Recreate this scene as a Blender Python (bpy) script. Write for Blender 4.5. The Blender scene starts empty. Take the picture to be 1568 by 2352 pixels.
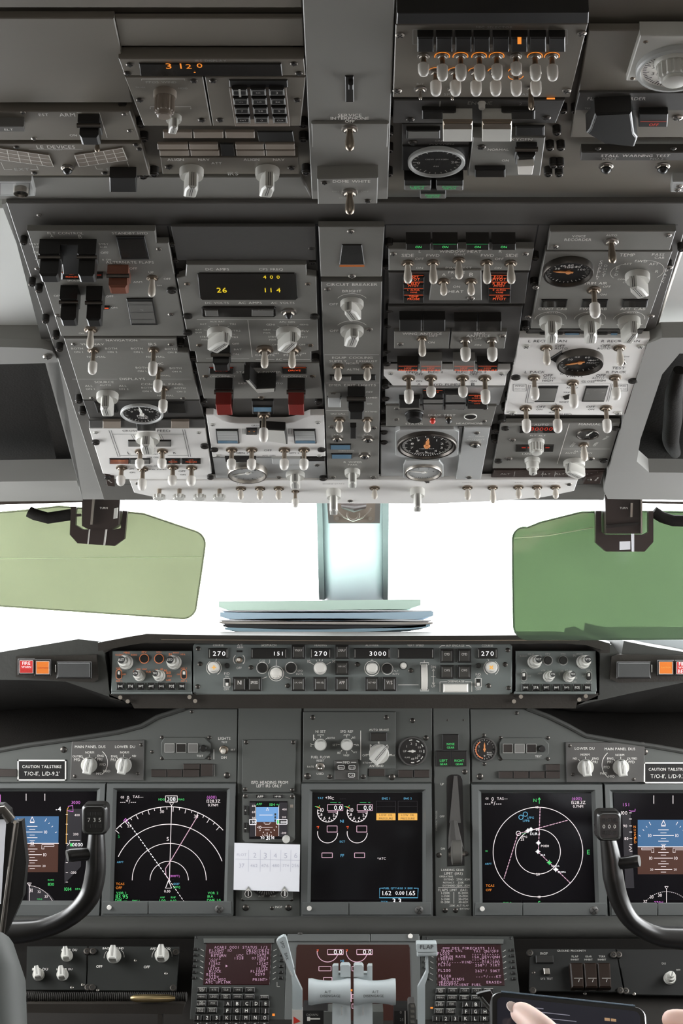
import bpy, math, random
from mathutils import Vector, Matrix
random.seed(7)
C = bpy.context.scene.collection
SC = bpy.context.scene
# ---------------------------------------------------------------- camera, world, lights, exposure
F, CX, CY, EYE = 4000.0, 784.0, 1176.0, 1.40        # focal length in pixels of the 1568x2352 frame
cam = bpy.data.cameras.new('camera')
cam.sensor_fit = 'VERTICAL'; cam.sensor_height = 36.0; cam.lens = 36.0 * F / 2352.0
cam.clip_start = 0.05
camo = bpy.data.objects.new('camera', cam); C.objects.link(camo)
camo.location = (0, 0, EYE); camo.rotation_euler = (math.pi / 2, 0, 0)
SC.camera = camo
SC.view_settings.view_transform = 'Standard'; SC.view_settings.look = 'None'
SC.view_settings.gamma = 1.0; SC.view_settings.use_curve_mapping = False
SC.view_settings.exposure = 0.0
SKY = 10.0
w = bpy.data.worlds.new('overcast_sky'); SC.world = w; w.use_nodes = True
bgn = w.node_tree.nodes['Background']; bgn.inputs[0].default_value = (0.97, 0.985, 1.0, 1); bgn.inputs[1].default_value = SKY
def area(name, loc, rot, sx, sy, power, col):
    l = bpy.data.lights.new(name, 'AREA'); l.shape = 'RECTANGLE'; l.size = sx; l.size_y = sy
    l.energy = power; l.color = col
    o = bpy.data.objects.new(name, l); C.objects.link(o); o.location = loc; o.rotation_euler = rot
    return o
area('cabin_door_light', (0.0, -0.95, 1.25), (math.radians(80), 0, 0), 1.3, 1.5, 4.5, (1.0, 0.93, 0.85))
area('overhead_fill_light', (-1.0, 2.35, 1.15), (math.radians(122), 0, math.radians(-90)), 0.8, 0.5, 10.0, (0.95, 0.98, 1.0))  # added pair of fill lamps, aimed up to brighten the front overhead
area('overhead_fill_light', (1.0, 2.35, 1.15), (math.radians(122), 0, math.radians(90)), 0.8, 0.5, 10.0, (0.95, 0.98, 1.0))
# ---------------------------------------------------------------- materials
MATS = {}
def mat(name, col, rough=0.5, metal=0.0, emit=None, es=1.0, noise=0.0, nscale=40.0, bump=0.0, spec=0.5, coat=0.0, trans=0.0):
    if name in MATS: return MATS[name]
    m = bpy.data.materials.new(name); m.use_nodes = True
    nt = m.node_tree; b = nt.nodes['Principled BSDF']
    c4 = (col[0], col[1], col[2], 1)
    b.inputs['Base Color'].default_value = c4
    b.inputs['Roughness'].default_value = rough; b.inputs['Metallic'].default_value = metal
    b.inputs['Specular IOR Level'].default_value = spec
    b.inputs['Coat Weight'].default_value = coat
    b.inputs['Transmission Weight'].default_value = trans
    if emit:
        b.inputs['Emission Color'].default_value = (emit[0], emit[1], emit[2], 1); b.inputs['Emission Strength'].default_value = es
    if noise or bump:
        tc = nt.nodes.new('ShaderNodeTexCoord'); n = nt.nodes.new('ShaderNodeTexNoise')
        n.inputs['Scale'].default_value = nscale; n.inputs['Detail'].default_value = 5
        nt.links.new(tc.outputs['Object'], n.inputs['Vector'])
        if noise:
            mx = nt.nodes.new('ShaderNodeMix'); mx.data_type = 'RGBA'
            mx.inputs[6].default_value = tuple(min(1, x * (1 - noise)) for x in col) + (1,)
            mx.inputs[7].default_value = tuple(min(1, x * (1 + noise)) for x in col) + (1,)
            nt.links.new(n.outputs['Fac'], mx.inputs[0]); nt.links.new(mx.outputs[2], b.inputs['Base Color'])
            mr = nt.nodes.new('ShaderNodeMapRange'); mr.inputs[3].default_value = max(0.05, rough - 0.08); mr.inputs[4].default_value = min(1, rough + 0.08)
            nt.links.new(n.outputs['Fac'], mr.inputs[0]); nt.links.new(mr.outputs[0], b.inputs['Roughness'])
        if bump:
            n2 = nt.nodes.new('ShaderNodeTexNoise'); n2.inputs['Scale'].default_value = nscale * 12; n2.inputs['Detail'].default_value = 3
            nt.links.new(tc.outputs['Object'], n2.inputs['Vector'])
            bp = nt.nodes.new('ShaderNodeBump'); bp.inputs['Strength'].default_value = bump; bp.inputs['Distance'].default_value = 0.001
            nt.links.new(n2.outputs['Fac'], bp.inputs['Height']); nt.links.new(bp.outputs['Normal'], b.inputs['Normal'])
    MATS[name] = m
    return m
GREY = mat('panel_grey_paint', (.195, .188, .172), .42, noise=.10, nscale=9, bump=.15)
GREYM = mat('main_panel_grey_paint', (.088, .091, .084), .5, spec=.35, noise=.10, nscale=7, bump=.15)
GREYD = mat('dark_panel_paint', (.075, .071, .066), .45, noise=.10, nscale=9, bump=.15)
BASE = mat('overhead_frame_paint', (.125, .119, .110), .40, noise=.12, nscale=5, bump=.12)
AFTG = mat('aft_panel_paint', (.185, .165, .138), .42, noise=.10, nscale=5, bump=.12)
PALE = mat('pale_panel_paint_and_glare', (.82, .80, .77), .45, noise=.05, nscale=8, bump=.1)  # true pale panels, plus the glare painted on the front edge panel
SILV = mat('silver_grey_panel_paint', (.44, .445, .435), .40, noise=.08, nscale=8, bump=.1)
MCPG = mat('mode_panel_grey_paint', (.135, .150, .143), .45, noise=.08, nscale=8, bump=.1)
LINER = mat('cockpit_liner_grey', (.86, .87, .84), .6, noise=.05, nscale=3, bump=.3)
CHEEK = mat('side_trim_grey', (.27, .265, .25), .5, noise=.12, nscale=3, bump=.3)
BLACK = mat('black_plastic', (.012, .011, .010), .38, noise=.1, nscale=30)
STRIP = mat('centre_strip_grey', (.24, .232, .215), .42, noise=.08, nscale=5, bump=.1)
BLACKG = mat('gloss_black_bakelite', (.009, .008, .007), .30, noise=.1, nscale=10, coat=.15)
MATTE = mat('matte_black_padding_and_shade', (.012, .0105, .009), .75, spec=.12, noise=.2, nscale=30, bump=.4)  # real padding, and the shade painted inside the side recesses
HOOD = mat('glareshield_brown_black', (.026, .022, .018), .5, spec=.3, noise=.2, nscale=20, bump=.4)
PAD = mat('dark_grey_padding', (.045, .045, .041), .5, spec=.3, noise=.15, nscale=12, bump=.3)
BROWN = mat('dark_brown_bracket', (.035, .022, .018), .4, noise=.15, nscale=20, bump=.2)
STEEL = mat('worn_steel', (.42, .39, .35), .32, metal=1.0, noise=.15, nscale=60)
BRASS = mat('brown_tarnished_metal', (.30, .25, .20), .35, metal=1.0, noise=.2, nscale=60)
DARKM = mat('dark_fastener_metal', (.10, .09, .08), .35, metal=.9, noise=.2, nscale=60)
BOLT = mat('black_fastener', (.020, .018, .016), .4)
CAPW = mat('white_lever_cap', (.74, .71, .66), .4, noise=.04, nscale=60)
BATW = mat('cream_lever', (.60, .55, .48), .38, noise=.06, nscale=60)
KNOBG = mat('knob_pale_grey', (.56, .55, .51), .36, noise=.06, nscale=50)
KNOBB = mat('knob_brown_grey', (.24, .20, .165), .4, noise=.08, nscale=50)
LEVW = mat('pale_blue_grey_lever', (.50, .55, .56), .38, noise=.06, nscale=20)
LINE = mat('pointer_line_black', (.015, .015, .014), .5)
INKW = mat('white_lettering', (.80, .78, .73), .6, noise=.03, nscale=200)
INKG = mat('dim_lettering', (.40, .39, .36), .6, noise=.03, nscale=200)
INKB = mat('black_lettering', (.03, .03, .03), .6)
INKO = mat('orange_lit_lettering', (.4, .1, .03), .6, emit=(.80, .25, .10), es=.55)
GLASSD = mat('dark_lens', (.020, .018, .016), .18, noise=.1, nscale=30)
GLASSG = mat('grey_lens', (.16, .155, .145), .25, noise=.1, nscale=30)
REDG = mat('red_guard_plastic', (.20, .018, .013), .35, noise=.1, nscale=30)
REDB = mat('red_button', (.75, .05, .03), .35)
AMBG = mat('amber_brown_guard', (.22, .08, .05), .3, noise=.2, nscale=30)
BLUEL = mat('blue_lens', (.07, .13, .18), .25, emit=(.05, .09, .13), es=.5)
GAUGEF = mat('gauge_face_black', (.015, .014, .013), .3, noise=.1, nscale=40)
SCREEN = mat('display_screen_black', (.006, .005, .006), .12, noise=.1, nscale=5)
SCREENB = mat('cdu_screen_brown', (.012, .005, .006), .15, emit=(.040, .012, .012), es=.35)
ORNG = mat('orange_needle', (.75, .30, .10), .5)
PAPER = mat('white_paper', (.80, .80, .84), .7, noise=.02, nscale=12)
E = {}
for k, c, s in (('W', (1, .90, .90), 1.05), ('G', (.10, .85, .22), .85), ('M', (.80, .22, .80), .85), ('C', (.16, .56, .85), .85), ('O', (1.0, .30, .03), .9),
             ('Y', (1.0, .72, .02), 1.0), ('R', (1.0, .12, .03), .95), ('P', (1.0, .62, .78), .72), ('N', (1.0, .98, 1.0), 1.3), ('A', (.95, .50, .10), .95), ('B', (.055, .17, .36), .85), ('S', (.19, .42, .80), .9), ('U', (.075, .022, .010), .9),
             ('D', (.020, .017, .022), .9), ('g', (.03, .45, .12), .8), ('r', (.55, .03, .01), .9), ('V', (.62, .36, .52), .9), ('a', (.30, .08, .01), .9)):
    E[k] = mat('glow_' + {'W': 'white', 'G': 'green', 'M': 'magenta', 'C': 'cyan', 'O': 'orange', 'Y': 'yellow', 'R': 'red', 'P': 'pink', 'N': 'bright_white', 'A': 'amber',
                          'B': 'sky_blue', 'S': 'light_blue', 'U': 'earth_brown', 'D': 'dim_violet', 'g': 'dim_green', 'r': 'dim_red', 'V': 'lilac', 'a': 'dim_amber'}[k], (.01, .01, .01), .4, emit=c, es=s)
E['b'] = BLUEL; E['w'] = INKW; E['d'] = INKG; E['k'] = INKB; E['o'] = INKO
INKNAME = {'b': 'blue_lens', 'W': 'white_marking', 'G': 'green_marking', 'M': 'magenta_marking', 'C': 'cyan_marking', 'O': 'orange_marking', 'Y': 'yellow_lettering', 'R': 'red_lettering',
           'P': 'pink_marking', 'N': 'bright_lettering', 'A': 'amber_marking', 'B': 'sky_field', 'S': 'light_sky_field', 'U': 'ground_field', 'D': 'tape_field', 'g': 'green_lettering', 'r': 'dim_red_lettering', 'V': 'lilac_lettering', 'a': 'amber_glow',
           'w': 'lettering', 'd': 'dim_lettering', 'k': 'black_lettering', 'o': 'orange_lettering'}
# ---------------------------------------------------------------- mesh builder
class MB:
    def __init__(s): s.v = []; s.f = []; s.m = []; s.M = None
    def add(s, vs, fs, m=0):
        o = len(s.v)
        s.v += [tuple(s.M @ Vector(p)) for p in vs] if s.M is not None else [tuple(p) for p in vs]
        s.f += [tuple(i + o for i in f) for f in fs]; s.m += [m] * len(fs)
    def prism(s, poly, z0, z1, ch=0.0, m=0, mt=None):
        a = sum(poly[i][0] * poly[(i + 1) % len(poly)][1] - poly[(i + 1) % len(poly)][0] * poly[i][1] for i in range(len(poly)))
        if a < 0: poly = poly[::-1]
        n = len(poly); mt = m if mt is None else mt
        if ch > 0:
            rings = [(poly, z0), (poly, z1 - ch), (inset(poly, ch), z1)]
        else: rings = [(poly, z0), (poly, z1)]
        vs = [(x, y, z) for p, z in rings for x, y in p]; k = len(rings)
        fs = [tuple(range(n - 1, -1, -1))]
        for r in range(k - 1):
            for i in range(n):
                j = (i + 1) % n; fs.append((r * n + i, r * n + j, (r + 1) * n + j, (r + 1) * n + i))
        s.add(vs, fs, m); s.add([(x, y, z1) for x, y in rings[-1][0]], [tuple(range(n))], mt)
    def box(s, x0, x1, y0, y1, z0, z1, ch=0.0, m=0, mt=None):
        s.prism([(x0, y0), (x1, y0), (x1, y1), (x0, y1)], z0, z1, ch, m, mt)
    def lathe(s, prof, c=(0, 0), seg=20, m=0, sx=1.0, sy=1.0):
        n = len(prof); vs = []
        for i in range(seg):
            a = 2 * math.pi * i / seg
            vs += [(c[0] + r * math.cos(a) * sx, c[1] + r * math.sin(a) * sy, z) for r, z in prof]
        fs = []
        for i in range(seg):
            j = (i + 1) % seg
            for k in range(n - 1): fs.append((i * n + k, j * n + k, j * n + k + 1, i * n + k + 1))
        fs.append(tuple(i * n + n - 1 for i in range(seg)))
        fs.append(tuple(i * n for i in range(seg - 1, -1, -1)))
        s.add(vs, fs, m)
    def tube(s, pts, rad, seg=12, m=0, flat=1.0):
        pts = [Vector(p) for p in pts]; n = len(pts)
        if not isinstance(rad, (list, tuple)): rad = [rad] * n
        vs = []; up = None
        for i, p in enumerate(pts):
            t = (pts[min(i + 1, n - 1)] - pts[max(i - 1, 0)]).normalized()
            if up is None: up = Vector((0, 1, 0)) if abs(t.y) < .9 else Vector((0, 0, 1))
            b = t.cross(up).normalized(); up = b.cross(t).normalized()
            for k in range(seg):
                a = 2 * math.pi * k / seg
                vs.append(p + b * math.cos(a) * rad[i] + up * math.sin(a) * rad[i] * flat)
        fs = [(i * seg + k, i * seg + (k + 1) % seg, (i + 1) * seg + (k + 1) % seg, (i + 1) * seg + k) for i in range(n - 1) for k in range(seg)]
        fs += [tuple(range(seg - 1, -1, -1)), tuple((n - 1) * seg + k for k in range(seg))]
        s.add(vs, fs, m)
    def mesh(s, name, mats, smooth=35):
        me = bpy.data.meshes.new(name); me.from_pydata(s.v, [], s.f)
        if not isinstance(mats, (list, tuple)): mats = [mats]
        for x in mats: me.materials.append(x)
        if s.m: me.polygons.foreach_set('material_index', s.m)
        if smooth:
            me.polygons.foreach_set('use_smooth', [True] * len(me.polygons)); me.set_sharp_from_angle(angle=math.radians(smooth))
        me.update(); return me
    def obj(s, name, mats, parent=None, loc=None, smooth=35):
        return link(name, s.mesh(name, mats, smooth), parent, loc)
def inset(poly, d):
    n = len(poly); out = []
    for i in range(n):
        p0, p1, p2 = Vector(poly[i - 1]), Vector(poly[i]), Vector(poly[(i + 1) % n])
        e1 = (p1 - p0); e2 = (p2 - p1)
        if e1.length < 1e-7 or e2.length < 1e-7: out.append(tuple(p1)); continue
        e1.normalize(); e2.normalize()
        n1 = Vector((-e1.y, e1.x)); n2 = Vector((-e2.y, e2.x)); b = n1 + n2
        if b.length < 1e-4: out.append(tuple(p1 + n1 * d)); continue
        b.normalize(); out.append(tuple(p1 + b * (d / max(.4, b.dot(n1)))))
    return out
def link(name, data, parent=None, loc=None):
    o = bpy.data.objects.new(name, data); C.objects.link(o)
    if parent: o.parent = parent
    if loc is not None: o.location = loc
    return o
def tag(o, label=None, cat=None, group=None, kind=None):
    if label: o['label'] = label
    if cat: o['category'] = cat
    if group: o['group'] = group
    if kind: o['kind'] = kind
    return o
def rrect(x0, x1, y0, y1, r, n=4):
    out = []
    for cx, cy, a in ((x1 - r, y1 - r, 0), (x0 + r, y1 - r, 90), (x0 + r, y0 + r, 180), (x1 - r, y0 + r, 270)):
        out += [(cx + r * math.cos(math.radians(a + 90 * i / n)), cy + r * math.sin(math.radians(a + 90 * i / n))) for i in range(n + 1)]
    return out
# ---------------------------------------------------------------- glyphs of the lettering
GLY = {}
def load_glyphs():
    chars = 'ABCDEFGHIJKLMNOPQRSTUVWXYZ0123456789./-+,()<>:*#\'%z'
    tmp = []
    for ch in chars:
        cu = bpy.data.curves.new('g', 'FONT'); cu.body = ch; cu.resolution_u = 2; cu.size = 1
        o = bpy.data.objects.new('g', cu); C.objects.link(o); tmp.append((ch, o))
    dg = bpy.context.evaluated_depsgraph_get(); dg.update()
    for ch, o in tmp:
        me = o.evaluated_get(dg).to_mesh()
        vs = [(v.co.x, v.co.y) for v in me.vertices]; fs = [tuple(p.vertices) for p in me.polygons]
        if vs:
            x0 = min(v[0] for v in vs); x1 = max(v[0] for v in vs)
            GLY[ch] = ([(x - x0, y) for x, y in vs], fs, x1 - x0)
        o.to_mesh_clear()
    for ch, o in tmp:
        cu = o.data; bpy.data.objects.remove(o); bpy.data.curves.remove(cu)
load_glyphs()
def layout(s, mono=False):
    x = 0; out = []
    for ch in s:
        if ch == ' ': x += .42 if not mono else .62; continue
        g = GLY.get(ch) or GLY.get(ch.upper()) or GLY['-']
        if mono:
            sc = min(1.0, .52 / max(g[2], .01)) if g[2] > .52 else 1.0
            out.append((g, x + (.52 - g[2] * sc) / 2, sc)); x += .62
        else:
            out.append((g, x, 1.0)); x += g[2] + .11
    return out, max(x - .11, .05)
# ---------------------------------------------------------------- planes and panels
def ray(px, py): return Vector(((px - CX) / F, 1.0, -(py - CY) / F))
EYEV = Vector((0, 0, EYE))
def W(px, py, Z): return EYEV + ray(px, py) * Z
def PX(p): return (CX + p[0] / p[1] * F, CY - (p[2] - EYE) / p[1] * F)
class Plane:
    """a real flat surface of the cockpit: a point seen at pixel (px,py) at depth Z and the lean of the surface"""
    def __init__(s, px, py, Z, v):
        s.O = W(px, py, Z); s.u = Vector((1, 0, 0)); s.v = Vector(v).normalized(); s.u = (s.u - s.v * s.u.dot(s.v)).normalized(); s.n = s.u.cross(s.v)
    def at(s, px, py, h=0.0):
        r = ray(px, py); t = (s.O + s.n * h - EYEV).dot(s.n) / r.dot(s.n)
        return EYEV + r * t
def lean(deg): return (0, math.cos(math.radians(deg)), math.sin(math.radians(deg)))
class Mod:
    """one instrument panel: an Empty on its plane, a faceplate and all the parts on it"""
    def __init__(s, plane, name, label, cat, poly, m=None, t=.004, h0=0.0, group=None, plate='faceplate', ch=.0007, edge=None):
        s.P = plane; s.t = t; s.h0 = h0
        cx = sum(p[0] for p in poly) / len(poly); cy = sum(p[1] for p in poly) / len(poly)
        o = plane.at(cx, cy, h0); s.c = o
        s.E = bpy.data.objects.new(name, None); C.objects.link(s.E); s.E.empty_display_size = .02
        s.E.matrix_world = Matrix(((plane.u.x, plane.v.x, plane.n.x, o.x), (plane.u.y, plane.v.y, plane.n.y, o.y), (plane.u.z, plane.v.z, plane.n.z, o.z), (0, 0, 0, 1)))
        tag(s.E, label, cat, group)
        s.ink = {}; s.z = t
        s.k = s.Z(cx, cy) / F
        if m is not None:
            b = MB(); b.prism([s.uv(x, y, t) for x, y in poly], 0, t, ch)
            s.plate = b.obj(plate, m, s.E)
    def uv(s, px, py, h=None):
        h = s.z if h is None else h
        p = s.P.at(px, py, s.h0 + h) - s.c
        return (p.dot(s.P.u), p.dot(s.P.v))
    def Z(s, px, py): return s.P.at(px, py, s.h0 + s.z).y
    def H(s, L, px, py):
        """height along the panel's normal that shows L pixels long (on a panel seen square on: millimetres)"""
        p = s.P.at(px, py, s.h0); a = PX(p); b = PX(p + s.P.n * .01); d = (b[1] - a[1]) * 100
        return L / d if d > 700 else L / 1000.0
    def part(s, name, b, mats, px=None, py=None, ang=0, z=None, parent=None, smooth=35, scale=None):
        o = b if isinstance(b, bpy.types.Object) else link(name, b if isinstance(b, bpy.types.Mesh) else b.mesh(name, mats, smooth), parent or s.E)
        if px is not None:
            x, y = s.uv(px, py); o.location = (x, y, s.z if z is None else z)
        o.rotation_euler = (0, 0, math.radians(ang))
        if scale: o.scale = scale
        return o
    # lettering
    def _ink(s, c):
        if c not in s.ink: s.ink[c] = MB()
        return s.ink[c]
    def t_(s, px, py, txt, wd, c='w', ang=0, hh=None, mono=False, al='c', z=.00025):
        """text centred at a pixel, wd pixels wide; hh = cap height over the natural one"""
        g, tot = layout(txt, mono); k = s.Z(px, py) / F * wd / tot; kx = k; ky = k * (hh or 1.0)
        x, y = s.uv(px, py); ca, sa = math.cos(math.radians(ang)), math.sin(math.radians(ang)); b = s._ink(c)
        x0 = {'c': -tot / 2, 'l': 0, 'r': -tot}[al]
        for (vs, fs, gw), gx, sc in g:
            pts = []
            for vx, vy in vs:
                a = (vx * sc + gx + x0) * kx; d = (vy - .35) * ky
                pts.append((x + a * ca - d * sa, y + a * sa + d * ca, s.z + z))
            b.add(pts, fs)
    def l_(s, pts, wd=1.2, c='w', z=.0002, dash=None):
        """a line through pixels, wd pixels wide"""
        b = s._ink(c); q = [Vector(s.uv(*p)) for p in pts]; h = wd / 2 * s.Z(*pts[0]) / F
        s._strip(b, q, h, z, dash)
    def _strip(s, b, q, h, z, dash=None):
        if dash:
            n = []; on, off = dash; k = s.k
            for a, c in zip(q, q[1:]):
                L = (c - a).length; d = (c - a) / L; t = 0
                while t < L:
                    n.append((a + d * t, a + d * min(L, t + on * k))); t += (on + off) * k
            for a, c in n: s._strip(b, [a, c], h, z)
            return
        vs = []
        for i, p in enumerate(q):
            d = (q[min(i + 1, len(q) - 1)] - q[max(i - 1, 0)])
            if d.length < 1e-9: d = Vector((1, 0))
            d.normalize(); nn = Vector((-d.y, d.x)) * h
            vs += [(p.x + nn.x, p.y + nn.y, s.z + z), (p.x - nn.x, p.y - nn.y, s.z + z)]
        b.add(vs, [(2 * i, 2 * i + 1, 2 * i + 3, 2 * i + 2) for i in range(len(q) - 1)])
    def rect(s, x0, y0, x1, y1, wd=1.2, c='w', z=.0002):
        for a in (((x0, y0), (x1, y0)), ((x1, y0), (x1, y1)), ((x1, y1), (x0, y1)), ((x0, y1), (x0, y0))): s.l_(a, wd, c, z)
    def fill(s, pts, c, z=.00015):
        s._ink(c).add([s.uv(*p) + (s.z + z,) for p in pts], [tuple(range(len(pts)))])
    def arc(s, px, py, r, a0, a1, wd=1.2, c='w', n=24, z=.0002, dash=None):
        """arc in the panel's own plane, degrees anticlockwise from the right, r in pixels across"""
        x, y = s.uv(px, py); k = s.Z(px, py) / F
        q = [Vector((x + r * k * math.cos(math.radians(a0 + (a1 - a0) * i / n)), y + r * k * math.sin(math.radians(a0 + (a1 - a0) * i / n)))) for i in range(n + 1)]
        s._strip(s._ink(c), q, wd / 2 * k, z, dash)
    def tick(s, px, py, r0, r1, a, wd=1.2, c='w', z=.0002):
        x, y = s.uv(px, py); k = s.Z(px, py) / F; ca, sa = math.cos(math.radians(a)), math.sin(math.radians(a))
        s._strip(s._ink(c), [Vector((x + r0 * k * ca, y + r0 * k * sa)), Vector((x + r1 * k * ca, y + r1 * k * sa))], wd / 2 * k, z)
    # parts
    def S(s, *pts, d=9, m=None, name='screw'):
        for x, y in pts:
            k = s.Z(x, y) / F * d / 2
            o = link(name, screw_mesh(m or STEEL), s.E); u, v = s.uv(x, y); o.location = (u, v, s.z); o.scale = (k, k, k); o.rotation_euler = (0, 0, random.random() * 3)
    def Q(s, *pts, d=19, L=7):
        """quarter-turn fasteners: black barrel with a bright worn head"""
        for x, y in pts:
            k = s.Z(x, y) / F * d / 2; h = s.H(L, x, y)
            o = link('fastener', dzus_mesh(), s.E); u, v = s.uv(x, y); o.location = (u, v, s.z); o.scale = (k, k, h)
    def T(s, x, y, L=45, st='b', d=27, wd=None, ang=0):
        """toggle switch: threaded collar, lever and, in the capped kind, a fat white cap"""
        k = s.Z(x, y) / F; h = s.H(L, x, y); u, v = s.uv(x, y)
        r = d / 2 * k; b = MB()
        b.lathe([(r, 0), (r, r * .22), (r * .86, r * .3), (r * .62, r * .3), (r * .58, r * .12)], seg=18)
        b.prism([(r * .72 * math.cos(a * math.pi / 3), r * .72 * math.sin(a * math.pi / 3)) for a in range(6)], r * .1, r * .5, r * .06)
        o = b.obj('toggle_switch', BRASS if st in 'bcB' else STEEL, s.E, (u, v, s.z))
        lv = MB(); wd = wd or {'b': 17, 'c': 21, 'B': 17, 's': 9, 'C': 24, 'm': 17}[st]; q = wd / 2 * k
        if st in 'cC':
            q1 = q * .55; ct = .55 if st == 'c' else .45
            lv.lathe([(q1 * .8, 0), (q1, h * ct), (q1 * .9, h * ct + q * .2)], seg=12); lv.obj('lever', BRASS, o)
            cp = MB(); cp.lathe([(q * .80, h * (ct - .04)), (q * .98, h * ct), (q, h * (ct + .22)), (q * .93, h - q * .7), (q * .7, h - q * .25), (q * .3, h)], seg=16)
            cp.obj('lever_cap', CAPW, o)
        else:
            lv.lathe([(q * .62, 0), (q * .72, h * .3), (q, h * .62), (q, h - q * .9), (q * .78, h - q * .35), (q * .3, h)], seg=14)
            lv.obj('lever', {'b': BATW, 'B': BATW, 's': STEEL, 'm': BRASS}[st], o)
        if ang:
            for ch in o.children: ch.rotation_euler = (math.radians(ang), 0, 0)
        return o
    def K(s, x, y, d=56, L=34, ang=0, st='bar', m=None, L0=None):
        """rotary knob: round skirt, grip and pointer line"""
        k = s.Z(x, y) / F; r = d / 2 * k; h = s.H(L, x, y); m = m or KNOBG; u, v = s.uv(x, y); b = MB()
        hs = h * (.34 if st == 'bar' else .25)
        b.lathe([(r, 0), (r, hs * .6), (r * .93, hs), (r * .3, hs)], seg=24)
        o = b.obj('rotary_knob', m, s.E, (u, v, s.z)); o.rotation_euler = (0, 0, math.radians(ang))
        g = MB()
        if st == 'bar':
            w2 = r * .50; g.prism([(-w2, -r * .93), (w2, -r * .93), (w2 * 1.06, r * .35), (w2 * .62, r * .98), (-w2 * .62, r * .98), (-w2 * 1.06, r * .35)], hs * .9, h, w2 * .30)
            g.obj('grip', m, o)
            p = MB(); q = r * .045
            for e in (-2.2, 1.2): p.box(e * q, (e + 1) * q, -r * .6, r * .95, h, h + r * .012)
            for e in (-1, 1): p.box(e * q * 1.7 - q * .5, e * q * 1.7 + q * .5, r * .975, r * 1.0, hs, h - w2 * .3)
            p.obj('pointer_line', LINE, o, smooth=0)
        elif st == 'flute':
            n = 16; g.prism([(r * (.86 if i % 2 else .76) * math.cos(math.pi * i / n), r * (.86 if i % 2 else .76) * math.sin(math.pi * i / n)) for i in range(2 * n)], hs * .8, h * .82, r * .06)
            g.lathe([(r * .62, h * .8), (r * .62, h * .96), (r * .5, h)], seg=20); g.obj('grip', m, o)
        elif st == 'dual':
            g.lathe([(r * .8, hs * .9), (r * .8, h * .6), (r * .74, h * .66), (r * .5, h * .66), (r * .5, h * .96), (r * .42, h)], seg=20); g.obj('grip', m, o)
            p = MB(); p.box(-r * .06, r * .06, -r * .3, r * .42, h, h + r * .02); p.obj('pointer_line', LINE, o, smooth=0)
        else:
            g.lathe([(r * .86, hs * .9), (r * .84, h * .85), (r * .7, h)], seg=24); g.obj('grip', m, o)
        return o
    def A(s, x0, y0, x1, y1, txt=None, c='R', m=None, hgt=0.0012, sub=None, skew=0, frame=True, hh=1.0, bar=False, tw=.58, name='indicator_light'):
        """indicator light: black bezel, lens and lit legend. skew = how far the foot sits to the right"""
        z = s.z; P = [s.uv(x0, y0), s.uv(x1, y0), s.uv(x1 + skew, y1), s.uv(x0 + skew, y1)]
        b = MB(); b.prism(P, z - .0002, z + hgt, min(.0006, hgt * .4))
        o = b.obj(name, BLACK if frame else (m or GLASSD), s.E, smooth=0)
        cx = sum(p[0] for p in P) / 4; cy = sum(p[1] for p in P) / 4
        ih = [(cx + (p[0] - cx) * .9, cy + (p[1] - cy) * .82) for p in P]
        l = MB(); l.prism(ih, z + hgt * .5, z + hgt + .0003, .0001); l.obj('lens', m or GLASSD, o, smooth=0)
        if txt:
            oz = s.z; s.z = z + hgt + .0003; old = s.ink; s.ink = {}
            L = txt.split('/') if '|' not in txt else txt.split('|'); n = len(L); mx = max(len(q) for q in L)
            for i, q in enumerate(L):
                s.t_((x0 + x1 + skew) / 2, y0 + (y1 - y0) * ((i + .5) / n * .78 + .14), q, (x1 - x0) * tw * len(q) / mx, c, hh=hh)
            if bar: s.l_([(x0 + 2, y0 + 1.5), (x1 - 2, y0 + 1.5)], 1.3, c)
            for kk, bb in s.ink.items(): bb.obj('lettering', E[kk], o, smooth=0)
            s.ink = old; s.z = oz
        return o
    def D(s, poly, c=None, name='display_window', m=None, hgt=.0012, lip=True):
        """display or recess: black glass in a thin rim; ink put on it afterwards goes to s.z"""
        P = [s.uv(*p) for p in poly]
        b = MB(); b.prism(P, s.z - .0002, s.z + hgt, min(.0006, hgt * .5))
        return b.obj(name, m or GLASSD, s.E, smooth=0)
    def X(s, x, y0, w, y1, m=None, fd=26, ang=0, red=None, name='switch_guard', lx=0):
        """hinged switch guard standing off the panel; top edge at y0, its foot end seen down to y1"""
        k = s.Z(x, y0) / F; h = s.H(max(y1 - y0 - fd, 5), x, y0 + fd); a = s.uv(x - w / 2, y0); b2 = s.uv(x + w / 2, y0); c = s.uv(x, y0 + fd)
        x0, x1, yt, yb = a[0], b2[0], a[1], c[1]; b = MB(); m = m or BLACK
        b.box(x0, x1, yb, yt, 0, h * .45, (x1 - x0) * .05); b.box(x0 + (x1 - x0) * .06, x1 - (x1 - x0) * .06, yb + (yt - yb) * .02, yt - (yt - yb) * .25, h * .3, h, (x1 - x0) * .1)
        o = b.obj(name, m if not red else BLACK, s.E, (0, 0, s.z))
        if red:
            g = MB(); e = (x1 - x0) * .06
            g.box(x0 + e, x1 - e, yb - .0008, yt - (yt - yb) * .06, h * .24, h * 1.02, e * .5); g.obj('flip_cover', red, o)
        hg = MB(); hg.M = Matrix.Translation((x0, yt - (yt - yb) * .14, h * .5)) @ Matrix.Rotation(math.radians(90), 4, 'Y')
        hg.lathe([((yt - yb) * .1, -.0008), ((yt - yb) * .1, x1 - x0 + .0008)], seg=10); hg.obj('hinge_pin', DARKM, o)
        return o
    def B(s, poly, h, name, m, ch=.0006, z=0):
        """raised block from pixels of its top face"""
        P = [s.uv(x, y, s.z + h) for x, y in poly]; b = MB(); b.prism(P, s.z + z - .0002, s.z + h, ch); return b.obj(name, m, s.E)
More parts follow.
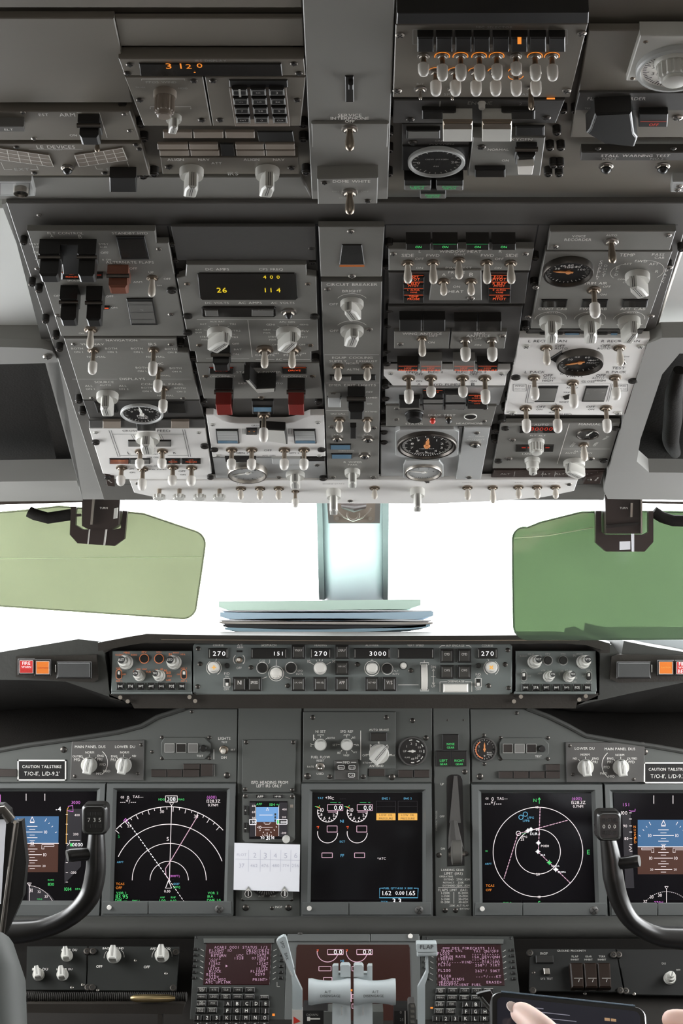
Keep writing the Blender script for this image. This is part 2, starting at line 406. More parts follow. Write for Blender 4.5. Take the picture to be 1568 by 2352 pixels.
    def N(s, x, y, d, nd=0, face=None, rim=None, ticks=24, txt=(), needle='W', wd=None, nl=.8, nums=(), hgt=.003, a0=0, a1=360, col='w', square=None):
        """round gauge: rim, dial, markings and needle (angle anticlockwise from the right)"""
        k = s.Z(x, y) / F; r = d / 2 * k; u, v = s.uv(x, y); b = MB()
        b.lathe([(r, 0), (r, hgt), (r * .97, hgt * 1.3), (r * .90, hgt * 1.3), (r * .87, hgt * .5), (r * .5, hgt * .4)], seg=36)
        o = b.obj('gauge', rim or SILV, s.E, (u, v, s.z))
        f = MB(); f.lathe([(r * .88, hgt * .4), (r * .88, hgt * .6)], seg=36); f.obj('dial', face or GAUGEF, o)
        mk = MB(); zz = hgt * .6 + .0001
        for i in range(ticks + 1 if ticks else 0):
            a = math.radians(a0 + (a1 - a0) * i / ticks); L = .16 if i % 4 == 0 else .09; ca, sa = math.cos(a), math.sin(a); h = r * .014
            q = [(r * (.82 - L) * ca - h * sa, r * (.82 - L) * sa + h * ca), (r * .82 * ca - h * sa, r * .82 * sa + h * ca), (r * .82 * ca + h * sa, r * .82 * sa - h * ca), (r * (.82 - L) * ca + h * sa, r * (.82 - L) * sa - h * ca)]
            mk.add([p + (zz,) for p in q], [(0, 1, 2, 3)])
        for txt_, tx, ty, tw in list(txt) + [(n_, .52 * math.cos(math.radians(an)), .52 * math.sin(math.radians(an)), .11 * len(n_)) for n_, an in nums]:
            mono = any(n_[0] is txt_ for n_ in nums); g, tot = layout(txt_, mono); kk = tw * r / tot
            for (vs, fs, gw), gx, sc in g: mk.add([(tx * r + (vx + gx - tot / 2) * kk, ty * r + (vy - .35) * kk, zz) for vx, vy in vs], fs)
        if mk.f: mk.obj('dial_marking', E[col], o, smooth=0)
        if nd is not None:
            n = MB(); n.M = Matrix.Rotation(math.radians(nd), 4, 'Z'); wn = r * .045
            n.prism([(-r * .2, -wn), (r * nl * .55, -wn * 1.3), (r * nl, 0), (r * nl * .55, wn * 1.3), (-r * .2, wn)], zz, zz + r * .03); n.lathe([(r * .11, zz), (r * .1, zz + r * .06)], seg=12)
            n.obj('needle', ORNG if needle == 'O' else INKW, o)
        return o
    def done(s):
        for c, b in s.ink.items():
            if b.f: b.obj(INKNAME[c], E[c], s.E, smooth=0)
        s.ink = {}
        return s
_mc = {}
def screw_mesh(m):
    key = ('s', m.name)
    if key not in _mc:
        b = MB(); b.lathe([(1, 0), (.98, .14), (.75, .34), (.35, .42)], seg=14)
        b.box(-.7, .7, -.09, .09, .36, .45, 0, 1); b.box(-.09, .09, -.7, .7, .36, .45, 0, 1)
        _mc[key] = b.mesh('screw', [m, LINE])
    return _mc[key]
def dzus_mesh():
    if 'd' not in _mc:
        b = MB(); b.lathe([(1, 0), (1, .82), (.94, .9)], seg=16, m=0); b.lathe([(.84, .85), (.84, 1.0), (.76, 1.04), (.5, 1.04), (.48, .9)], seg=16, m=1)
        b.prism([(.34 * math.cos(a * math.pi / 3), .34 * math.sin(a * math.pi / 3)) for a in range(6)], .88, 1.02, .02, 0)
        _mc['d'] = b.mesh('fastener', [BOLT, DARKM])
    return _mc['d']
def solid(name, m, fn, label=None, cat=None, kind=None, parent=None, smooth=35):
    b = MB(); fn(b); o = b.obj(name, m, parent, smooth=smooth); tag(o, label, cat, None, kind); return o
def slab(b, pts, Z, th=None, m=0):
    """solid from pixels of its front outline, every corner at its own depth, th metres thick away from the viewer"""
    if not isinstance(Z, (list, tuple)): Z = [Z] * len(pts)
    fr = [W(p[0], p[1], z) for p, z in zip(pts, Z)]; th = th or .02
    bk = [p + Vector((0, th, 0)) for p in fr]; n = len(fr)
    a = sum(pts[i][0] * pts[(i + 1) % n][1] - pts[(i + 1) % n][0] * pts[i][1] for i in range(n))
    if a > 0: fr = fr[::-1]; bk = bk[::-1]
    b.add(fr + bk, [tuple(range(n)), tuple(range(2 * n - 1, n - 1, -1))] + [(i, n + i, n + (i + 1) % n, (i + 1) % n) for i in range(n)], m)
def spline(pts, rad, n=6):
    P_ = [Vector(p) for p in pts]; o, r = [], []
    for i in range(len(P_) - 1):
        a, b, c, d = P_[max(i - 1, 0)], P_[i], P_[i + 1], P_[min(i + 2, len(P_) - 1)]
        for k in range(n):
            t = k / n; o.append(.5 * ((2 * b) + (c - a) * t + (2 * a - 5 * b + 4 * c - d) * t * t + (3 * b - a - 3 * c + d) * t ** 3)); r.append(rad[i] + (rad[i + 1] - rad[i]) * t)
    o.append(P_[-1]); r.append(rad[-1]); return o, r
OHF = Plane(805, 515, 1.575, (0, -math.cos(math.radians(22.46)), math.sin(math.radians(22.46))))
OHA = Plane(805, 458, 1.552, (0, -math.cos(math.radians(17.4)), math.sin(math.radians(17.4))))
MP = Plane(784, 1800, 2.76, (0, 0, 1))
MCP = Plane(790, 1540, 2.52, (0, math.sin(math.radians(9)), math.cos(math.radians(9))))
LOW = Plane(784, 2140, 2.70, lean(58))
# ================================================================ forward overhead panel
fr = Mod(OHF, 'overhead_console', 'dark grey frame of the forward overhead panel carrying all its switch panels', 'console', [(14, 466), (1592, 466), (1386, 1149), (238, 1149)], BASE, .006, h0=-.010, plate='frame', ch=.001)
fr.S((90, 494), (805, 480), d=11)
fr.l_([(118, 516), (1556, 516)], 3, 'k'); fr.l_([(884, 517), (870, 1100)], 4, 'k'); fr.l_([(728, 519), (750, 1102)], 4, 'k'); fr.l_([(385, 519), (498, 1106)], 3, 'k'); fr.l_([(1236, 516), (1130, 1100)], 3, 'k'); fr.l_([(242, 1112), (1380, 1112)], 2, 'k')
fr.Q((888, 600), (893, 550), (895, 700), (891, 735), (889, 793), (888, 822), (886, 874), (885, 902), (884, 927), (882, 955), (881, 979), (881, 1002), (1226, 640), (1228, 580), (1206, 740), (1190, 790), (1186, 822), (1168, 902), (1160, 927), (1152, 955), (1138, 977), (1136, 1000), (1119, 1096), (1137, 1096), (878, 1092), L=16, d=19)
fr.Q((55, 545), (74, 640), (90, 655), (105, 725), (129, 762), (137, 790), (182, 909), (190, 936), (395, 548), (403, 585), (412, 620), (430, 762), (415, 780), (444, 810), (450, 840), (447, 912), (468, 912), (474, 938), (450, 938), (716, 556), (718, 590), (722, 625), (724, 815), (727, 840), (731, 912), (734, 938), (1563, 560), (1535, 600), (1215, 795), L=15, d=18)
fr.done()
m = Mod(OHF, 'switch_module', 'blank dark grey plate above the yellow-lit electrical meter panel', 'panel', [(392, 520), (723, 520), (726, 598), (406, 598)], GREYD, .003, group='overhead panels').done()
# ---- flight control
m = Mod(OHF, 'switch_module', 'FLT CONTROL panel with tall black switch guards, top left of the forward overhead', 'panel', [(62, 530), (356, 530), (360, 558), (387, 558), (427, 772), (140, 772)], GREY, .006)
m.S((86, 617), (133, 725), (365, 572), (392, 722), d=13); m.Q((394, 664), d=22)
m.X(115, 549, 48, 650, lx=1); m.X(201, 549, 42, 650); m.X(159, 655, 40, 750, fd=24); m.X(217, 657, 37, 751, fd=24)
m.X(271, 608, 48, 677, m=AMBG, fd=26)
m.D([(139, 549), (180, 549), (193, 618), (146, 618)], m=BLACK, hgt=.006, name='light_box')
m.A(141, 624, 189, 640, 'LOW|PRESSURE', 'R', bar=True); m.A(216, 624, 237, 638, 'LOW', 'r'); m.A(236, 702, 252, 708, '-', 'R')
m.A(266, 541, 332, 594, None, m=GLASSD, skew=12); m.A(290, 684, 351, 745, None, m=GLASSG, skew=11)
for y in (697, 714, 731): m.l_([(297, y), (354, y)], 1.2, 'k', z=.0018)
m.T(350, 638, 43); m.T(209, 756, 44, d=31)
for a in ((150, 535, 'FLT CONTROL', 82), (119, 542, 'A', 8), (184, 543, 'B', 8), (298, 535, 'STANDBY HYD', 82), (298, 602, 'ALTERNATE FLAPS', 110), (306, 616, 'OFF', 18), (316, 647, 'ARM', 20), (347, 625, 'UP', 12),
          (384, 640, 'OFF', 16), (366, 655, 'DN', 10), (78, 560, 'STBY', 22), (82, 567, 'RUD', 16), (85, 579, 'OFF', 18), (90, 595, 'A ON', 20), (238, 560, 'STBY', 22), (238, 567, 'RUD', 16), (240, 580, 'OFF', 18),
          (245, 596, 'B ON', 20), (170, 644, 'SPOILER', 30), (132, 679, 'OFF', 17), (144, 705, 'ON', 12), (252, 680, 'OFF', 17), (262, 706, 'ON', 14), (187, 765, 'ON', 12)): m.t_(*a[:4], hh=1.25)
m.done()
# ---- navigation / displays
m = Mod(OHF, 'switch_module', 'NAVIGATION and DISPLAYS panel with four capped switches, left side of the forward overhead', 'panel', [(146, 777), (404, 777), (408, 808), (432, 810), (458, 918), (190, 918)], SILV if 0 else GREY, .006)
m.S((170, 790), (392, 791), (212, 914), (421, 915), d=13)
m.T(215, 804, 55, 'c'); m.T(353, 803, 59, 'c'); m.T(364, 848, 52, 'c', d=24); m.T(376, 892, 55, 'c', d=24)
m.K(247, 906, 51, 41, 0)
for a in ((279, 781, 'NAVIGATION', 72), (212, 790, 'VHF NAV', 54), (350, 790, 'IRS', 18), (177, 800, 'BOTH', 27), (180, 808, 'ON 1', 20), (255, 800, 'BOTH', 27), (258, 808, 'ON 2', 22), (221, 819, 'NORMAL', 42), (314, 800, 'BOTH', 27),
          (318, 808, 'ON L', 22), (392, 801, 'BOTH', 27), (396, 809, 'ON R', 22), (357, 819, 'NORMAL', 42), (364, 835, 'FMC', 22), (325, 844, 'BOTH', 27), (327, 852, 'ON L', 22), (403, 845, 'BOTH', 27), (406, 853, 'ON R', 22),
          (372, 862, 'NORMAL', 38), (304, 870, 'DISPLAYS', 58), (239, 877, 'SOURCE', 44), (242, 884, 'AUTO', 26), (204, 886, 'ALL', 18), (207, 893, 'ON 1', 20), (282, 886, 'ALL', 18), (284, 893, 'ON 2', 22), (373, 882, 'CONTROL PANEL', 98),
          (337, 890, 'BOTH', 25), (337, 898, 'ON 1', 20), (413, 891, 'BOTH', 25), (416, 899, 'ON 2', 20), (380, 908, 'NORMAL', 38)): m.t_(*a, hh=1.25)
for x0, x1, y in ((153, 235, 780), (322, 401, 780), (166, 270, 870), (338, 440, 870)): m.l_([(x0, y), (x1, y)], 1)
m.done()
# ---- fuel temperature strip
m = Mod(OHF, 'switch_module', 'dark strip with the small round fuel temperature gauge above the pale fuel panel', 'panel', [(190, 920), (458, 920), (470, 962), (205, 962)], GREYD, .005)
m.A(216, 922, 262, 946, None, m=GLASSD, skew=8); m.A(381, 922, 424, 947, None, m=GLASSD, skew=4)
m.z += .006; m.N(326, 948, 98, 95, ticks=30, nums=(('0', 150), ('20', 115), ('40', 60), ('60', 30)), txt=(('FUEL', 0, -.2, .5), ('TEMP', 0, -.45, .5)), hgt=.0025, rim=SILV)
m.done()
m = Mod(OHF, 'switch_module', 'pale FUEL panel with six capped pump switches, lower left of the forward overhead', 'panel', [(204, 984), (471, 984), (486, 1088), (476, 1090), (478, 1101), (262, 1101), (252, 1090), (236, 1088)], PALE, .007)
m.B([(204, 966), (471, 964), (472, 983), (206, 983)], .001, 'light_strip', GREYD)
for x0, x1 in ((236, 277), (393, 434)): m.B([(x0, 968), (x1, 968), (x1, 984), (x0, 984)], .003, 'indicator_light', KNOBB)
m.B([(313, 972), (355, 972), (357, 990), (315, 990)], .003, 'indicator_light', BLACK)
m.S((220, 993), (456, 993), d=12, m=KNOBG); m.Q((220, 1013), (470, 1022), d=18); m.Q((247, 1094), (483, 1094), d=15, L=6)
for x0, x1, y in ((294, 324, 1010), (358, 393, 1010)): m.A(x0, y, x1, y + 14, None, m=GLASSG)
m.A(251, 1052, 297, 1064, 'LOW PRESSURE', 'O', m=AMBG); m.A(298, 1052, 345, 1064, None, m=GLASSG)
m.A(380, 1052, 414, 1064, 'LOW|PRESSURE', 'R', hh=1.4); m.A(417, 1052, 461, 1064, 'LOW|PRESSURE', 'R', hh=1.4)
m.K(339, 1003, 56, 32, 0)
for x, y, L in ((322, 1036, 40), (373, 1035, 41), (279, 1073, 42), (328, 1076, 50), (397, 1072, 43), (440, 1073, 43)): m.T(x, y, L, 'c', d=26)
for pts in ([(250, 988), (271, 1049)], [(255, 988), (276, 1049)], [(419, 986), (433, 1049)], [(424, 986), (438, 1049)], [(258, 997), (314, 997)], [(364, 997), (425, 997)], [(301, 998), (308, 1010)], [(306, 998), (313, 1010)], [(370, 998), (376, 1010)], [(365, 998), (371, 1010)], [(276, 1046), (318, 1046)], [(385, 1046), (432, 1046)]): m.l_(pts, 1, 'k')
for a in ((298, 989, 'CROSS', 34), (376, 989, 'FEED', 30), (347, 1028, 'CTR', 18), (347, 1043, 'FUEL PUMPS', 30), (350, 1050, 'OFF ON', 26), (401, 1040, 'R', 6), (296, 1040, 'L', 6), (300, 1077, 'OFF', 16), (304, 1085, 'ON', 12), (362, 1078, 'FUEL PUMPS', 40), (418, 1082, 'OFF', 16), (420, 1090, 'ON', 12), (350, 1070, 'FWD AFT', 30)): m.t_(*a, 'k', hh=1.4)
m.done()
# ---- electrical meters
m = Mod(OHF, 'switch_module', 'electrical meter panel with the black display reading 400 26 114 in yellow', 'panel', [(428, 608), (703, 608), (704, 632), (726, 636), (731, 805), (714, 808), (715, 832), (452, 832), (448, 808), (436, 806), (406, 640), (426, 634)], GREY, .007)
m.D([(453, 628), (458, 626), (676, 626), (681, 629), (684, 683), (679, 687), (464, 687), (459, 683)], name='meter_display'); m.z += .0014
for a in ((623, 636, '4 0 0', 38), (509, 666, '26', 23), (626, 666, '1 1 4', 36)): m.t_(*a, 'Y', hh=1.3)
m.z -= .0014
m.D([(463, 705), (467, 703), (630, 703), (634, 706), (634, 722), (630, 725), (468, 725), (464, 722)], name='light_slot', hgt=.002)
m.D([(470, 707), (500, 707), (502, 721), (472, 721)], name='lens', m=GLASSG, hgt=.003); m.D([(578, 706), (628, 706), (628, 721), (578, 721)], name='lens', m=GLASSG, hgt=.003)
m.T(663, 716, 16, 's', d=36, wd=18).children[0].data.materials[0] = BLACK
for a in ((499, 618, 'DC AMPS', 54), (622, 618, 'CPS FREQ', 55), (498, 695, 'DC VOLTS', 54), (574, 695, 'AC AMPS', 54), (649, 695, 'AC VOLTS', 54), (499, 738, 'AUX BAT', 34), (467, 744, 'BAT', 14), (456, 757, 'BAT', 14), (456, 763, 'BUS', 14),
          (468, 773, 'STBY', 18), (470, 780, 'PWR', 14), (534, 744, 'TR1', 14), (544, 759, 'TR2', 16), (539, 774, 'TR3', 14), (541, 789, 'OFF', 16), (546, 802, 'BAT', 18), (541, 813, 'ON', 14), (659, 739, 'APU GEN', 36), (621, 745, 'GEN1', 20), (613, 757, 'GRD', 16), (613, 764, 'PWR', 16),
          (625, 773, 'STBY', 18), (626, 780, 'PWR', 16), (698, 745, 'GEN2', 20), (700, 760, 'INV', 18), (697, 774, 'TEST', 18), (609, 815, 'CAB UTIL', 46), (672, 815, 'IFE/SEAT', 42), (632, 791, 'OFF', 14), (634, 811, 'ON', 12), (694, 791, 'OFF', 14), (696, 811, 'ON', 12), (640, 825, 'AC', 14)): m.t_(*a, hh=1.25)
for p in ([(452, 734), (712, 734)], [(569, 735), (579, 820)], [(473, 824), (572, 824)], [(587, 825), (630, 825)], [(650, 825), (712, 825)]): m.l_(p, 1.2)
m.K(504, 762, 57, 38, -38); m.K(662, 762, 57, 38, -28)
for cx in (504, 662):
    for a in (50, 90, 130, 165, 15, -20): m.tick(cx, 762, 29, 37, a, 1)
m.X(507, 793, 42, 854, fd=24)
m.T(608, 801, 44, 'b', d=40); m.T(671, 801, 44, 'b', d=40)
m.S((430, 652), (707, 652), (457, 793), (713, 793), d=13, m=BRASS); m.Q((431, 724), (722, 725), (431, 762), d=22, L=5)
m.done()
# ---- standby power
m = Mod(OHF, 'switch_module', 'STANDBY POWER panel with two red guarded disconnect switches', 'panel', [(449, 834), (732, 834), (742, 916), (468, 916)], GREY, .006)
m.A(562, 829, 614, 843, None, m=GLASSD); m.A(480, 843, 536, 857, 'DRIVE', 'r', bar=True, tw=.5); m.A(648, 843, 704, 857, 'DRIVE', 'R', bar=True, tw=.5)
for a in ((594, 854, 'STANDBY POWER', 103), (512, 864, 'DISCONNECT', 58), (676, 864, 'DISCONNECT', 60), (556, 880, 'BAT', 18), (636, 880, 'AUTO', 27)): m.t_(*a, hh=1.25)
m.X(514, 868, 40, 951, red=REDG, fd=26); m.X(680, 868, 40, 951, red=REDG, fd=26)
m.D([(555, 858), (628, 858), (634, 876), (560, 876)], m=BLACK, name='switch_well'); m.A(614, 859, 634, 874, '-', 'O')
def pointer_knob(mm, pts, h, mtop=KNOBG):
    P = [mm.uv(x, y, mm.z + h) for x, y in pts]; b = MB(); b.prism(P, mm.z, mm.z + h, .0010); o = b.obj('pointer_knob', BLACK, mm.E)
    t = MB(); t.prism(inset(P if sum(P[i][0] * P[(i + 1) % len(P)][1] - P[(i + 1) % len(P)][0] * P[i][1] for i in range(len(P))) > 0 else P[::-1], .0014), mm.z + h, mm.z + h + .0006, .0002); t.obj('top_plate', mtop, o); return o
pointer_knob(m, [(560, 872), (573, 872), (590, 892), (633, 890), (632, 900), (590, 904)], .018)
m.S((472, 864), (718, 864), (600, 913), d=14, m=BRASS); m.done()
# ---- bus transfer (pale, wavy top edge)
m = Mod(OHF, 'switch_module', 'pale GRD PWR and bus transfer panel with a wavy top edge and four capped switches', 'panel', [(473, 953), (490, 953), (500, 958), (512, 966), (530, 971), (548, 973), (655, 973), (675, 970), (695, 962), (712, 955), (744, 954), (747, 1048), (488, 1050)], PALE, .008)
m.A(495, 985, 547, 1017, None, m=SILV, skew=3); m.A(673, 985, 724, 1017, None, m=SILV, skew=3)
for x in (499, 677):
    m.fill([(x + 1, 1009), (x + 46, 1009), (x + 47, 1015), (x + 2, 1015)], 'b', z=.0018)
    for y in (991, 997, 1003): m.l_([(x, y), (x + 44, y)], .8, 'k', z=.0018)
m.A(565, 982, 590, 997, '- -', 'O'); pointer_knob(m, [(596, 985), (655, 988), (657, 1000), (660, 1022), (648, 1018), (596, 1012)], .010)
for x in (557, 662):
    for e in (0, 3, 6): m.l_([(x + e, 984), (x + e + 1, 997)], .8, 'k')
for x, y, L in ((532, 1032, 47), (578, 1032, 47), (653, 1032, 47), (698, 1032, 47)): m.T(x, y, L, 'c', d=27)
for a in ((609, 977, 'GROUND POWER', 64), (555, 1040, 'GEN 1', 26), (617, 1046, 'APU GEN', 30), (675, 1040, 'GEN 2', 24), (615, 1034, 'OFF', 18)): m.t_(*a, 'k', hh=1.3)
m.S((488, 975), (730, 970), (500, 1046), (733, 1046), d=13, m=KNOBG); m.Q((469, 1022), (492, 1031), (738, 1031), d=18, L=5)
m.done()
o = Mod(OHF, 'switch_module', 'small black light unit with a blue lens and a capped switch before STANDBY POWER', 'panel', [(578, 921), (628, 921), (628, 952), (580, 952)], BLACK, .006)
o.A(580, 932, 625, 944, None, m=BLUEL); o.T(606, 953, 62, 'c', d=30); o.done()
# ---- wiper / APU gauge area
m = Mod(OHF, 'switch_module', 'bright APU gauge panel with the left wiper knob at the front edge of the overhead', 'panel', [(488, 1052), (746, 1050), (750, 1104), (497, 1106)], SILV, .005)
m.B([(516, 1052), (588, 1052), (588, 1062), (518, 1062)], .006, 'indicator_light', GLASSD); m.B([(690, 1051), (746, 1051), (746, 1060), (690, 1060)], .004, 'indicator_light', GLASSD)
m.N(568, 1080, 92, 200, ticks=20, hgt=.006, nums=(('0', 200), ('4', 120), ('8', 40)), face=SILV, col='k', rim=STEEL); m.B([(624, 1054), (690, 1054), (690, 1066), (626, 1066)], .006, 'wiper_label_block', SILV)
m.K(678, 1088, 44, 28, 0); m.S((640, 1096), (728, 1068), d=13); m.t_(678, 1068, 'PARK', 22, 'd'); m.Q((742, 1095), d=18); m.done()
# ---- centre column
m = Mod(OHF, 'switch_module', 'blank centre panel with a dark tapered window glowing orange at its lower edge', 'panel', [(731, 521), (883, 521), (876, 636), (736, 636)], GREY, .006)
m.B([(785, 563), (831, 563), (837, 608), (779, 608)], .001, 'lamp_window', GLASSD); m.fill([(780, 606), (836, 606), (837, 610), (779, 610)], 'a', z=.0014)
m.S((805, 531), (808, 634), d=17); m.done()
m = Mod(OHF, 'switch_module', 'long centre panel reading CIRCUIT BREAKER, EQUIP COOLING and EMER EXIT LIGHTS', 'panel', [(737, 647), (877, 647), (869, 1101), (752, 1101)], GREY, .007)
m.K(808, 695, 54, 32, 20); m.K(808, 757, 54, 30, -10)
for y in (695, 757): m.arc(808, y - 3, 36, 25, 155, 1.4)
for a in ((808, 653, 'CIRCUIT BREAKER', 117), (808, 668, 'BRIGHT', 44), (766, 698, 'OFF', 20), (767, 759, 'OFF', 20), (809, 821, 'EQUIP COOLING', 93), (776, 829, 'SUPPLY', 40), (842, 829, 'EXHAUST', 48), (809, 834, 'NORM', 28), (810, 848, 'ALTN', 28),
          (809, 884, 'EMER EXIT LIGHTS', 108), (848, 900, 'OFF', 16), (852, 913, 'ARMED', 28), (848, 927, 'ON', 12), (852, 945, 'ATTEND', 28), (776, 950, 'GRD CALL', 34), (795, 1035, 'CABIN DOOR', 36), (810, 1061, 'R WIPER', 42), (810, 1067, 'PARK', 22), (776, 998, 'CALL', 18), (845, 998, 'CALL', 18)): m.t_(*a, hh=1.25)
for p in ([(745, 814), (870, 814)], [(748, 879), (871, 879)], [(749, 942), (801, 942)]): m.l_(p, 1.2)
m.T(776, 841, 33, 'b', d=29); m.T(843, 841, 33, 'b', d=29); m.T(779, 963, 30, 'b', d=28); m.T(843, 963, 30, 'b', d=26)
m.D([(757, 860), (862, 860), (863, 872), (757, 872)], name='light_slot', m=BLACK); m.D([(762, 862), (806, 862), (806, 871), (762, 871)], name='lens', m=GLASSG, hgt=.002)
m.X(818, 887, 40, 965, fd=28); m.B([(753, 914), (781, 914), (782, 936), (754, 936)], .006, 'push_button', SILV); m.A(751, 909, 784, 915, None, m=BLACK)
m.B([(804, 982), (818, 982), (818, 1008), (804, 1008)], .006, 'slide_switch', BLACK)
for x, y in ((774, 1006), (845, 1007), (837, 1045)): m.T(x, y, 9, 's', d=29, wd=15).children[0].data.materials[0] = BLACK
m.A(757, 1019, 806, 1031, None, m=BLUEL); m.A(760, 1041, 809, 1052, None, m=BLUEL)
m.K(809, 1081, 36, 34, 0); m.S((765, 904), (761, 980), (858, 982), (764, 1096), (857, 1096), (752, 664), (848, 756), d=15); m.done()
# ---- window heat
m = Mod(OHF, 'switch_module', 'WINDOW HEAT panel with four green ON lights and long white switches', 'panel', [(892, 572), (1226, 571), (1217, 622), (892, 622)], GREY, .007)
for x0, x1, w1 in ((932, 989, 0), (993, 1051, 1), (1070, 1123, 1), (1129, 1184, 0)):
    o = m.B([(x0, 560), (x1, 560), (x1, 575), (x0, 575)], .012, 'indicator_light', GLASSD)
    m.z += .012; g = m.ink; m.ink = {}; m.t_((x0 + x1) / 2, 567, 'ON', 14, 'G', hh=1.4)
    if w1: m.l_([(x0 + 1, 560.5), (x1 - 3, 560.5)], 1, 'g')
    b = MB(); [b.obj('lettering', E[kk], o, smooth=0) if 0 else bb.obj('lettering', E[kk], o, smooth=0) for kk, bb in m.ink.items()]; m.ink = g; m.z -= .012
for a in ((936, 586, 'SIDE', 28), (994, 586, 'FWD', 30), (1119, 586, 'FWD', 30), (1175, 586, 'SIDE', 28), (963, 594, 'OFF', 20), (963, 615, 'ON', 16), (1057, 577, 'WINDOW HEAT', 96), (1056, 584, 'OVHT', 26), (1146, 594, 'OFF', 20), (1143, 615, 'ON', 16), (964, 577, 'L', 5), (1149, 577, 'R', 7), (1053, 615, 'PWR TEST', 60)): m.t_(*a, hh=1.25)
for x, y, L in ((936, 604, 46), (994, 603, 48), (1053, 597, 43), (1117, 603, 48), (1172, 604, 47)): m.T(x, y, L, 'b', d=30, wd=19)
m.S((903, 583), (1206, 583), d=15); m.done()
m = Mod(OHF, 'switch_module', 'PROBE HEAT panel with red pitot warning lights down both sides', 'panel', [(892, 626), (1214, 626), (1205, 698), (892, 698)], GREYD, .004)
b = m.B([(994, 621), (1105, 621), (1106, 690), (985, 690)], .005, 'raised_plate', GREY)
for side, X0, X1, names in ((0, 925, 974, ('CAPT|PITOT', 'L ELEV|PITOT', 'L ALPHA|VANE', 'TEMP|PROBE')), (1, 1120, 1173, ('F/O |PITOT', 'R ELEV|PITOT', 'R ALPHA|VANE', 'AUX|PITOT'))):
    for i, n in enumerate(names): m.A(X0 + (i % 4) * .3, 631 + i * 15, X1 - i * .3, 645 + i * 15, n, 'R', bar=True, hh=1.5, hgt=.003)
m.z += .005; m.T(1018, 646, 32, 'b', d=30); m.T(1081, 646, 32, 'b', d=30)
for a in ((1019, 630, 'A', 9), (1082, 630, 'B', 9), (1048, 658, 'ON', 16), (1047, 669, 'HEAT', 34), (1048, 625, 'PROBE', 38), (1048, 638, 'AUTO', 26)): m.t_(*a, hh=1.25)
m.S((1081, 685), d=18, m=STEEL); m.done()
m = Mod(OHF, 'switch_module', 'WING ANTI-ICE and ENG ANTI-ICE panel with three switches', 'panel', [(891, 704), (1200, 704), (1184, 832), (888, 832)], GREYD, .004)
m.B([(905, 762), (1033, 762), (1030, 801), (905, 801)], .004, 'raised_plate', GREY); m.B([(1037, 762), (1164, 762), (1158, 801), (1033, 801)], .004, 'raised_plate', GREY)
for x0, x1, y0 in ((917, 968, 735), (971, 1022, 735), (1043, 1096, 738), (1099, 1151, 738)): m.B([(x0, y0), (x1, y0), (x1, 761), (x0, 761)], .010, 'indicator_light', BLACK if y0 == 735 else GLASSD)
m.z += .004; m.T(969, 777, 41, 'B', d=27); m.T(1068, 781, 48, 'C', d=30); m.T(1129, 781, 48, 'C', d=30)
for a in ((969, 766, 'WING ANTI-ICE', 90), (995, 771, 'OFF', 20), (990, 786, 'ON', 15), (1101, 765, 'ENG', 24), (1098, 771, 'ANTI-ICE', 55), (1097, 777, 'OFF', 18), (1097, 792, 'ON', 15)): m.t_(*a, hh=1.25)
m.S((919, 790), (1154, 771), d=15); m.done()
# ---- hydraulics
m = Mod(OHF, 'switch_module', 'pale HYD PUMPS strip with four red LOW PRESSURE lights and four capped switches', 'panel', [(881, 849), (1172, 849), (1163, 862), (1160, 886), (901, 886), (881, 864)], PALE, .007)
for x0, x1, y0 in ((912, 961, 838), (964, 1015, 829), (1040, 1091, 829), (1095, 1144, 838)):
    o = m.B([(x0, y0), (x1, y0), (x1 - 1, 852), (x0, 852)], .010, 'indicator_light', GLASSG if y0 < 835 else GLASSD)
    m.z += .0102; g = m.ink; m.ink = {}; m.t_((x0 + x1) / 2, 845, 'LOW', 16, 'R', hh=1.2); m.t_((x0 + x1) / 2, 850, 'PRESSURE', 42, 'R', hh=1.1); m.l_([(x0 + 3, 841), (x1 - 3, 841)], 1.2, 'R')
    [bb.obj('lettering', E[kk], o, smooth=0) for kk, bb in m.ink.items()]; m.ink = g; m.z -= .0102
for x, y, L in ((938, 867, 59), (989, 867, 45), (1062, 867, 45), (1113, 867, 60)): m.T(x, y, L, 'c', d=30, wd=22)
for a in ((1024, 883, 'HYD PUMPS', 66), (962, 859, 'OFF', 18), (962, 875, 'ON', 14), (962, 882, 'A', 8), (1087, 859, 'OFF', 18), (1087, 875, 'ON', 14), (1086, 882, 'B', 8), (950, 854, 'ENG 1', 34), (1000, 854, 'ELEC 2', 34), (1064, 854, 'ELEC 1', 34), (1100, 854, 'ENG 2', 34)): m.t_(*a, 'k', hh=1.3)
m.S((897, 857), (1152, 858), d=14, m=KNOBG); m.done()
m = Mod(OHF, 'switch_module', 'block of small door warning lights, some lit red, below the HYD PUMPS strip', 'panel', [(884, 890), (1158, 890), (1146, 931), (884, 931)], SILV, .003)
m.z += .002
for x0, y0, x1, y1, tx, c, mm in ((916, 907, 964, 928, None, 'R', BLACK), (970, 895, 1018, 905, 'ENTRY', 'R', None), (970, 907, 1018, 917, None, 'R', GLASSG), (970, 918, 1018, 929, None, 'R', GLASSG), (1021, 895, 1069, 916, None, 'R', GLASSG), (1021, 918, 1069, 930, None, 'R', GLASSG),
                               (1074, 906, 1119, 917, 'AFT|CARGO', 'R', None), (1073, 918, 1119, 930, 'OVERWING|EXIT', 'R', None)): m.A(x0, y0, x1, y1, tx, c, m=mm, bar=bool(tx), hgt=.005)
m.done()
m = Mod(OHF, 'switch_module', 'cockpit voice recorder strip with a red ERASE and a black TEST button', 'panel', [(886, 933), (1140, 933), (1128, 979), (886, 979)], SILV if 0 else GREY, .006)
m.A(971, 931, 1017, 940, 'AFT CARGO', 'r', m=GLASSG); m.A(1020, 931, 1066, 940, None, m=GLASSG)
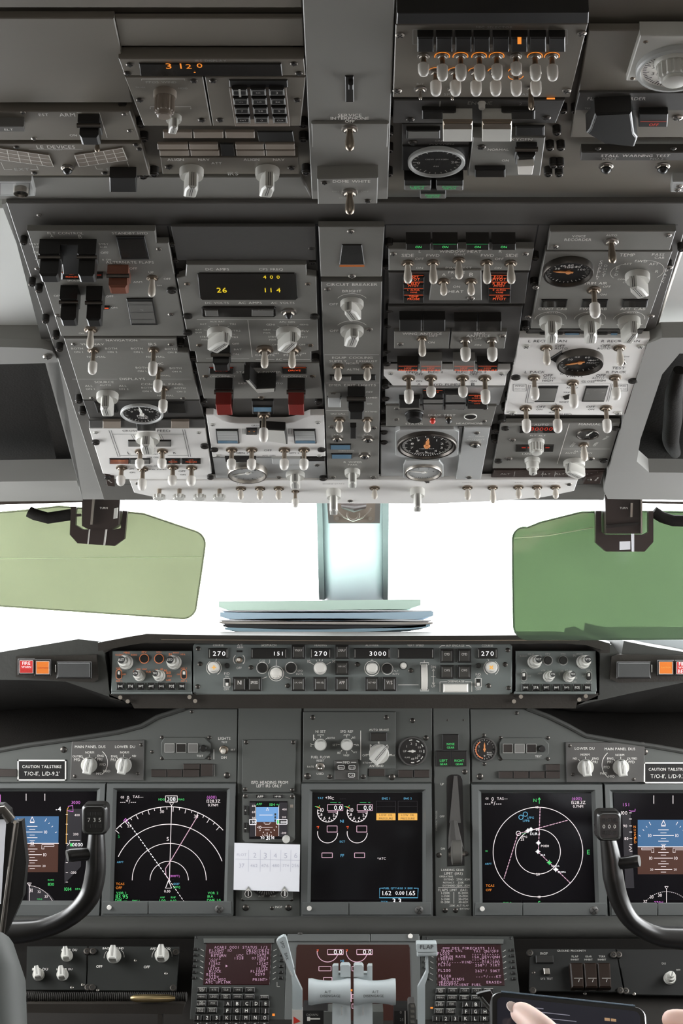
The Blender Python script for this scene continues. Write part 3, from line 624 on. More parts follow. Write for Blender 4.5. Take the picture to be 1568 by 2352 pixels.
m.K(951, 950, 44, 16, 0, 'round', BLACK); m.T(993, 959, 14, 'b', d=16, wd=14).children[0].data.materials[0] = REDB; m.T(1030, 959, 14, 'b', d=16, wd=14).children[0].data.materials[0] = BLACK
m.N(1080, 956, 30, None, ticks=0, rim=INKW, hgt=.001)
for a in ((951, 973, 'STATUS', 40), (998, 953, 'ERASE', 30), (1032, 953, 'TEST', 28), (1078, 972, 'HEADPHONE', 60)): m.t_(*a, hh=1.25)
m.S((911, 938), (910, 963), (1114, 938), (1111, 967), d=13); m.done()
m = Mod(OHF, 'switch_module', 'cabin altitude panel with one large and one small round gauge', 'panel', [(874, 982), (1062, 982), (1050, 1099), (874, 1099)], SILV, .003)
m.B([(908, 992), (918, 987), (1042, 987), (1054, 992), (1052, 1045), (1040, 1051), (920, 1051), (908, 1046)], .006, 'gauge_bezel', SILV); m.z += .006
m.N(980, 1019, 138, 88, ticks=60, nums=[(str(i), 90 - i * 36) for i in range(10)], txt=(('CABIN ALT', 0, -.25, .5), ('DIFF PRESS', 0, -.6, .6)), needle='O', nl=.55, hgt=.004, rim=DARKM); m.z -= .002
m.B([(932, 1058), (1008, 1058), (1018, 1070), (1018, 1096), (926, 1098), (926, 1070)], .002, 'gauge_bezel', SILV)
m.N(972, 1080, 86, 170, ticks=40, nums=(('0', 170), ('1', 120), ('2', 60), ('4', 10)), hgt=.004, face=BLUEL if 0 else SILV, col='k', rim=STEEL); m.done()
m = Mod(OHF, 'switch_module', 'narrow pale strip reading ALT HORN CUTOUT with one round button', 'panel', [(1066, 982), (1126, 982), (1104, 1101), (1047, 1101)], SILV, .008)
m.t_(1093, 1002, 'ALT HORN', 36, 'w'); m.t_(1093, 1009, 'CUTOUT', 40, 'w', hh=1.25); m.T(1091, 1019, 9, 's', d=28, wd=18).children[0].data.materials[0] = BLACK
m.S((1095, 994), (1077, 1096), d=14); m.done()
# ---- right column
m = Mod(OHF, 'switch_module', 'VOICE RECORDER strip with one long brown metal switch, top right of the forward overhead', 'panel', [(1263, 532), (1552, 531), (1538, 575), (1256, 575)], GREYD if 0 else GREY, .007)
m.t_(1329, 542, 'VOICE', 31, hh=1.25); m.t_(1327, 550, 'RECORDER', 62, hh=1.25); m.t_(1404, 540, 'AUTO', 25, hh=1.25); m.T(1403, 554, 50, 'm', d=34, wd=19); m.S((1274, 566), (1534, 540), d=16); m.done()
m = Mod(OHF, 'switch_module', 'cabin temperature panel with TRIM AIR switch and three pale selector knobs', 'panel', [(1252, 578), (1544, 578), (1482, 755), (1218, 755)], GREY, .007)
m.N(1304, 618, 117, 175, ticks=30, nums=(('20', 150), ('40', 120), ('60', 85), ('80', 50), ('100', 20)), txt=(('TEMP', 0, .35, .4),), needle='O', hgt=.005, rim=DARKM, nl=.6)
m.K(1463, 632, 57, 42, 32); m.arc(1440, 625, 38, 110, 225, 1.2); m.arc(1478, 622, 46, -40, 120, 1.2)
for i, ch in enumerate('SUPPLY'): m.t_(1380 - i * 1.8, 602 + i * 7.5, ch, 7, hh=1.2)
for i, ch in enumerate('DUCT'): m.t_(1391 - i * 1.8, 610 + i * 7.5, ch, 7, hh=1.2)
for i, ch in enumerate('FWD'): m.t_(1418 - i * 1.5, 616 + i * 7, ch, 7, hh=1.2)
for i, ch in enumerate('PACK'): m.t_(1530 - i * 2.8, 622 + i * 8, ch, 7, hh=1.2)
for a in ((1440, 585, 'TEMP', 35), (1441, 606, 'AFT', 19), (1472, 599, 'FWD', 28), (1501, 606, 'AFT', 22), (1429, 641, 'CONT', 22), (1436, 648, 'CAB', 12), (1508, 623, 'R', 7), (1511, 584, 'PASS', 28), (1514, 591, 'CAB', 22), (1367, 650, 'TRIM AIR', 54), (1393, 658, 'OFF', 18), (1385, 676, 'ON', 14),
          (1269, 709, 'CONT CAB', 66), (1362, 709, 'FWD CAB', 62), (1453, 709, 'AFT CAB', 58), (1268, 717, 'AUTO', 26), (1358, 717, 'AUTO', 26), (1452, 717, 'AUTO', 26), (1240, 745, 'C', 6), (1291, 745, 'W', 8), (1331, 745, 'C', 6), (1382, 745, 'W', 8), (1419, 745, 'C', 6), (1471, 745, 'W', 8)): m.t_(*a, hh=1.25)
m.T(1363, 665, 64, 'c', d=33, wd=25)
for x0, x1 in ((1243, 1303), (1337, 1396), (1430, 1488)): m.A(x0, 687, x1, 704, None, m=GLASSD, skew=-3)
for x in (1264, 1354, 1444): m.K(x, 735, 52, 44, 4 if x < 1440 else -12); m.arc(x, 733, 36, 0, 180, 1.2)
m.S((1230, 660), (1212, 728), (1537, 614), (1495, 726), d=15); m.done()
m = Mod(OHF, 'switch_module', 'thin strip of small blue and red lights above the pale bleed air panel', 'panel', [(1216, 758), (1478, 758), (1470, 774), (1200, 774)], GREYD, .003)
m.A(1239, 762, 1292, 774, '-----', 'r'); m.A(1296, 762, 1331, 774, None, m=BLUEL); m.A(1402, 762, 1418, 774, None, m=BLUEL); m.A(1340, 762, 1395, 774, None, m=GLASSD); m.done()
m = Mod(OHF, 'switch_module', 'large pale bleed air panel with black lettering, black duct pressure gauge and eight switches', 'panel', [(1193, 776), (1492, 777), (1432, 954), (1158, 952)], PALE, .008)
for x, y, L, s_ in ((1254, 798, 40, 'b'), (1422, 798, 42, 'b'), (1226, 866, 52, 'c'), (1412, 866, 52, 'c'), (1315, 878, 59, 'c'), (1207, 936, 57, 'c'), (1278, 936, 57, 'c'), (1391, 936, 57, 'c')): m.T(x, y, L, s_, d=29)
m.B([(1262, 826), (1290, 808), (1290, 842)], .002, 'gauge_pointer_flag', BLACK)
m.N(1331, 825, 108, 200, ticks=20, nums=(('0', 200), ('20', 150), ('40', 110), ('60', 60), ('80', 20)), txt=(('DUCT', .5, .18, .35), ('PRESS', .5, -.05, .4)), needle='O', hgt=.006, rim=DARKM, nl=.65)
m.A(1236, 886, 1282, 922, None, m=GLASSG, skew=-9); m.A(1345, 886, 1397, 921, None, m=GLASSG, skew=-10)
m.D([(1424, 828), (1434, 826), (1438, 834), (1430, 838)], m=DARKM, name='test_button'); m.D([(1292, 910), (1308, 905), (1310, 914), (1296, 917)], m=DARKM, name='test_button')
for a in ((1257, 783, 'L RECIRC FAN', 88), (1425, 783, 'R RECIRC FAN', 88), (1286, 794, 'OFF', 22), (1288, 800, 'AUTO', 30), (1390, 794, 'OFF', 22), (1386, 800, 'AUTO', 30), (1436, 819, 'OVHT', 18), (1420, 845, 'TEST', 30), (1228, 854, 'L PACK', 46), (1258, 862, 'OFF', 22), (1261, 868, 'AUTO', 28), (1257, 874, 'HIGH', 24),
          (1320, 857, 'ISOLATION', 66), (1319, 863, 'VALVE', 40), (1415, 854, 'R PACK', 46), (1379, 862, 'OFF', 22), (1373, 868, 'AUTO', 28), (1378, 874, 'HIGH', 24), (1350, 876, 'CLOSE', 30), (1313, 890, 'AUTO', 26), (1301, 901, 'TRIP', 16), (1295, 923, 'RESET', 22), (1242, 934, 'OFF', 20), (1238, 940, 'ON', 14), (1356, 934, 'OFF', 20), (1357, 940, 'ON', 14), (1268, 947, 'APU', 16), (1298, 951, 'BLEED', 28)): m.t_(*a, 'k', hh=1.35)
for x, nm in ((1195, 'WING'), (1428, 'WING')): m.rect(x - 17, 882, x + 13, 898, 1, 'k'); m.t_(x - 2, 886, nm, 22, 'k', hh=1.2); m.t_(x - 2, 893, 'ANTI ICE', 24, 'k', hh=1.2)
for p in ([(1214, 883), (1206, 925)], [(1218, 884), (1210, 925)], [(1214, 880), (1300, 880)], [(1332, 880), (1404, 880)], [(1402, 882), (1393, 922)], [(1406, 882), (1397, 922)], [(1210, 925), (1226, 925)], [(1276, 925), (1278, 932)]): m.l_(p, 1, 'k')
m.S((1208, 795), (1471, 795), (1177, 948), (1419, 948), d=18, m=KNOBG); m.Q((1184, 865), (1453, 873), d=22, L=5); m.done()
m = Mod(OHF, 'switch_module', 'pressurization panel with red digits and two fluted knobs, lower right of the forward overhead', 'panel', [(1150, 972), (1424, 972), (1393, 1076), (1131, 1076)], SILV if 0 else GREY, .006)
m.D([(1193, 978), (1285, 978), (1282, 993), (1192, 993)], name='altitude_display'); m.D([(1184, 1021), (1272, 1021), (1270, 1036), (1183, 1036)], name='altitude_display'); m.z += .0014
m.t_(1244, 985, '30000', 50, 'r', hh=1.3); m.t_(1230, 1026, '-----', 64, 'r'); m.z -= .0014
for a in ((1243, 975, 'AUTO', 33), (1354, 974, 'MANUAL', 50), (1235, 1000, 'FLT ALT', 36), (1222, 1042, 'LAND ALT', 46), (1315, 1021, 'CLOSE', 24, 'w', 75), (1367, 1020, 'OPEN', 20, 'w', 75), (1390, 1006, 'VALVE', 22, 'w', 65), (1310, 1040, 'AUTO', 24), (1330, 1036, 'ALTN', 24), (1350, 1040, 'MAN', 18)): m.t_(*a, hh=1.25)
m.l_([(1307, 973), (1279, 1065)], 1.2); m.l_([(1291, 1031), (1401, 1031)], 1.2)
m.K(1231, 1013, 38, 30, 0, 'flute'); m.K(1222, 1055, 36, 34, 0, 'dual')
m.N(1349, 996, 53, 60, ticks=10, hgt=.002, rim=DARKM); m.T(1340, 1021, 38, 'b', d=25, wd=17); m.K(1318, 1061, 50, 32, 45)
m.S((1176, 1010), (1168, 1053), (1357, 1053), d=16); m.Q((1160, 982), (1144, 1057), (1386, 1056), (1413, 982), d=18, L=5); m.done()
m = Mod(OHF, 'switch_module', 'dark brown lettered strip between the pressurization panel and the front light switches', 'panel', [(1135, 1081), (1388, 1081), (1378, 1097), (1128, 1097)], BROWN, .005)
for x in (1160, 1225, 1253, 1285, 1310, 1350): m.t_(x, 1088, 'ALT', 22, 'd'); m.l_([(x + 22, 1083), (x + 20, 1094)], 1, 'd')
m.done()
m = Mod(OHF, 'switch_module', 'front edge overhead panel, coloured pale for window glare, with landing light levers and start switches', 'panel', [(297, 1104), (1327, 1102), (1318, 1128), (1250, 1142), (1130, 1152), (1000, 1157), (560, 1156), (390, 1150), (308, 1132)], PALE, .008)  # pale colour stands in for windshield glare washing out this edge
for x in (366, 412, 459, 504):
    k = m.Z(x, 1124) / F; b = MB(); u, v = m.uv(x, 1124); h = m.H(22, x, 1124)
    o = link('landing_light_switch', None, m.E, (u, v, m.z)); o.empty_display_size = .01
    b.lathe([(5 * k, 0), (4.5 * k, h * .7)], seg=12); b.obj('lever', BRASS, o); b = MB(); n = 12
    b.prism([((15 if i % 2 else 12.5) * k * math.cos(math.pi * i / n), (15 if i % 2 else 12.5) * k * math.sin(math.pi * i / n)) for i in range(2 * n)], h * .65, h, k * 2); b.obj('lever_cap', KNOBG, o)
for x, y, L in ((553, 1121, 26), (597, 1121, 26), (640, 1121, 26), (860, 1120, 26), (1073, 1119, 29), (1131, 1119, 36), (1190, 1118, 27), (1233, 1118, 27), (1275, 1118, 27)): m.T(x, y, L, 'b', d=24, wd=14)
m.T(678, 1128, 37, 'c', d=18, wd=16); m.K(766, 1127, 34, 50, 0); m.K(958, 1124, 34, 46, 0)
m.S((804, 1150), (981, 1106), (1307, 1112), (316, 1110), d=13)
for a in ((1073, 1108, 'LOGO', 22), (1190, 1108, 'ANTI', 18), (1233, 1108, 'WING', 18), (1275, 1108, 'WHEEL WELL', 30), (553, 1111, 'TAXI', 20), (766, 1111, 'ENGINE START', 50)): m.t_(*a, 'd')
m.done()
for lab, poly, tx in (('small dark brown end piece with white lettering at the front left corner of the overhead', [(240, 1090), (262, 1094), (264, 1118), (246, 1116)], (252, 1105, -70)), ('small dark brown end piece with white lettering at the front right corner of the overhead', [(1345, 1096), (1385, 1088), (1378, 1112), (1338, 1112)], (1370, 1100, 75))):
    m = Mod(OHF, 'end_plate', lab, 'plate', poly, BROWN, .008); m.t_(tx[0], tx[1], 'DIM OFF', 20, 'w', tx[2]); m.S((poly[0][0] + 8, poly[0][1] + 6), d=10); m.done()
# ================================================================ aft overhead panel
fr = Mod(OHA, 'overhead_console', 'brown-grey frame of the aft overhead panel above the forward overhead', 'console', [(-400, -260), (2000, -260), (1640, 459), (-60, 459)], AFTG, .006, h0=-.010, plate='frame', ch=.001)
fr.l_([(-200, 30), (692, 30)], 5, 'k'); fr.l_([(-100, 248), (300, 248)], 5, 'k'); fr.l_([(272, 126), (700, 126)], 5, 'k')
fr.Q((243, 70), (236, 62), (268, 75), (276, 108), (270, 188), (282, 228), (291, 268), (302, 305), (324, 272), (330, 305), (337, 385), (354, 385), (329, 390), (681, 75), (683, 108), (696, 272), (697, 305), (703, 380), (1338, 80), (1375, 72), L=18, d=22)
fr.Q((893, 250), (893, 292), (893, 330), (892, 385), (1278, 290), (1292, 240), (1320, 240), (1262, 325), (1287, 325), (1270, 365), (1285, 365), (1258, 385), (1283, 385), L=18, d=20)
fr.B([(-60, 407), (690, 407), (716, 457), (-60, 457)], .004, 'lower_strip', STRIP); fr.S((670, 433), (700, 402), d=9)
fr.done()
P = lambda lab, poly, mm, t=.008: Mod(OHA, 'switch_module', lab, 'panel', poly, mm, t)
P('large blank brown-grey plate in the top left corner', [(-60, 42), (262, 42), (304, 236), (-60, 236)], AFTG, .006).done()
P('blank plate above the orange-lit IRS display', [(264, 42), (694, 42), (698, 106), (276, 106)], AFTG, .004).done()
P('blank top edge plate left of the centre strip', [(-100, -140), (693, -140), (692, 18), (-100, 18)], AFTG, .006).done()
m = P('EST panel with one black guarded switch, left edge of the aft overhead', [(-50, 256), (298, 256), (321, 322), (-50, 322)], AFTG)
m.t_(100, 263, 'EST', 22, hh=1.25); m.t_(154, 263, 'ARM', 36, hh=1.25); m.t_(168, 310, 'ON', 16, hh=1.2); m.l_([(176, 258), (228, 258), (246, 316)], 1.2)
m.X(204, 262, 50, 335, fd=30); m.T(224, 325, 24, 'm', d=16, wd=12); m.B([(-50, 290), (55, 290), (57, 303), (-50, 303)], .008, 'indicator_light', GLASSG); m.z += .0085; m.t_(20, 297, 'ELT', 20); m.z -= .0085
m.S((53, 258), (78, 318), (286, 262), (298, 300), d=13); m.done()
m = P('LE DEVICES panel with two slanted grids of small lights', [(-50, 330), (324, 330), (344, 404), (-50, 404)], AFTG)
m.t_(128, 337, 'LE DEVICES', 88, hh=1.25); m.t_(128, 344, 'TRANSIT', 30, 'd')
for q in (((-8, 340), (112, 357), (123, 383), (-4, 366)), ((171, 357), (281, 340), (292, 367), (182, 383))):
    b = m.B(list(q), .0015, 'indicator_light', KNOBB); m.z += .0016
    for i in range(6):
        f = i / 5; m.l_([(q[0][0] + (q[1][0] - q[0][0]) * f, q[0][1] + (q[1][1] - q[0][1]) * f), (q[3][0] + (q[2][0] - q[3][0]) * f, q[3][1] + (q[2][1] - q[3][1]) * f)], 1.3)
    for i in range(4):
        f = i / 3; m.l_([(q[0][0] + (q[3][0] - q[0][0]) * f, q[0][1] + (q[3][1] - q[0][1]) * f), (q[1][0] + (q[2][0] - q[1][0]) * f, q[1][1] + (q[2][1] - q[1][1]) * f)], 1.3)
    m.z -= .0016
for p in ([(2, 372), (10, 389), (28, 389)], [(70, 389), (88, 389), (84, 380)], [(218, 380), (222, 388), (236, 388)], [(284, 388), (298, 388), (292, 371)], [(66, 342), (190, 342)]): m.l_(p, 1)
m.t_(50, 388, 'EXT', 34, 'd'); m.t_(262, 388, 'EXT', 34, 'd')
m.T(155, 384, 16, 's', d=30, wd=22).children[0].data.materials[0] = BLACK; m.S((38, 338), (79, 397), (240, 397), (320, 342), (312, 332), d=14, m=DARKM); m.done()
m = P('small pale lock plate with a chrome ring at the lower left of the aft overhead', [(-12, 416), (72, 416), (81, 451), (-6, 451)], SILV, .008)
m.N(49, 434, 36, None, ticks=0, rim=STEEL, hgt=.004); m.S((49, 434), d=14); m.rect(0, 420, 68, 448, 1, 'k'); m.done()
m = P('small box light with a pale front face on the lower strip of the aft overhead', [(251, 408), (312, 408), (314, 442), (252, 442)], BLACK, .018)
m.t_(283, 438, 'FAULT', 30, 'k'); m.done()
# ---- IRS display unit
m = P('IRS display strip with glowing orange digits 312.0', [(272, 135), (698, 135), (702, 174), (286, 174)], AFTG, .010)
m.D([(319, 144), (646, 144), (649, 172), (323, 172)], name='digit_display'); m.z += .0014
m.t_(387, 151, '3', 13, 'O', hh=.9); m.t_(415, 151, '1', 3.5, 'O', hh=.9); m.t_(433, 152, '2', 13, 'O', hh=.9); m.t_(446, 159, '.', 5, 'O'); m.t_(458, 150, '0', 13, 'O', hh=.9); m.z -= .0014
m.t_(484, 139, 'IRS DISPLAY', 72, 'd'); m.S((298, 148), (675, 146), (293, 168), (686, 168), d=18, m=DARKM); m.done()
m = P('IRS selector panel with a tall fluted knob over a smaller pale one', [(286, 177), (466, 177), (486, 290), (330, 290)], AFTG, .010)
m.K(379, 212, 54, 56, 0, 'flute', KNOBB); m.K(399, 268, 36, 32, -15, 'bar')
m.S((321, 229), (445, 185), (463, 275), d=18, m=DARKM); m.l_([(325, 184), (325, 181), (424, 181), (424, 184)], 1.3); m.l_([(345, 250), (345, 245), (438, 245), (438, 250)], 1.3); m.t_(370, 188, 'PPOS WIND', 70, 'd'); m.t_(322, 200, 'TK/GS', 22, 'd'); m.t_(420, 202, 'HDG', 20, 'd'); m.done()
m = P('keypad panel with three columns of small keys', [(470, 177), (702, 177), (690, 290), (489, 290)], AFTG, .010)
m.D([(526, 182), (660, 182), (661, 198), (527, 198)], m=BLACK, name='shade_slot'); m.D([(526, 201), (657, 201), (666, 289), (540, 289)], m=KNOBB, name='keypad_frame', hgt=.0006)
keys = ['1', 'N2', '3', 'W4', 'H5', 'E6', '7', 'S8', '9', 'ENT', '0', 'CLR']
for r_ in range(4):
    for c_ in range(3):
        x0 = 532 + c_ * 42.5 + r_ * 3.0; y0 = 205 + r_ * 21; wk = 35 - r_ * .8
        k = m.B([(x0, y0), (x0 + wk, y0), (x0 + wk + 1.5, y0 + 16), (x0 + 1.5, y0 + 16)], .004, 'key', BLACK); m.z += .0042; m.rect(x0 + 4, y0 + 3, x0 + wk - 2, y0 + 13, 1.2, 'd'); m.t_(x0 + wk / 2 + 1, y0 + 8, keys[r_ * 3 + c_], 5 * len(keys[r_ * 3 + c_]), 'd'); m.z -= .0042
m.S((489, 185), (505, 275), (682, 229), d=18, m=DARKM); m.done()
m = P('IRS mode panel with two pale ALIGN NAV knobs under rows of small lights', [(368, 362), (684, 362), (687, 400), (373, 400)], SILV if 0 else AFTG, .010)
for x0, x1, y0, y1 in ((374, 440, 303, 318), (444, 512, 303, 318), (517, 584, 303, 318), (361, 431, 331, 344), (434, 500, 331, 344), (366, 434, 346, 359), (437, 503, 346, 359), (540, 605, 331, 344), (608, 676, 331, 344), (542, 607, 346, 359), (610, 677, 346, 359)):
    m.B([(x0, y0), (x1, y0), (x1 + 1, y1), (x0 + 1, y1)], .002, 'indicator_light', KNOBB)
m.B([(590, 303), (672, 303), (676, 326), (594, 326)], .001, 'blank_cover', BLACK); m.B([(505, 331), (536, 331), (540, 359), (508, 359)], .001, 'blank_cover', BLACK)
m.K(440, 390, 56, 52, -12); m.K(614, 390, 56, 52, -12)
for a in ((403, 366, 'ALIGN', 38), (468, 366, 'NAV', 26), (497, 374, 'ATT', 24), (577, 366, 'ALIGN', 36), (640, 366, 'NAV', 26), (535, 398, 'IRS', 24)): m.t_(*a, 'w' if a[2] != 'IRS' else 'd', hh=1.2)
m.S((387, 383), (669, 385), d=18, m=DARKM); m.done()
# ---- centre strip
m = Mod(OHA, 'centre_strip', 'smooth pale centre strip running forward between the two halves of the aft overhead', 'panel', [(693, -40), (907, -40), (890, 458), (716, 458)], STRIP, .010)
m.D([(792, 173), (812, 173), (813, 232), (793, 232)], m=BLACK, name='slide_switch'); m.B([(800, 195), (811, 195), (811, 207), (800, 207)], .006, 'slide_key', BLACK); m.done()
m = Mod(OHA, 'switch_module', 'SERVICE INTERPHONE plate with a brown metal switch on the pale centre strip', 'panel', [(715, 259), (892, 259), (889, 314), (717, 314)], STRIP, .0025, h0=.0)
m.z = .0125; m.plate.location.z = .010
m.t_(803, 264, 'SERVICE', 54, hh=1.25); m.t_(803, 271, 'INTERPHONE', 88, hh=1.25); m.t_(803, 278, 'OFF', 22, hh=1.25); m.T(803, 295, 50, 'm', d=38, wd=22); m.done()
m = Mod(OHA, 'switch_module', 'raised DOME WHITE switch box at the front end of the centre strip', 'panel', [(728, 411), (868, 408), (866, 468), (730, 469)], STRIP, .022)
m.t_(807, 416, 'DOME WHITE', 86, hh=1.25); m.T(803, 441, 50, 'm', d=38, wd=22); m.S((745, 419), (844, 461), d=17, m=DARKM)
for a in ((770, 439, 'DIM', 14), (838, 439, 'OFF', 18), (790, 454, 'BRIGHT', 22)): m.t_(*a, 'd')
m.done()
# ---- light test selector block
m = P('dark annunciator panel with two rows of fat white switch caps and orange glowing rings', [(908, 57), (1350, 55), (1308, 224), (902, 224)], GREYD if 0 else AFTG, .012)
m.B([(912, 30), (1352, 28), (1351, 54), (910, 56)], .016, 'top_hood', BLACK); m.rect(948, 68, 1302, 101, 1.2, 'd')
for i, x in enumerate((977, 1020, 1064, 1106, 1150, 1192, 1235, 1279)):
    o = m.A(x - 19, 69, x + 18, 104, None, m=BLACK, hgt=.006, name='push_light')
    if i < 7: m.l_([(x + 21.5, 66), (x + 21.5, 101)], 1.4, 'd')
m.z += .0068; m.fill([(1188, 85), (1197, 85), (1197, 101), (1188, 101)], 'O'); m.z -= .0068
for x, L in ((972, 46), (1015, 56), (1057, 56), (1100, 56), (1140, 54), (1184, 44), (1228, 56), (1267, 56)): m.T(x, 128, L, 'C', d=28, wd=26)
for x in (1000, 1045, 1092, 1137, 1184, 1229): m.T(x, 166, 53, 'C', d=28, wd=26)
for x in (1015, 1057, 1100, 1140, 1228, 1267): m.arc(x, 128, 17, 200, -20, 2.2, 'O', z=.0006)
for x in (1000, 1045, 1092, 1137, 1184): m.arc(x, 163, 17, 60, 175, 2, 'O', z=.0006)
m.arc(1184, 166, 17, 180, 360, 2.2, 'O', z=.003)
m.T(965, 204, 25, 's', d=30, wd=8); m.T(1038, 204, 26, 's', d=22, wd=7); m.T(1218, 202, 50, 'm', d=20, wd=14)
for a in ((1012, 112, 'ANNUN LIGHTS', 86), (1119, 112, 'LAMP', 40), (1186, 112, 'FLT', 22), (1229, 112, 'NAV', 22), (1272, 112, 'PA', 14), (1135, 62, 'MIC SELECTOR', 84), (965, 192, 'R/T', 16), (1036, 216, 'SPKR', 34), (1205, 216, 'MASK', 34)): m.t_(*a, 'd', hh=1.1)
m.z += .001; m.fill([(1255, 224), (1274, 224), (1274, 228), (1255, 228)], 'O'); m.z -= .001
m.S((918, 80), (1336, 76), (912, 208), (1301, 208), d=22, m=STEEL); m.done()
m = P('dark ENGINE strip with two black indicator lights', [(904, 230), (1297, 230), (1276, 283), (902, 283)], GREYD, .008)
m.A(969, 244, 1047, 264, None, m=GLASSD, hgt=.004); m.A(1151, 244, 1228, 264, None, m=GLASSD, hgt=.004); m.K(1106, 236, 18, 14, 0, 'round', CAPW)
for a in ((1102, 236, 'ENGINE', 56), (1049, 269, 'EEC', 24), (1143, 269, 'EEC', 24), (1010, 238, '1', 3), (1195, 238, '2', 6)): m.t_(*a, 'd', hh=1.2)
m.S((942, 274), (1255, 270), d=20, m=DARKM); m.done()
for lab, x0 in (('left of the two clear-fronted EEC guard boxes above the oxygen panel', 1017), ('right of the two clear-fronted EEC guard boxes above the oxygen panel', 1107)):
    m = Mod(OHA, 'guard_box', lab, 'guard', [(x0, 290), (x0 + 68, 290), (x0 + 67, 326), (x0, 326)], KNOBG, .024, plate='pale_lens')
    m.B([(x0, 279), (x0 + 68, 279), (x0 + 68, 298), (x0, 298)], .002, 'frame', BRASS); m.B([(x0 + 2, 284), (x0 + 66, 284), (x0 + 66, 288), (x0 + 2, 288)], .003, 'hinge', BRASS); m.done()
m = P('crew oxygen panel with a round black pressure gauge', [(923, 286), (1082, 286), (1072, 392), (922, 392)], GREYD, .006)
m.A(933, 290, 1010, 309, None, m=GLASSG, hgt=.004); m.B([(924, 337), (1078, 337), (1072, 391), (924, 391)], .002, 'gauge_plate', BLACK); m.z += .002
m.N(1002, 368, 132, None, ticks=24, txt=(('CREW OXYGEN', 0, .2, .8), ('PSI', 0, -.3, .16), ('0', -.62, -.05, .1), ('20', .62, 0, .22)), hgt=.003, rim=SILV, col='d'); m.z -= .002
m.t_(1014, 323, 'CREW', 30, 'd'); m.t_(1014, 331, 'OXYGEN', 56, 'd'); m.S((948, 327), d=22, m=DARKM); m.done()
m = P('PASS OXYGEN panel with a black guarded switch and white lever tip', [(1086, 316), (1252, 316), (1240, 404), (1074, 404)], AFTG if 0 else GREY, .010)
m.A(1184, 287, 1250, 309, None, m=BLACK); m.A(1090, 380, 1160, 398, None, m=GLASSD, hgt=.004)
for a in ((1170, 320, 'PASS OXYGEN', 104), (1144, 343, 'NORMAL', 48), (1160, 368, 'ON', 16)): m.t_(*a, hh=1.2)
m.X(1209, 326, 48, 381, fd=30); m.B([(1188, 382), (1226, 380), (1222, 402), (1190, 402)], .016, 'lever_tip', CAPW); m.S((1105, 337), d=22, m=DARKM); m.done()
for lab, x0, y0, x1, y1, tx in (('black gear light box reading LEFT GEAR in green, below the crew oxygen gauge', 928, 408, 990, 437, 'LEFT GEAR'), ('black gear light box reading RIGHT GEAR in green, below the crew oxygen gauge', 1001, 408, 1064, 437, 'RIGHT GEAR'), ('black gear light box reading NOSE GEAR in green, lowest of three under the oxygen gauge', 964, 428, 1024, 456, 'NOSE GEAR')):
    m = Mod(OHA, 'gear_light', lab, 'indicator light', [(x0, y0 + 6), (x1, y0 + 6), (x1, y1), (x0, y1)], BLACK, .014, plate='housing')
    m.D([(x0 + 2, y1 - 12), (x1 - 2, y1 - 12), (x1 - 2, y1 - 1), (x0 + 2, y1 - 1)], name='lens', m=GLASSG, hgt=.0006); m.z += .0007; m.t_((x0 + x1) / 2, y1 - 8, tx.split()[0], 34, 'g', hh=.8); m.t_((x0 + x1) / 2, y1 - 4, tx.split()[1], 30, 'g', hh=.7); m.done()
m = P('FLIGHT RECORDER panel with a big black pointer knob and an OFF light', [(1352, 70), (1700, 70), (1700, 316), (1310, 316)], AFTG, .006)
m.B([(1330, 213), (1700, 213), (1700, 254), (1320, 254)], .002, 'legend_band', GREYD); m.z += .002
m.t_(1416, 226, 'FLIGHT RECORDER', 134, hh=1.25); m.t_(1352, 248, 'TEST', 20, 'd'); m.t_(1415, 248, 'NORMAL', 50, 'd'); m.z -= .002
pointer_knob(m, [(1354, 296), (1366, 262), (1450, 258), (1456, 306), (1464, 316), (1456, 338), (1386, 330), (1346, 306)], .017, BLACK)
m.B([(1468, 262), (1534, 262), (1532, 292), (1466, 292)], .008, 'indicator_light', BLACK); m.z += .0082; m.t_(1501, 286, 'OFF', 22, 'r', hh=1.2); m.l_([(1470, 279), (1530, 279)], 1.6, 'r'); m.z -= .0082
m.S((1556, 270), d=24); m.done()
m = P('STALL WARNING TEST strip with two black push buttons', [(1335, 350), (1700, 350), (1700, 369), (1332, 369)], GREYD, .008)
m.t_(1459, 357, 'STALL WARNING TEST', 158, hh=1.1); m.t_(1398, 364, 'NO.1', 30, 'd'); m.t_(1508, 364, 'NO.2', 30, 'd'); m.S((1373, 341), (1546, 341), d=14, m=DARKM)
for x in (1391, 1521): m.T(x, 380, 18, 's', d=34, wd=25).children[0].data.materials[0] = BLACK
m.done()
m = Mod(OHA, 'square_dial', 'white-faced dial with a big ribbed pale knob in the top right corner', 'dial', [(1470, 82), (1690, 82), (1660, 187), (1438, 186)], KNOBG, .012)
m.N(1550, 152, 180, None, ticks=60, nums=[(str(n_), a_) for n_, a_ in ((35, 205), (30, 170), (25, 130), (20, 95), (15, 60))], face=CAPW, col='k', rim=SILV, hgt=.004)
m.z += .003; m.K(1546, 140, 88, 50, 0, 'flute', KNOBG); m.S((1482, 96), (1452, 180), d=12, m=BRASS); m.done()
m = P('small chrome latch plate at the right edge below STALL WARNING TEST', [(1544, 417), (1640, 417), (1640, 442), (1540, 442)], SILV, .008); m.S((1560, 428), (1556, 436), d=16); m.done()
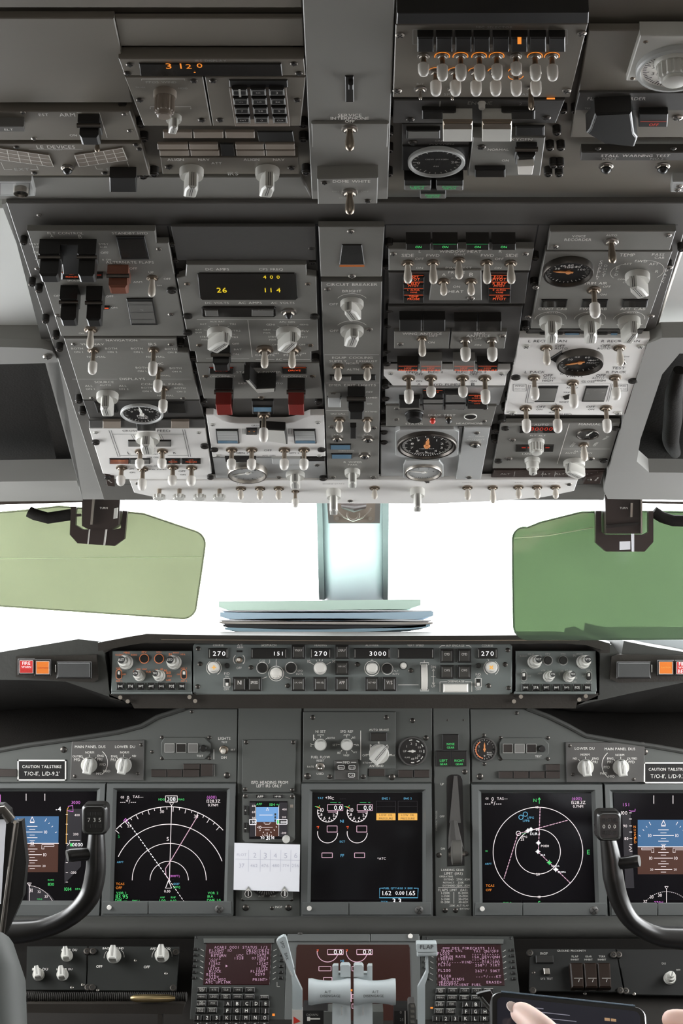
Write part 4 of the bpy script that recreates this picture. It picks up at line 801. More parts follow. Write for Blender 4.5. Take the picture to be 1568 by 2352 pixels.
# ================================================================ room shell
def bx(b, x0, x1, y0, y1, z0, z1):
    b.add([(x, y, z) for x in (x0, x1) for y in (y0, y1) for z in (z0, z1)], [(0, 1, 3, 2), (4, 6, 7, 5), (0, 4, 5, 1), (2, 3, 7, 6), (0, 2, 6, 4), (1, 5, 7, 3)])
FLOORM = mat('cockpit_floor_carpet', (.05, .05, .055), .9, noise=.3, nscale=60, bump=.5)
solid('floor', FLOORM, lambda b: bx(b, -1.25, 1.25, -1.3, 3.6, -.05, 0), kind='structure')
solid('ceiling', LINER, lambda b: bx(b, -1.25, 1.25, -1.3, 1.5, 1.98, 2.03), kind='structure')
solid('wall_rear', CHEEK, lambda b: bx(b, -1.25, 1.25, -1.35, -1.3, 0, 2.0), kind='structure')
for nm, sx in (('wall_left', -1), ('wall_right', 1)):
    def f(b):
        x0, x1 = sorted((sx * 1.12, sx * 1.17))
        bx(b, x0, x1, -1.3, 3.4, 0, 1.02); bx(b, x0, x1, -1.3, 1.6, 1.02, 2.0); bx(b, x0, x1, 1.6, 3.4, 1.52, 2.0); bx(b, x0, x1, 2.05, 2.12, 1.02, 1.52); bx(b, x0, x1, 2.75, 3.4, 1.02, 1.52)
    solid(nm, CHEEK, f, kind='structure')
# side lining beside the overhead and the trim above the windshields
def lf(b, pts, pl=OHF, h0=-.05, h1=-.03, ch=.004):
    P = [pl.at(x, y, h1) for x, y in pts]; Q = [pl.at(x, y, h1) - pl.n * (h1 - h0) for x, y in pts]; n = len(P)
    I = inset([((p - P[0]).dot(pl.u), (p - P[0]).dot(pl.v)) for p in P], 0)
    b.add(P + Q, [tuple(range(n)), tuple(range(2 * n - 1, n - 1, -1))] + [(i, n + i, n + (i + 1) % n, (i + 1) % n) for i in range(n)])
solid('trim_1', LINER, lambda b: lf(b, [(-420, 480), (8, 478), (130, 782), (-420, 782)]), kind='structure')
solid('trim_2', CHEEK, lambda b: (lf(b, [(4, 470), (14, 466), (238, 1147), (190, 1147), (98, 812), (128, 795)], h0=-.04, h1=-.014)), kind='structure')
solid('trim_3', CHEEK, lambda b: lf(b, [(-420, 782), (130, 782), (134, 832), (60, 835), (-420, 838)], h0=-.05, h1=-.012), kind='structure')
solid('trim_4', MATTE, lambda b: lf(b, [(-420, 836), (80, 832), (110, 860), (196, 1148), (-420, 1148)], h0=-.20, h1=-.10), kind='structure')  # near-black colour paints the shade inside the left recess
solid('trim_5', CHEEK, lambda b: lf(b, [(-420, 1112), (176, 1104), (190, 1150), (-420, 1156)], h0=-.06, h1=-.03), kind='structure')
solid('gap_backing', MATTE, lambda b: (lf(b, [(70, 790), (330, 790), (330, 1148), (150, 1148)], h0=-.09, h1=-.07), lf(b, [(1280, 790), (1500, 790), (1440, 1148), (1280, 1148)], h0=-.09, h1=-.07)), kind='structure')  # added unseen backing that closes the bright slits beside the frame
solid('trim_6', LINER, lambda b: lf(b, [(1556, 500), (2000, 500), (2000, 800), (1478, 800)]), kind='structure')
solid('trim_7', CHEEK, lambda b: (lf(b, [(1486, 790), (1520, 776), (2000, 770), (2000, 815), (1560, 812), (1520, 860), (1470, 1010), (1462, 1060), (1490, 1085), (2000, 1090), (2000, 1156), (1395, 1146), (1386, 1128), (1392, 1095)], h0=-.008, h1=.010)), kind='structure')
solid('trim_8', MATTE, lambda b: lf(b, [(1430, 800), (2000, 800), (2000, 1100), (1430, 1100)], h0=-.14, h1=-.05), kind='structure')  # back of the right recess, its shade put in as black colour
solid('trim_9', STEEL, lambda b: b.tube([OHF.at(1590, 480, -.01), OHF.at(1486, 795, -.01), OHF.at(1392, 1095, -.01)], .004), kind='structure')
solid('trim_10', BROWN, lambda b: slab(b, [(-60, 1152), (190, 1146), (240, 1147), (240, 1152), (-60, 1161)], 2.42, .03), kind='structure')
solid('trim_11', BROWN, lambda b: slab(b, [(1386, 1149), (1700, 1155), (1700, 1162), (1386, 1153)], 2.42, .03), kind='structure')
# roof edge above the windshield: nothing shows of it but it closes the overhead to the nose
solid('trim_12', CHEEK, lambda b: b.add([(-1.2, .9, 1.96), (1.2, .9, 1.96), (1.2, 2.5, 1.66), (-1.2, 2.5, 1.66), (-1.2, .9, 2.0), (1.2, .9, 2.0), (1.2, 2.5, 1.70), (-1.2, 2.5, 1.70)], [(0, 1, 2, 3), (7, 6, 5, 4), (3, 2, 6, 7), (0, 4, 5, 1), (0, 3, 7, 4), (1, 5, 6, 2)]), kind='structure')
def handle(name, lab, pts, r, m, cat='handle'):
    P_, R_ = spline(pts, r); o = solid(name, m, lambda b: b.tube(P_, R_, 16)); tag(o, lab, cat); return o
handle('grab_handle', 'black grab handle in the dark recess right of the overhead', [OHF.at(x, y, h) for x, y, h in ((1560, 850, -.04), (1548, 900, -.03), (1545, 960, -.03), (1540, 1010, -.03), (1550, 1040, -.05))], [.007, .010, .011, .010, .007], MATTE)
o = solid('air_vent', CHEEK, lambda b: lf(b, [(-60, 795), (96, 800), (120, 806), (132, 826), (112, 834), (-60, 838)], h0=-.012, h1=-.002)); tag(o, 'grey padded lip with a screw beside the left edge of the overhead', 'trim')
k = link('screw', screw_mesh(STEEL), o); k.matrix_world = Matrix.Translation(OHF.at(109, 819, -.001)) @ Matrix(((1, 0, 0, 0), (0, OHF.v.y, OHF.n.y, 0), (0, OHF.v.z, OHF.n.z, 0), (0, 0, 0, 1))) @ Matrix.Scale(.005, 4)
# ---- windshields: clear panes in slim frames, centre post
PANE = bpy.data.materials.new('clear_windshield_glass'); PANE.use_nodes = True; nt = PANE.node_tree; nt.nodes.clear()
o_ = nt.nodes.new('ShaderNodeOutputMaterial'); mx = nt.nodes.new('ShaderNodeMixShader'); tr = nt.nodes.new('ShaderNodeBsdfTransparent'); gl = nt.nodes.new('ShaderNodeBsdfGlossy')
gl.inputs['Roughness'].default_value = .02; tr.inputs[0].default_value = (.97, .985, .98, 1); mx.inputs[0].default_value = .04
nt.links.new(tr.outputs[0], mx.inputs[1]); nt.links.new(gl.outputs[0], mx.inputs[2]); nt.links.new(mx.outputs[0], o_.inputs[0])
for i, (a, c) in enumerate(((-520, 738), (888, 2090))):
    w_ = solid('window_%d' % (i + 1), PANE, lambda b: b.add([W(a, 1080, 2.75), W(c, 1080, 2.75), W(c, 1500, 3.25), W(a, 1500, 3.25), W(a, 1080, 2.77), W(c, 1080, 2.77), W(c, 1500, 3.27), W(a, 1500, 3.27)], [(0, 1, 2, 3), (7, 6, 5, 4), (0, 4, 5, 1), (1, 5, 6, 2), (2, 6, 7, 3), (3, 7, 4, 0)]), kind='structure')
POST = mat('painted_centre_post', (.46, .49, .52), .45, noise=.05, nscale=5)
POSTD = mat('post_seal_grey', (.12, .135, .14), .5, noise=.35, nscale=20)
def post(b):
    yT, yB = 2.72, 3.02
    prof = [(-78, .02), (-66, .0), (-52, -.012), (52, -.012), (70, .0), (82, .02)]
    top = [W(812 + x, 1120, yT + d) for x, d in prof]; bot = [W(812 + x * .92, 1400, yB + d) for x, d in prof]; n = len(prof)
    bk = [p + Vector((0, .05, 0)) for p in top + bot]
    b.add(top + bot, [(i, i + 1, n + i + 1, n + i) for i in range(n - 1)]); b.add(bk, [(n + i, n + i + 1, i + 1, i) for i in range(n - 1)])
solid('trim_13', POST, post, kind='structure')
solid('trim_14', POSTD, lambda b: (slab(b, [(726, 1130), (739, 1130), (745, 1378), (732, 1378)], [2.70, 2.70, 2.98, 2.98], .05), slab(b, [(878, 1130), (893, 1130), (891, 1378), (880, 1378)], [2.70, 2.70, 2.98, 2.98], .05)), kind='structure')
# ---- standby compass under the overhead, at the post
cp = bpy.data.objects.new('standby_compass', None); C.objects.link(cp); cp.location = W(812, 1180, 2.62); tag(cp, 'grey standby compass housing hanging on the centre post under the overhead edge', 'compass')
def loc_tube(name, m, fn, par):
    b = MB(); fn(b); o = b.obj(name, m, par); o.matrix_parent_inverse = Matrix.Translation(-par.location); return o
cp_m = mat('compass_housing_grey', (.20, .19, .18), .4, noise=.1, nscale=30)
loc_tube('housing', cp_m, lambda b: slab(b, [(750, 1140), (874, 1140), (872, 1202), (754, 1202)], 2.60, .06), cp)
loc_tube('cover_plate', KNOBB, lambda b: slab(b, [(764, 1150), (862, 1150), (860, 1196), (852, 1200), (774, 1200), (766, 1196)], 2.596, .004), cp)
def ringf(b, cx, cy, r, Z, rt, a0=0, a1=360, n=28): b.tube([W(cx + r * math.cos(math.radians(a0 + (a1 - a0) * i / n)), cy + r * math.sin(math.radians(a0 + (a1 - a0) * i / n)), Z) for i in range(n + 1)], rt, 6)
loc_tube('bezel_ring', STEEL, lambda b: ringf(b, 812, 1152, 42, 2.592, .001, 20, 160), cp)
loc_tube('adjuster_ring', STEEL, lambda b: ringf(b, 811, 1182, 13, 2.590, .0018, -20, 200), cp)
loc_tube('compass_card', BROWN, lambda b: b.tube([W(788, 1160, 2.58), W(812, 1163, 2.57), W(836, 1160, 2.58)], [.006, .009, .006]), cp)
for x in (774, 850): loc_tube('screw', STEEL, lambda b: b.tube([W(x, 1191, 2.596), W(x, 1191, 2.590)], .0028), cp)
# ---- sun visors of green acrylic
def visor_mat(name, col, reff, rough, mixf):
    m_ = bpy.data.materials.new(name); m_.use_nodes = True; nt = m_.node_tree; nt.nodes.clear()
    o_ = nt.nodes.new('ShaderNodeOutputMaterial'); tr = nt.nodes.new('ShaderNodeBsdfTransparent'); gl = nt.nodes.new('ShaderNodeBsdfGlossy'); df = nt.nodes.new('ShaderNodeBsdfDiffuse'); a = nt.nodes.new('ShaderNodeMixShader'); ad = nt.nodes.new('ShaderNodeMixShader')
    tc = nt.nodes.new('ShaderNodeTexCoord'); n = nt.nodes.new('ShaderNodeTexNoise'); n.inputs['Scale'].default_value = 6; n.inputs['Detail'].default_value = 6; rp = nt.nodes.new('ShaderNodeMix'); rp.data_type = 'RGBA'
    rp.inputs[6].default_value = tuple(x * .88 for x in col) + (1,); rp.inputs[7].default_value = tuple(x * 1.12 for x in col) + (1,)
    nt.links.new(tc.outputs['Object'], n.inputs['Vector']); nt.links.new(n.outputs['Fac'], rp.inputs[0]); nt.links.new(rp.outputs[2], tr.inputs[0])
    df.inputs[0].default_value = reff + (1,); gl.inputs['Roughness'].default_value = rough; a.inputs[0].default_value = mixf; ad.inputs[0].default_value = .05
    nt.links.new(tr.outputs[0], a.inputs[1]); nt.links.new(df.outputs[0], a.inputs[2]); nt.links.new(a.outputs[0], ad.inputs[1]); nt.links.new(gl.outputs[0], ad.inputs[2]); nt.links.new(ad.outputs[0], o_.inputs[0]); return m_
VG = visor_mat('green_acrylic', (.150, .195, .125), (.38, .52, .36), .05, .18)
VP = visor_mat('reflection_pale_acrylic', (.255, .27, .205), (.66, .72, .50), .08, .22)  # paler because the left pane's reflections are mixed into its colour
VBR = mat('visor_bracket_brown_black', (.030, .020, .017), .35, noise=.1, nscale=20)
def visor(lab, gm, outline, Z, tilt, bracket, plate, post_, slots, placard, pad):
    e = bpy.data.objects.new('sun_visor', None); C.objects.link(e); e.location = W(bracket[0], bracket[1], Z); tag(e, lab, 'sun visor', 'green sun visors')
    zz = [Z + tilt * (y - 1170) / 280 for x, y in outline]
    loc_tube('visor_pane', gm, lambda b: slab(b, outline, zz, .004), e)
    loc_tube('pane_edge', STEEL if 0 else gm, lambda b: b.tube([W(x, y, z + .001) for (x, y), z in zip(outline + outline[:1], zz + zz[:1])], .0012, 6), e)
    loc_tube('bracket_plate', VBR, lambda b: slab(b, plate, Z - .03, .012), e)
    loc_tube('pivot_block', VBR, lambda b: slab(b, post_, Z - .05, .05), e)
    for s_ in slots: loc_tube('slide_rail', s_[1], lambda b: slab(b, s_[0], Z - .056, .006), e)
    if placard: loc_tube('placard', PAPER, lambda b: slab(b, placard, Z - .058, .002), e)
    loc_tube('padded_arm', MATTE, lambda b: b.tube([W(x, y, Z - .02) for x, y in pad], .0075, 12), e)
    return e
def arcp(cx, cy, r, a0, a1, n=6): return [(cx + r * math.cos(math.radians(a0 + (a1 - a0) * i / n)), cy + r * math.sin(math.radians(a0 + (a1 - a0) * i / n))) for i in range(n + 1)]
e = visor('pale yellow-green sun visor hanging in the left windshield', VP, [(-260, 1200), (60, 1172), (135, 1163), (160, 1165), (290, 1176), (330, 1180)] + arcp(440, 1250, 31, -70, 8) + [(463, 1310), (450, 1395)] + arcp(420, 1390, 31, 15, 92) + [(-260, 1374)],
      2.30, .05, (225, 1200), [(160, 1228), (163, 1163), (175, 1163), (174, 1180), (184, 1180), (184, 1186), (174, 1187), (173, 1206), (190, 1216), (262, 1216), (277, 1213), (282, 1173), (292, 1174), (286, 1237), (263, 1254), (178, 1248)],
      [(188, 1140), (276, 1140), (272, 1205), (255, 1216), (205, 1217), (188, 1208)],
      [([(212, 1145), (218, 1145), (212, 1205), (207, 1205)], STEEL), ([(262, 1168), (270, 1166), (268, 1190), (260, 1192)], KNOBG), ([(204, 1216), (206, 1216), (202, 1250), (200, 1250)], KNOBG), ([(242, 1216), (245, 1216), (240, 1253), (237, 1253)], KNOBG)], None, [(66, 1175), (80, 1182), (110, 1190), (163, 1182)])
e2 = visor('deep green sun visor hanging in the right windshield', VG, [(1820, 1182), (1568, 1176), (1400, 1174), (1332, 1177), (1240, 1200)] + arcp(1204, 1238, 27, -75, -178) + [(1177, 1300), (1179, 1430)] + arcp(1212, 1436, 33, 182, 92) + [(1568, 1468), (1820, 1470)],
       2.30, .05, (1434, 1200), [(1368, 1174), (1380, 1174), (1381, 1222), (1390, 1228), (1478, 1228), (1489, 1222), (1489, 1174), (1500, 1174), (1500, 1245), (1480, 1267), (1392, 1267), (1368, 1246)],
       [(1389, 1140), (1475, 1140), (1475, 1226), (1392, 1226)],
       [([(1448, 1155), (1453, 1155), (1452, 1188), (1447, 1188)], STEEL), ([(1471, 1145), (1475, 1145), (1475, 1225), (1471, 1225)], STEEL), ([(1394, 1206), (1465, 1200), (1465, 1206), (1395, 1213)], BLACKG), ([(1451, 1226), (1456, 1226), (1456, 1267), (1452, 1267)], PAPER)],
       [(1423, 1244), (1447, 1243), (1447, 1262), (1423, 1263)], [(1500, 1175), (1520, 1188), (1545, 1196), (1640, 1198)])
SCR = mat('acrylic_scratch', (.62, .72, .45), .5)
loc_tube('scratch', SCR, lambda b: (b.tube([W(1182, 1236, 2.30), W(1260, 1230, 2.30), W(1362, 1212, 2.30)], .0008, 5)), e2)
loc_tube('scratch', SCR, lambda b: (b.tube([W(-60, 1284, 2.31), W(240, 1281, 2.31), W(462, 1279, 2.31)], .0006, 5)), e)
for x, tx in ((238, 'TURN'), (1432, 'TURN')):
    b = MB(); g, tot = layout(tx); p0 = W(x, 1169, 2.247); kx = 18 * 2.247 / F / tot
    for (vs, fs, gw), gx, sc in g: b.add([(p0.x + (vx + gx - tot / 2) * kx, p0.y, p0.z + vy * kx) for vx, vy in vs], fs)
    o = b.obj('lettering', INKW, e if x < 500 else e2); o.matrix_parent_inverse = Matrix.Translation(-(e if x < 500 else e2).location)
# ================================================================ glareshield
gs = bpy.data.objects.new('glareshield', None); C.objects.link(gs); gs.location = W(800, 1600, 2.5); tag(gs, 'long dark brown-black glareshield running across the cockpit above the instrument panels', 'glareshield')
def g_(name, m, fn): return loc_tube(name, m, fn, gs)
def hood(b):
    # top deck, from the worn front lip back to the windshield sill
    fr_ = [(225, 1476), (300, 1462), (336, 1456), (500, 1459), (800, 1461), (1100, 1460), (1290, 1458), (1345, 1462), (1400, 1478)]
    A = [W(x, y, 2.44) for x, y in fr_]; B_ = [Vector((p.x * 1.28, 3.12, W(0, 1464, 3.12).z)) for p in A]; n = len(A)
    dn = [p + Vector((0, .0, -.012)) for p in A]; b.add(A + B_ + dn + [p + Vector((0, 0, -.05)) for p in B_], [(i, i + 1, n + i + 1, n + i) for i in range(n - 1)] + [(2 * n + i, 2 * n + i + 1, i + 1, i) for i in range(n - 1)] + [(n + i, n + i + 1, 3 * n + i + 1, 3 * n + i) for i in range(n - 1)])
g_('top_deck', HOOD, hood)
g_('front_lip', HOOD, lambda b: slab(b, [(225, 1478), (300, 1465), (336, 1459), (500, 1462), (1100, 1463), (1290, 1461), (1345, 1466), (1400, 1482), (1400, 1500), (1378, 1500), (1378, 1478), (250, 1478), (250, 1495), (240, 1500)], 2.445, .10))
g_('lip_edge', STEEL if 0 else BRASS, lambda b: b.tube([W(370, 1469, 2.44), W(800, 1472, 2.44), W(1330, 1470, 2.44)], .0009, 6))
g_('panel_tray', BLACK, lambda b: (slab(b, [(236, 1476), (1384, 1476), (1376, 1606), (1330, 1618), (310, 1618), (250, 1604)], 2.545, .06)))
g_('under_lip', HOOD, lambda b: slab(b, [(250, 1594), (1374, 1592), (1372, 1606), (1325, 1613), (1322, 1627), (308, 1627), (300, 1613), (252, 1605)], 2.50, .10))
def wing(b, s_):
    c = 815 if 0 else 805
    if s_ < 0: pts = [(-90, 1514), (0, 1498), (180, 1468), (232, 1474), (240, 1500), (252, 1596), (300, 1616), (250, 1600), (150, 1565), (60, 1562), (-90, 1560)]
    else: pts = [(1700, 1525), (1568, 1497), (1500, 1486), (1432, 1472), (1426, 1506), (1404, 1480), (1378, 1486), (1376, 1596), (1325, 1620), (1450, 1592), (1568, 1568), (1700, 1560)]
    slab(b, pts, 2.50, .40)
g_('left_wing', PAD, lambda b: wing(b, -1)); g_('right_wing', PAD, lambda b: wing(b, 1))
g_('lamp_recess', HOOD, lambda b: slab(b, [(36, 1508), (222, 1504), (226, 1560), (215, 1568), (120, 1562), (36, 1555)], 2.494, .01)); g_('lamp_recess', HOOD, lambda b: slab(b, [(1404, 1508), (1420, 1503), (1660, 1508), (1660, 1562), (1420, 1568), (1400, 1560)], 2.494, .01))
# dark padded underside sweeping down to the instrument panel
def under(b, s_):
    if s_ < 0: fr_ = [(-120, 1560), (60, 1562), (150, 1566), (252, 1600), (310, 1622), (424, 1624)]; bk = [(-120, 1738), (60, 1710), (170, 1695), (310, 1668), (355, 1645), (424, 1626)]
    else: fr_ = [(1700, 1552), (1568, 1566), (1450, 1592), (1370, 1606), (1325, 1622), (1210, 1624)]; bk = [(1700, 1748), (1568, 1724), (1420, 1700), (1330, 1680), (1300, 1662), (1210, 1626)]
    A = [W(x, y, 2.51) for x, y in fr_]; M_ = [W((x + u) / 2, (y + v) / 2 - 8, 2.95) for (x, y), (u, v) in zip(fr_, bk)]; B_ = [W(x, y, 2.757) for x, y in bk]; n = len(A)
    b.add(A + M_ + B_, [(i, i + 1, n + i + 1, n + i) for i in range(n - 1)] + [(n + i, n + i + 1, 2 * n + i + 1, 2 * n + i) for i in range(n - 1)])
g_('padded_underside', MATTE, lambda b: under(b, -1)); g_('padded_underside', MATTE, lambda b: under(b, 1))
g_('edge_piping', PAD, lambda b: b.tube([W(x, y, 2.753) for x, y in ((-120, 1740), (0, 1723), (60, 1712), (170, 1697), (270, 1682), (325, 1668), (360, 1648), (424, 1627))], .004, 8))
g_('edge_piping', PAD, lambda b: b.tube([W(x, y, 2.753) for x, y in ((1700, 1750), (1568, 1726), (1500, 1714), (1420, 1703), (1345, 1690), (1305, 1668), (1260, 1646), (1210, 1627))], .004, 8))
for x, y in ((276, 1602), (293, 1611), (435, 1601), (448, 1610), (1330, 1607), (1345, 1599), (1180, 1611), (1196, 1600)): g_('screw', STEEL, lambda b: b.tube([W(x, y, 2.497), W(x, y, 2.492)], .0030, 10))
o = solid('cockpit_sill', mat('sill_grey', (.30, .32, .33), .5, noise=.1, nscale=5), lambda b: slab(b, [(1426, 1470), (1568, 1470), (1800, 1472), (1800, 1560), (1568, 1502)], [2.60] * 5, .30), 'grey side sill under the right windshield beyond the glareshield', 'window sill')
o = solid('cockpit_sill', MATS['sill_grey'], lambda b: slab(b, [(-200, 1540), (-60, 1503), (20, 1496), (180, 1470), (180, 1500), (-200, 1560)], [2.60] * 6, .30), 'grey side sill under the left windshield beyond the glareshield', 'window sill')
solid('leak_plate', MATTE, lambda b: slab(b, [(-420, 1484), (2050, 1484), (2050, 1860), (-420, 1860)], 2.99, .03), kind='structure')  # added unseen plate, stops daylight leaking in under the glareshield
# warning light pairs
def lamp(lab, x0, y0, x1, y1, col, em, es, lines, grp):
    m = Mod(MCP, 'warning_light', lab, 'warning light', [(x0 - 3, y0 - 3), (x1 + 3, y0 - 3), (x1 + 3, y1 + 3), (x0 - 3, y1 + 3)], BLACK, .006, h0=.036, group=grp, plate='bezel')
    m.D([(x0 + 1, y0 + 1), (x1 - 1, y0 + 1), (x1 - 1, y1 - 1), (x0 + 1, y1 - 1)], m=mat(col, em, .3, emit=em, es=es, noise=.1, nscale=60), name='lens', hgt=.003); m.z += .0031
    for tx, y, wd, c in lines: m.t_((x0 + x1) / 2, y, tx, wd, c)
    m.rect(x0 + 1, y0 + 1, x1 - 1, y1 - 1, 1.2, 'd'); m.done()
lamp('red FIRE WARN light on the left end of the glareshield', 44, 1516, 77, 1547, 'red_lens', (.42, .03, .03), .45, [('FIRE', 1523, 18, 'N'), ('WARN', 1532, 22, 'N'), ('PUSH', 1541, 24, 'r')], 'glareshield warning lights')
lamp('orange caution light beside the red one on the left end of the glareshield', 82, 1518, 114, 1549, 'amber_lens', (.50, .13, .02), .45, [('CAUTION', 1534, 22, 'r')], 'glareshield warning lights')
lamp('orange caution light on the right end of the glareshield', 1512, 1519, 1545, 1549, 'amber_lens', (.50, .13, .02), .4, [('CAUTION', 1533, 22, 'A')], 'glareshield warning lights')
lamp('red FIRE WARN light cut by the right edge of the photo', 1552, 1519, 1585, 1549, 'red_lens', (.42, .03, .03), .4, [('FIRE', 1525, 20, 'N'), ('WARN', 1533, 22, 'N'), ('BELL', 1542, 24, 'N')], 'glareshield warning lights')
for lab, x0, x1 in (('blank dark grey annunciator panel on the left end of the glareshield', 130, 210), ('blank dark grey annunciator panel on the right end of the glareshield', 1416, 1494)):
    m = Mod(MCP, 'annunciator_block', lab, 'annunciator', [(x0, 1520), (x1, 1520), (x1, 1558), (x0, 1558)], BLACK, .004, h0=.036, group='blank annunciators', plate='bezel')
    m.D([(x0 + 3, 1523), (x1 - 3, 1523), (x1 - 3, 1556), (x0 + 3, 1556)], m=mat('annunciator_grey', (.055, .055, .055), .4, noise=.1, nscale=20), name='lens', hgt=.003); m.D([(x0 - 3, 1527) if x0 < 800 else (x1 + 1, 1527), (x0 - 1, 1527) if x0 < 800 else (x1 + 3, 1527), (x0 - 1, 1544) if x0 < 800 else (x1 + 3, 1544), (x0 - 3, 1544) if x0 < 800 else (x1 + 1, 1544)], m=KNOBG, name='latch'); m.done()
# ================================================================ mode control panel
m = Mod(MCP, 'mode_control_unit', 'autopilot mode control panel reading 270 151 270 3000 270 in the middle of the glareshield', 'autopilot panel', [(447, 1478), (1170, 1478), (1176, 1484), (1176, 1590), (1170, 1596), (449, 1596), (443, 1590), (443, 1484)], MCPG, .010, h0=.006, ch=.002)
for x0, x1, tx, cx, wd in ((478, 524, '270', 503, 30), (576, 659, '151', 639, 26), (712, 760, '270', 736, 30), (812, 896, '3000', 867, 40), (912, 996, None, 0, 0), (1096, 1142, '270', 1119, 30)):
    dw = m.D([(x0, 1489), (x1, 1489), (x1, 1513), (x0, 1513)], name='digit_window', m=BLACK, hgt=.003); m.z += .0031
    for xa in (x0 + 3, x1 - 3): m.l_([(xa, 1492), (xa, 1510)], 1.2, 'd')
    if tx:
        g_ink = m.ink; m.ink = {}; m.t_(cx, 1501, tx, wd, 'N', hh=.85, mono=True)
        for bb in m.ink.values(): bb.obj('bright_lettering', E['N'], dw, smooth=0)
        m.ink = g_ink
    m.z -= .0031
def kb(mm, cx, cy, w_, h_, tx, tw=None, m_=None, c='w'):
    mm.B([(cx - w_ / 2 - 2, cy - h_ / 2 - 2), (cx + w_ / 2 + 2, cy - h_ / 2 - 2), (cx + w_ / 2 + 2, cy + h_ / 2 + 2), (cx - w_ / 2 - 2, cy + h_ / 2 + 2)], .003, 'key_bezel', BLACK)
    o = mm.B([(cx - w_ / 2 + 2, cy - h_ / 2 + 2), (cx + w_ / 2 - 2, cy - h_ / 2 + 2), (cx + w_ / 2 - 2, cy + h_ / 2 - 1), (cx - w_ / 2 + 2, cy + h_ / 2 - 1)], .006, 'push_key', m_ or mat('key_grey_brown', (.045, .042, .037), .4, noise=.1, nscale=40), ch=.001)
    if tx:
        mm.z += .0062; g = mm.ink; mm.ink = {}; mm.t_(cx, cy - h_ * .12 if h_ > 20 else cy, tx, tw or min(w_ * .6, 4.3 * len(tx)), c, hh=1.3)
        for kk, bb in mm.ink.items(): bb.obj('lettering', E[kk], o, smooth=0)
        mm.ink = g; mm.z -= .0062
for cx, cy, tx in ((685, 1497, 'VNAV'), (785, 1497, 'LNAV'), (785, 1534, 'VOR LOC'), (550, 1571, 'N1'), (584, 1571, 'SPEED'), (685, 1571, 'LVL CHG'), (735, 1571, 'HDG SEL'), (785, 1571, 'APP'), (854, 1571, 'ALT HLD'), (894, 1571, 'V/S'), (1026, 1506, 'CMD'), (1066, 1506, 'CMD'), (1026, 1543, 'CWS'), (1066, 1543, 'CWS')): kb(m, cx, cy, 28, 28, tx)
for a in ((501, 1482, 'COURSE', 24), (551, 1481, 'A/T', 12), (551, 1487, 'ARM', 14), (549, 1534, 'OFF', 12), (617, 1482, 'IAS/MACH', 34), (736, 1482, 'HEADING', 28), (602, 1518, 'C/O', 13), (689, 1541, 'SPD', 12), (688, 1548, 'INTV', 16), (709, 1519, '10', 6), (766, 1519, '30', 7), (521, 1547, 'F/D', 12), (521, 1554, 'ON', 9), (520, 1583, 'OFF', 12),
          (854, 1482, 'ALTITUDE', 30), (954, 1482, 'VERT SPEED', 38), (1045, 1483, 'A/P ENGAGE', 42), (1119, 1483, 'COURSE', 26), (909, 1541, 'ALT', 11), (909, 1548, 'INTV', 15), (995, 1532, 'DN', 11), (995, 1576, 'UP', 9), (1047, 1565, 'DISENGAGE', 38), (1098, 1549, 'F/D', 12), (1098, 1555, 'ON', 9), (1098, 1583, 'OFF', 12)): m.t_(*a)
def mk(x, y, d, L, st='round', mm_=None): return m.K(x, y, d, L, 0, st, mm_ or KNOBG)
for x, sp in ((491, 0), (1128, 45)):
    mk(x, 1533, 28, 18, mm_=CAPW); m.z += .0182; m.l_([(x - 5, 1533), (x + 5, 1533)] if not sp else [(x - 4, 1529), (x + 4, 1537)], 2.6, 'A'); m.l_([(x, 1528), (x, 1538)] if not sp else [(x + 4, 1529), (x - 4, 1537)], 2.6, 'A'); m.z -= .0182
    m.arc(x, 1534, 17, 120, 240, 1.4); m.arc(x, 1534, 17, -60, 60, 1.4); m.tick(x, 1534, 16, 23, 75 if x < 800 else 110, 1.2)
mk(634, 1547, 28, 18, 'flute', CAPW); m.arc(634, 1547, 17, 0, 360, 1.5, n=36); m.tick(634, 1547, 18, 32, 90, 1.3); m.tick(634, 1547, 22, 34, 200, 1.3); m.tick(634, 1547, 22, 34, -20, 1.3); m.l_([(619, 1515), (619, 1522), (615, 1525)], 1.1)
mk(735, 1535, 30, 16, 'round', CAPW)
for a_ in (150, 30, 115, 95, 75): m.tick(735, 1535, 17, 28 if a_ in (150, 30) else 21, a_, 1.2)
mk(854, 1535, 27, 16, 'round', CAPW); m.arc(854, 1535, 17, 0, 360, 1.5, n=36); m.tick(854, 1535, 17, 21, 90, 1.2)
mk(926, 1529, 15, 10, 'round', CAPW); m.arc(926, 1529, 9, 0, 360, 1.2, 'k')
for x, y in ((602, 1534), (668, 1534), (889, 1536)): m.D([(x + 11 * math.cos(i * math.pi / 8), y + 11 * math.sin(i * math.pi / 8)) for i in range(16)], m=BLACK, name='push_button', hgt=.004); m.arc(x, y, 13, 0, 360, 1.5, n=32)
for x in (522, 1098): m.D([(x + 6 * math.cos(i * math.pi / 6), 1529 + 6 * math.sin(i * math.pi / 6)) for i in range(12)], m=BLACK, name='push_button', hgt=.003)
m.arc(549, 1515, 13, 130, 230, 1.5); m.arc(549, 1515, 13, -50, 50, 1.5); m.T(549, 1516, 14, 'b', d=15, wd=8); m.D([(543, 1494), (557, 1494), (557, 1498), (543, 1498)], m=BLACK, name='lamp_slot')
for x in (521, 1098): m.rect(x - 7, 1558, x + 7, 1578, 1.3); m.D([(x - 5, 1560), (x + 5, 1560), (x + 5, 1576), (x - 5, 1576)], m=BLACK, name='switch_well'); m.B([(x - 3, 1568), (x + 3, 1568), (x + 3, 1575), (x - 3, 1575)], .006, 'lever', CAPW)
th = MB(); u, v = m.uv(974, 1555); kk_ = m.k
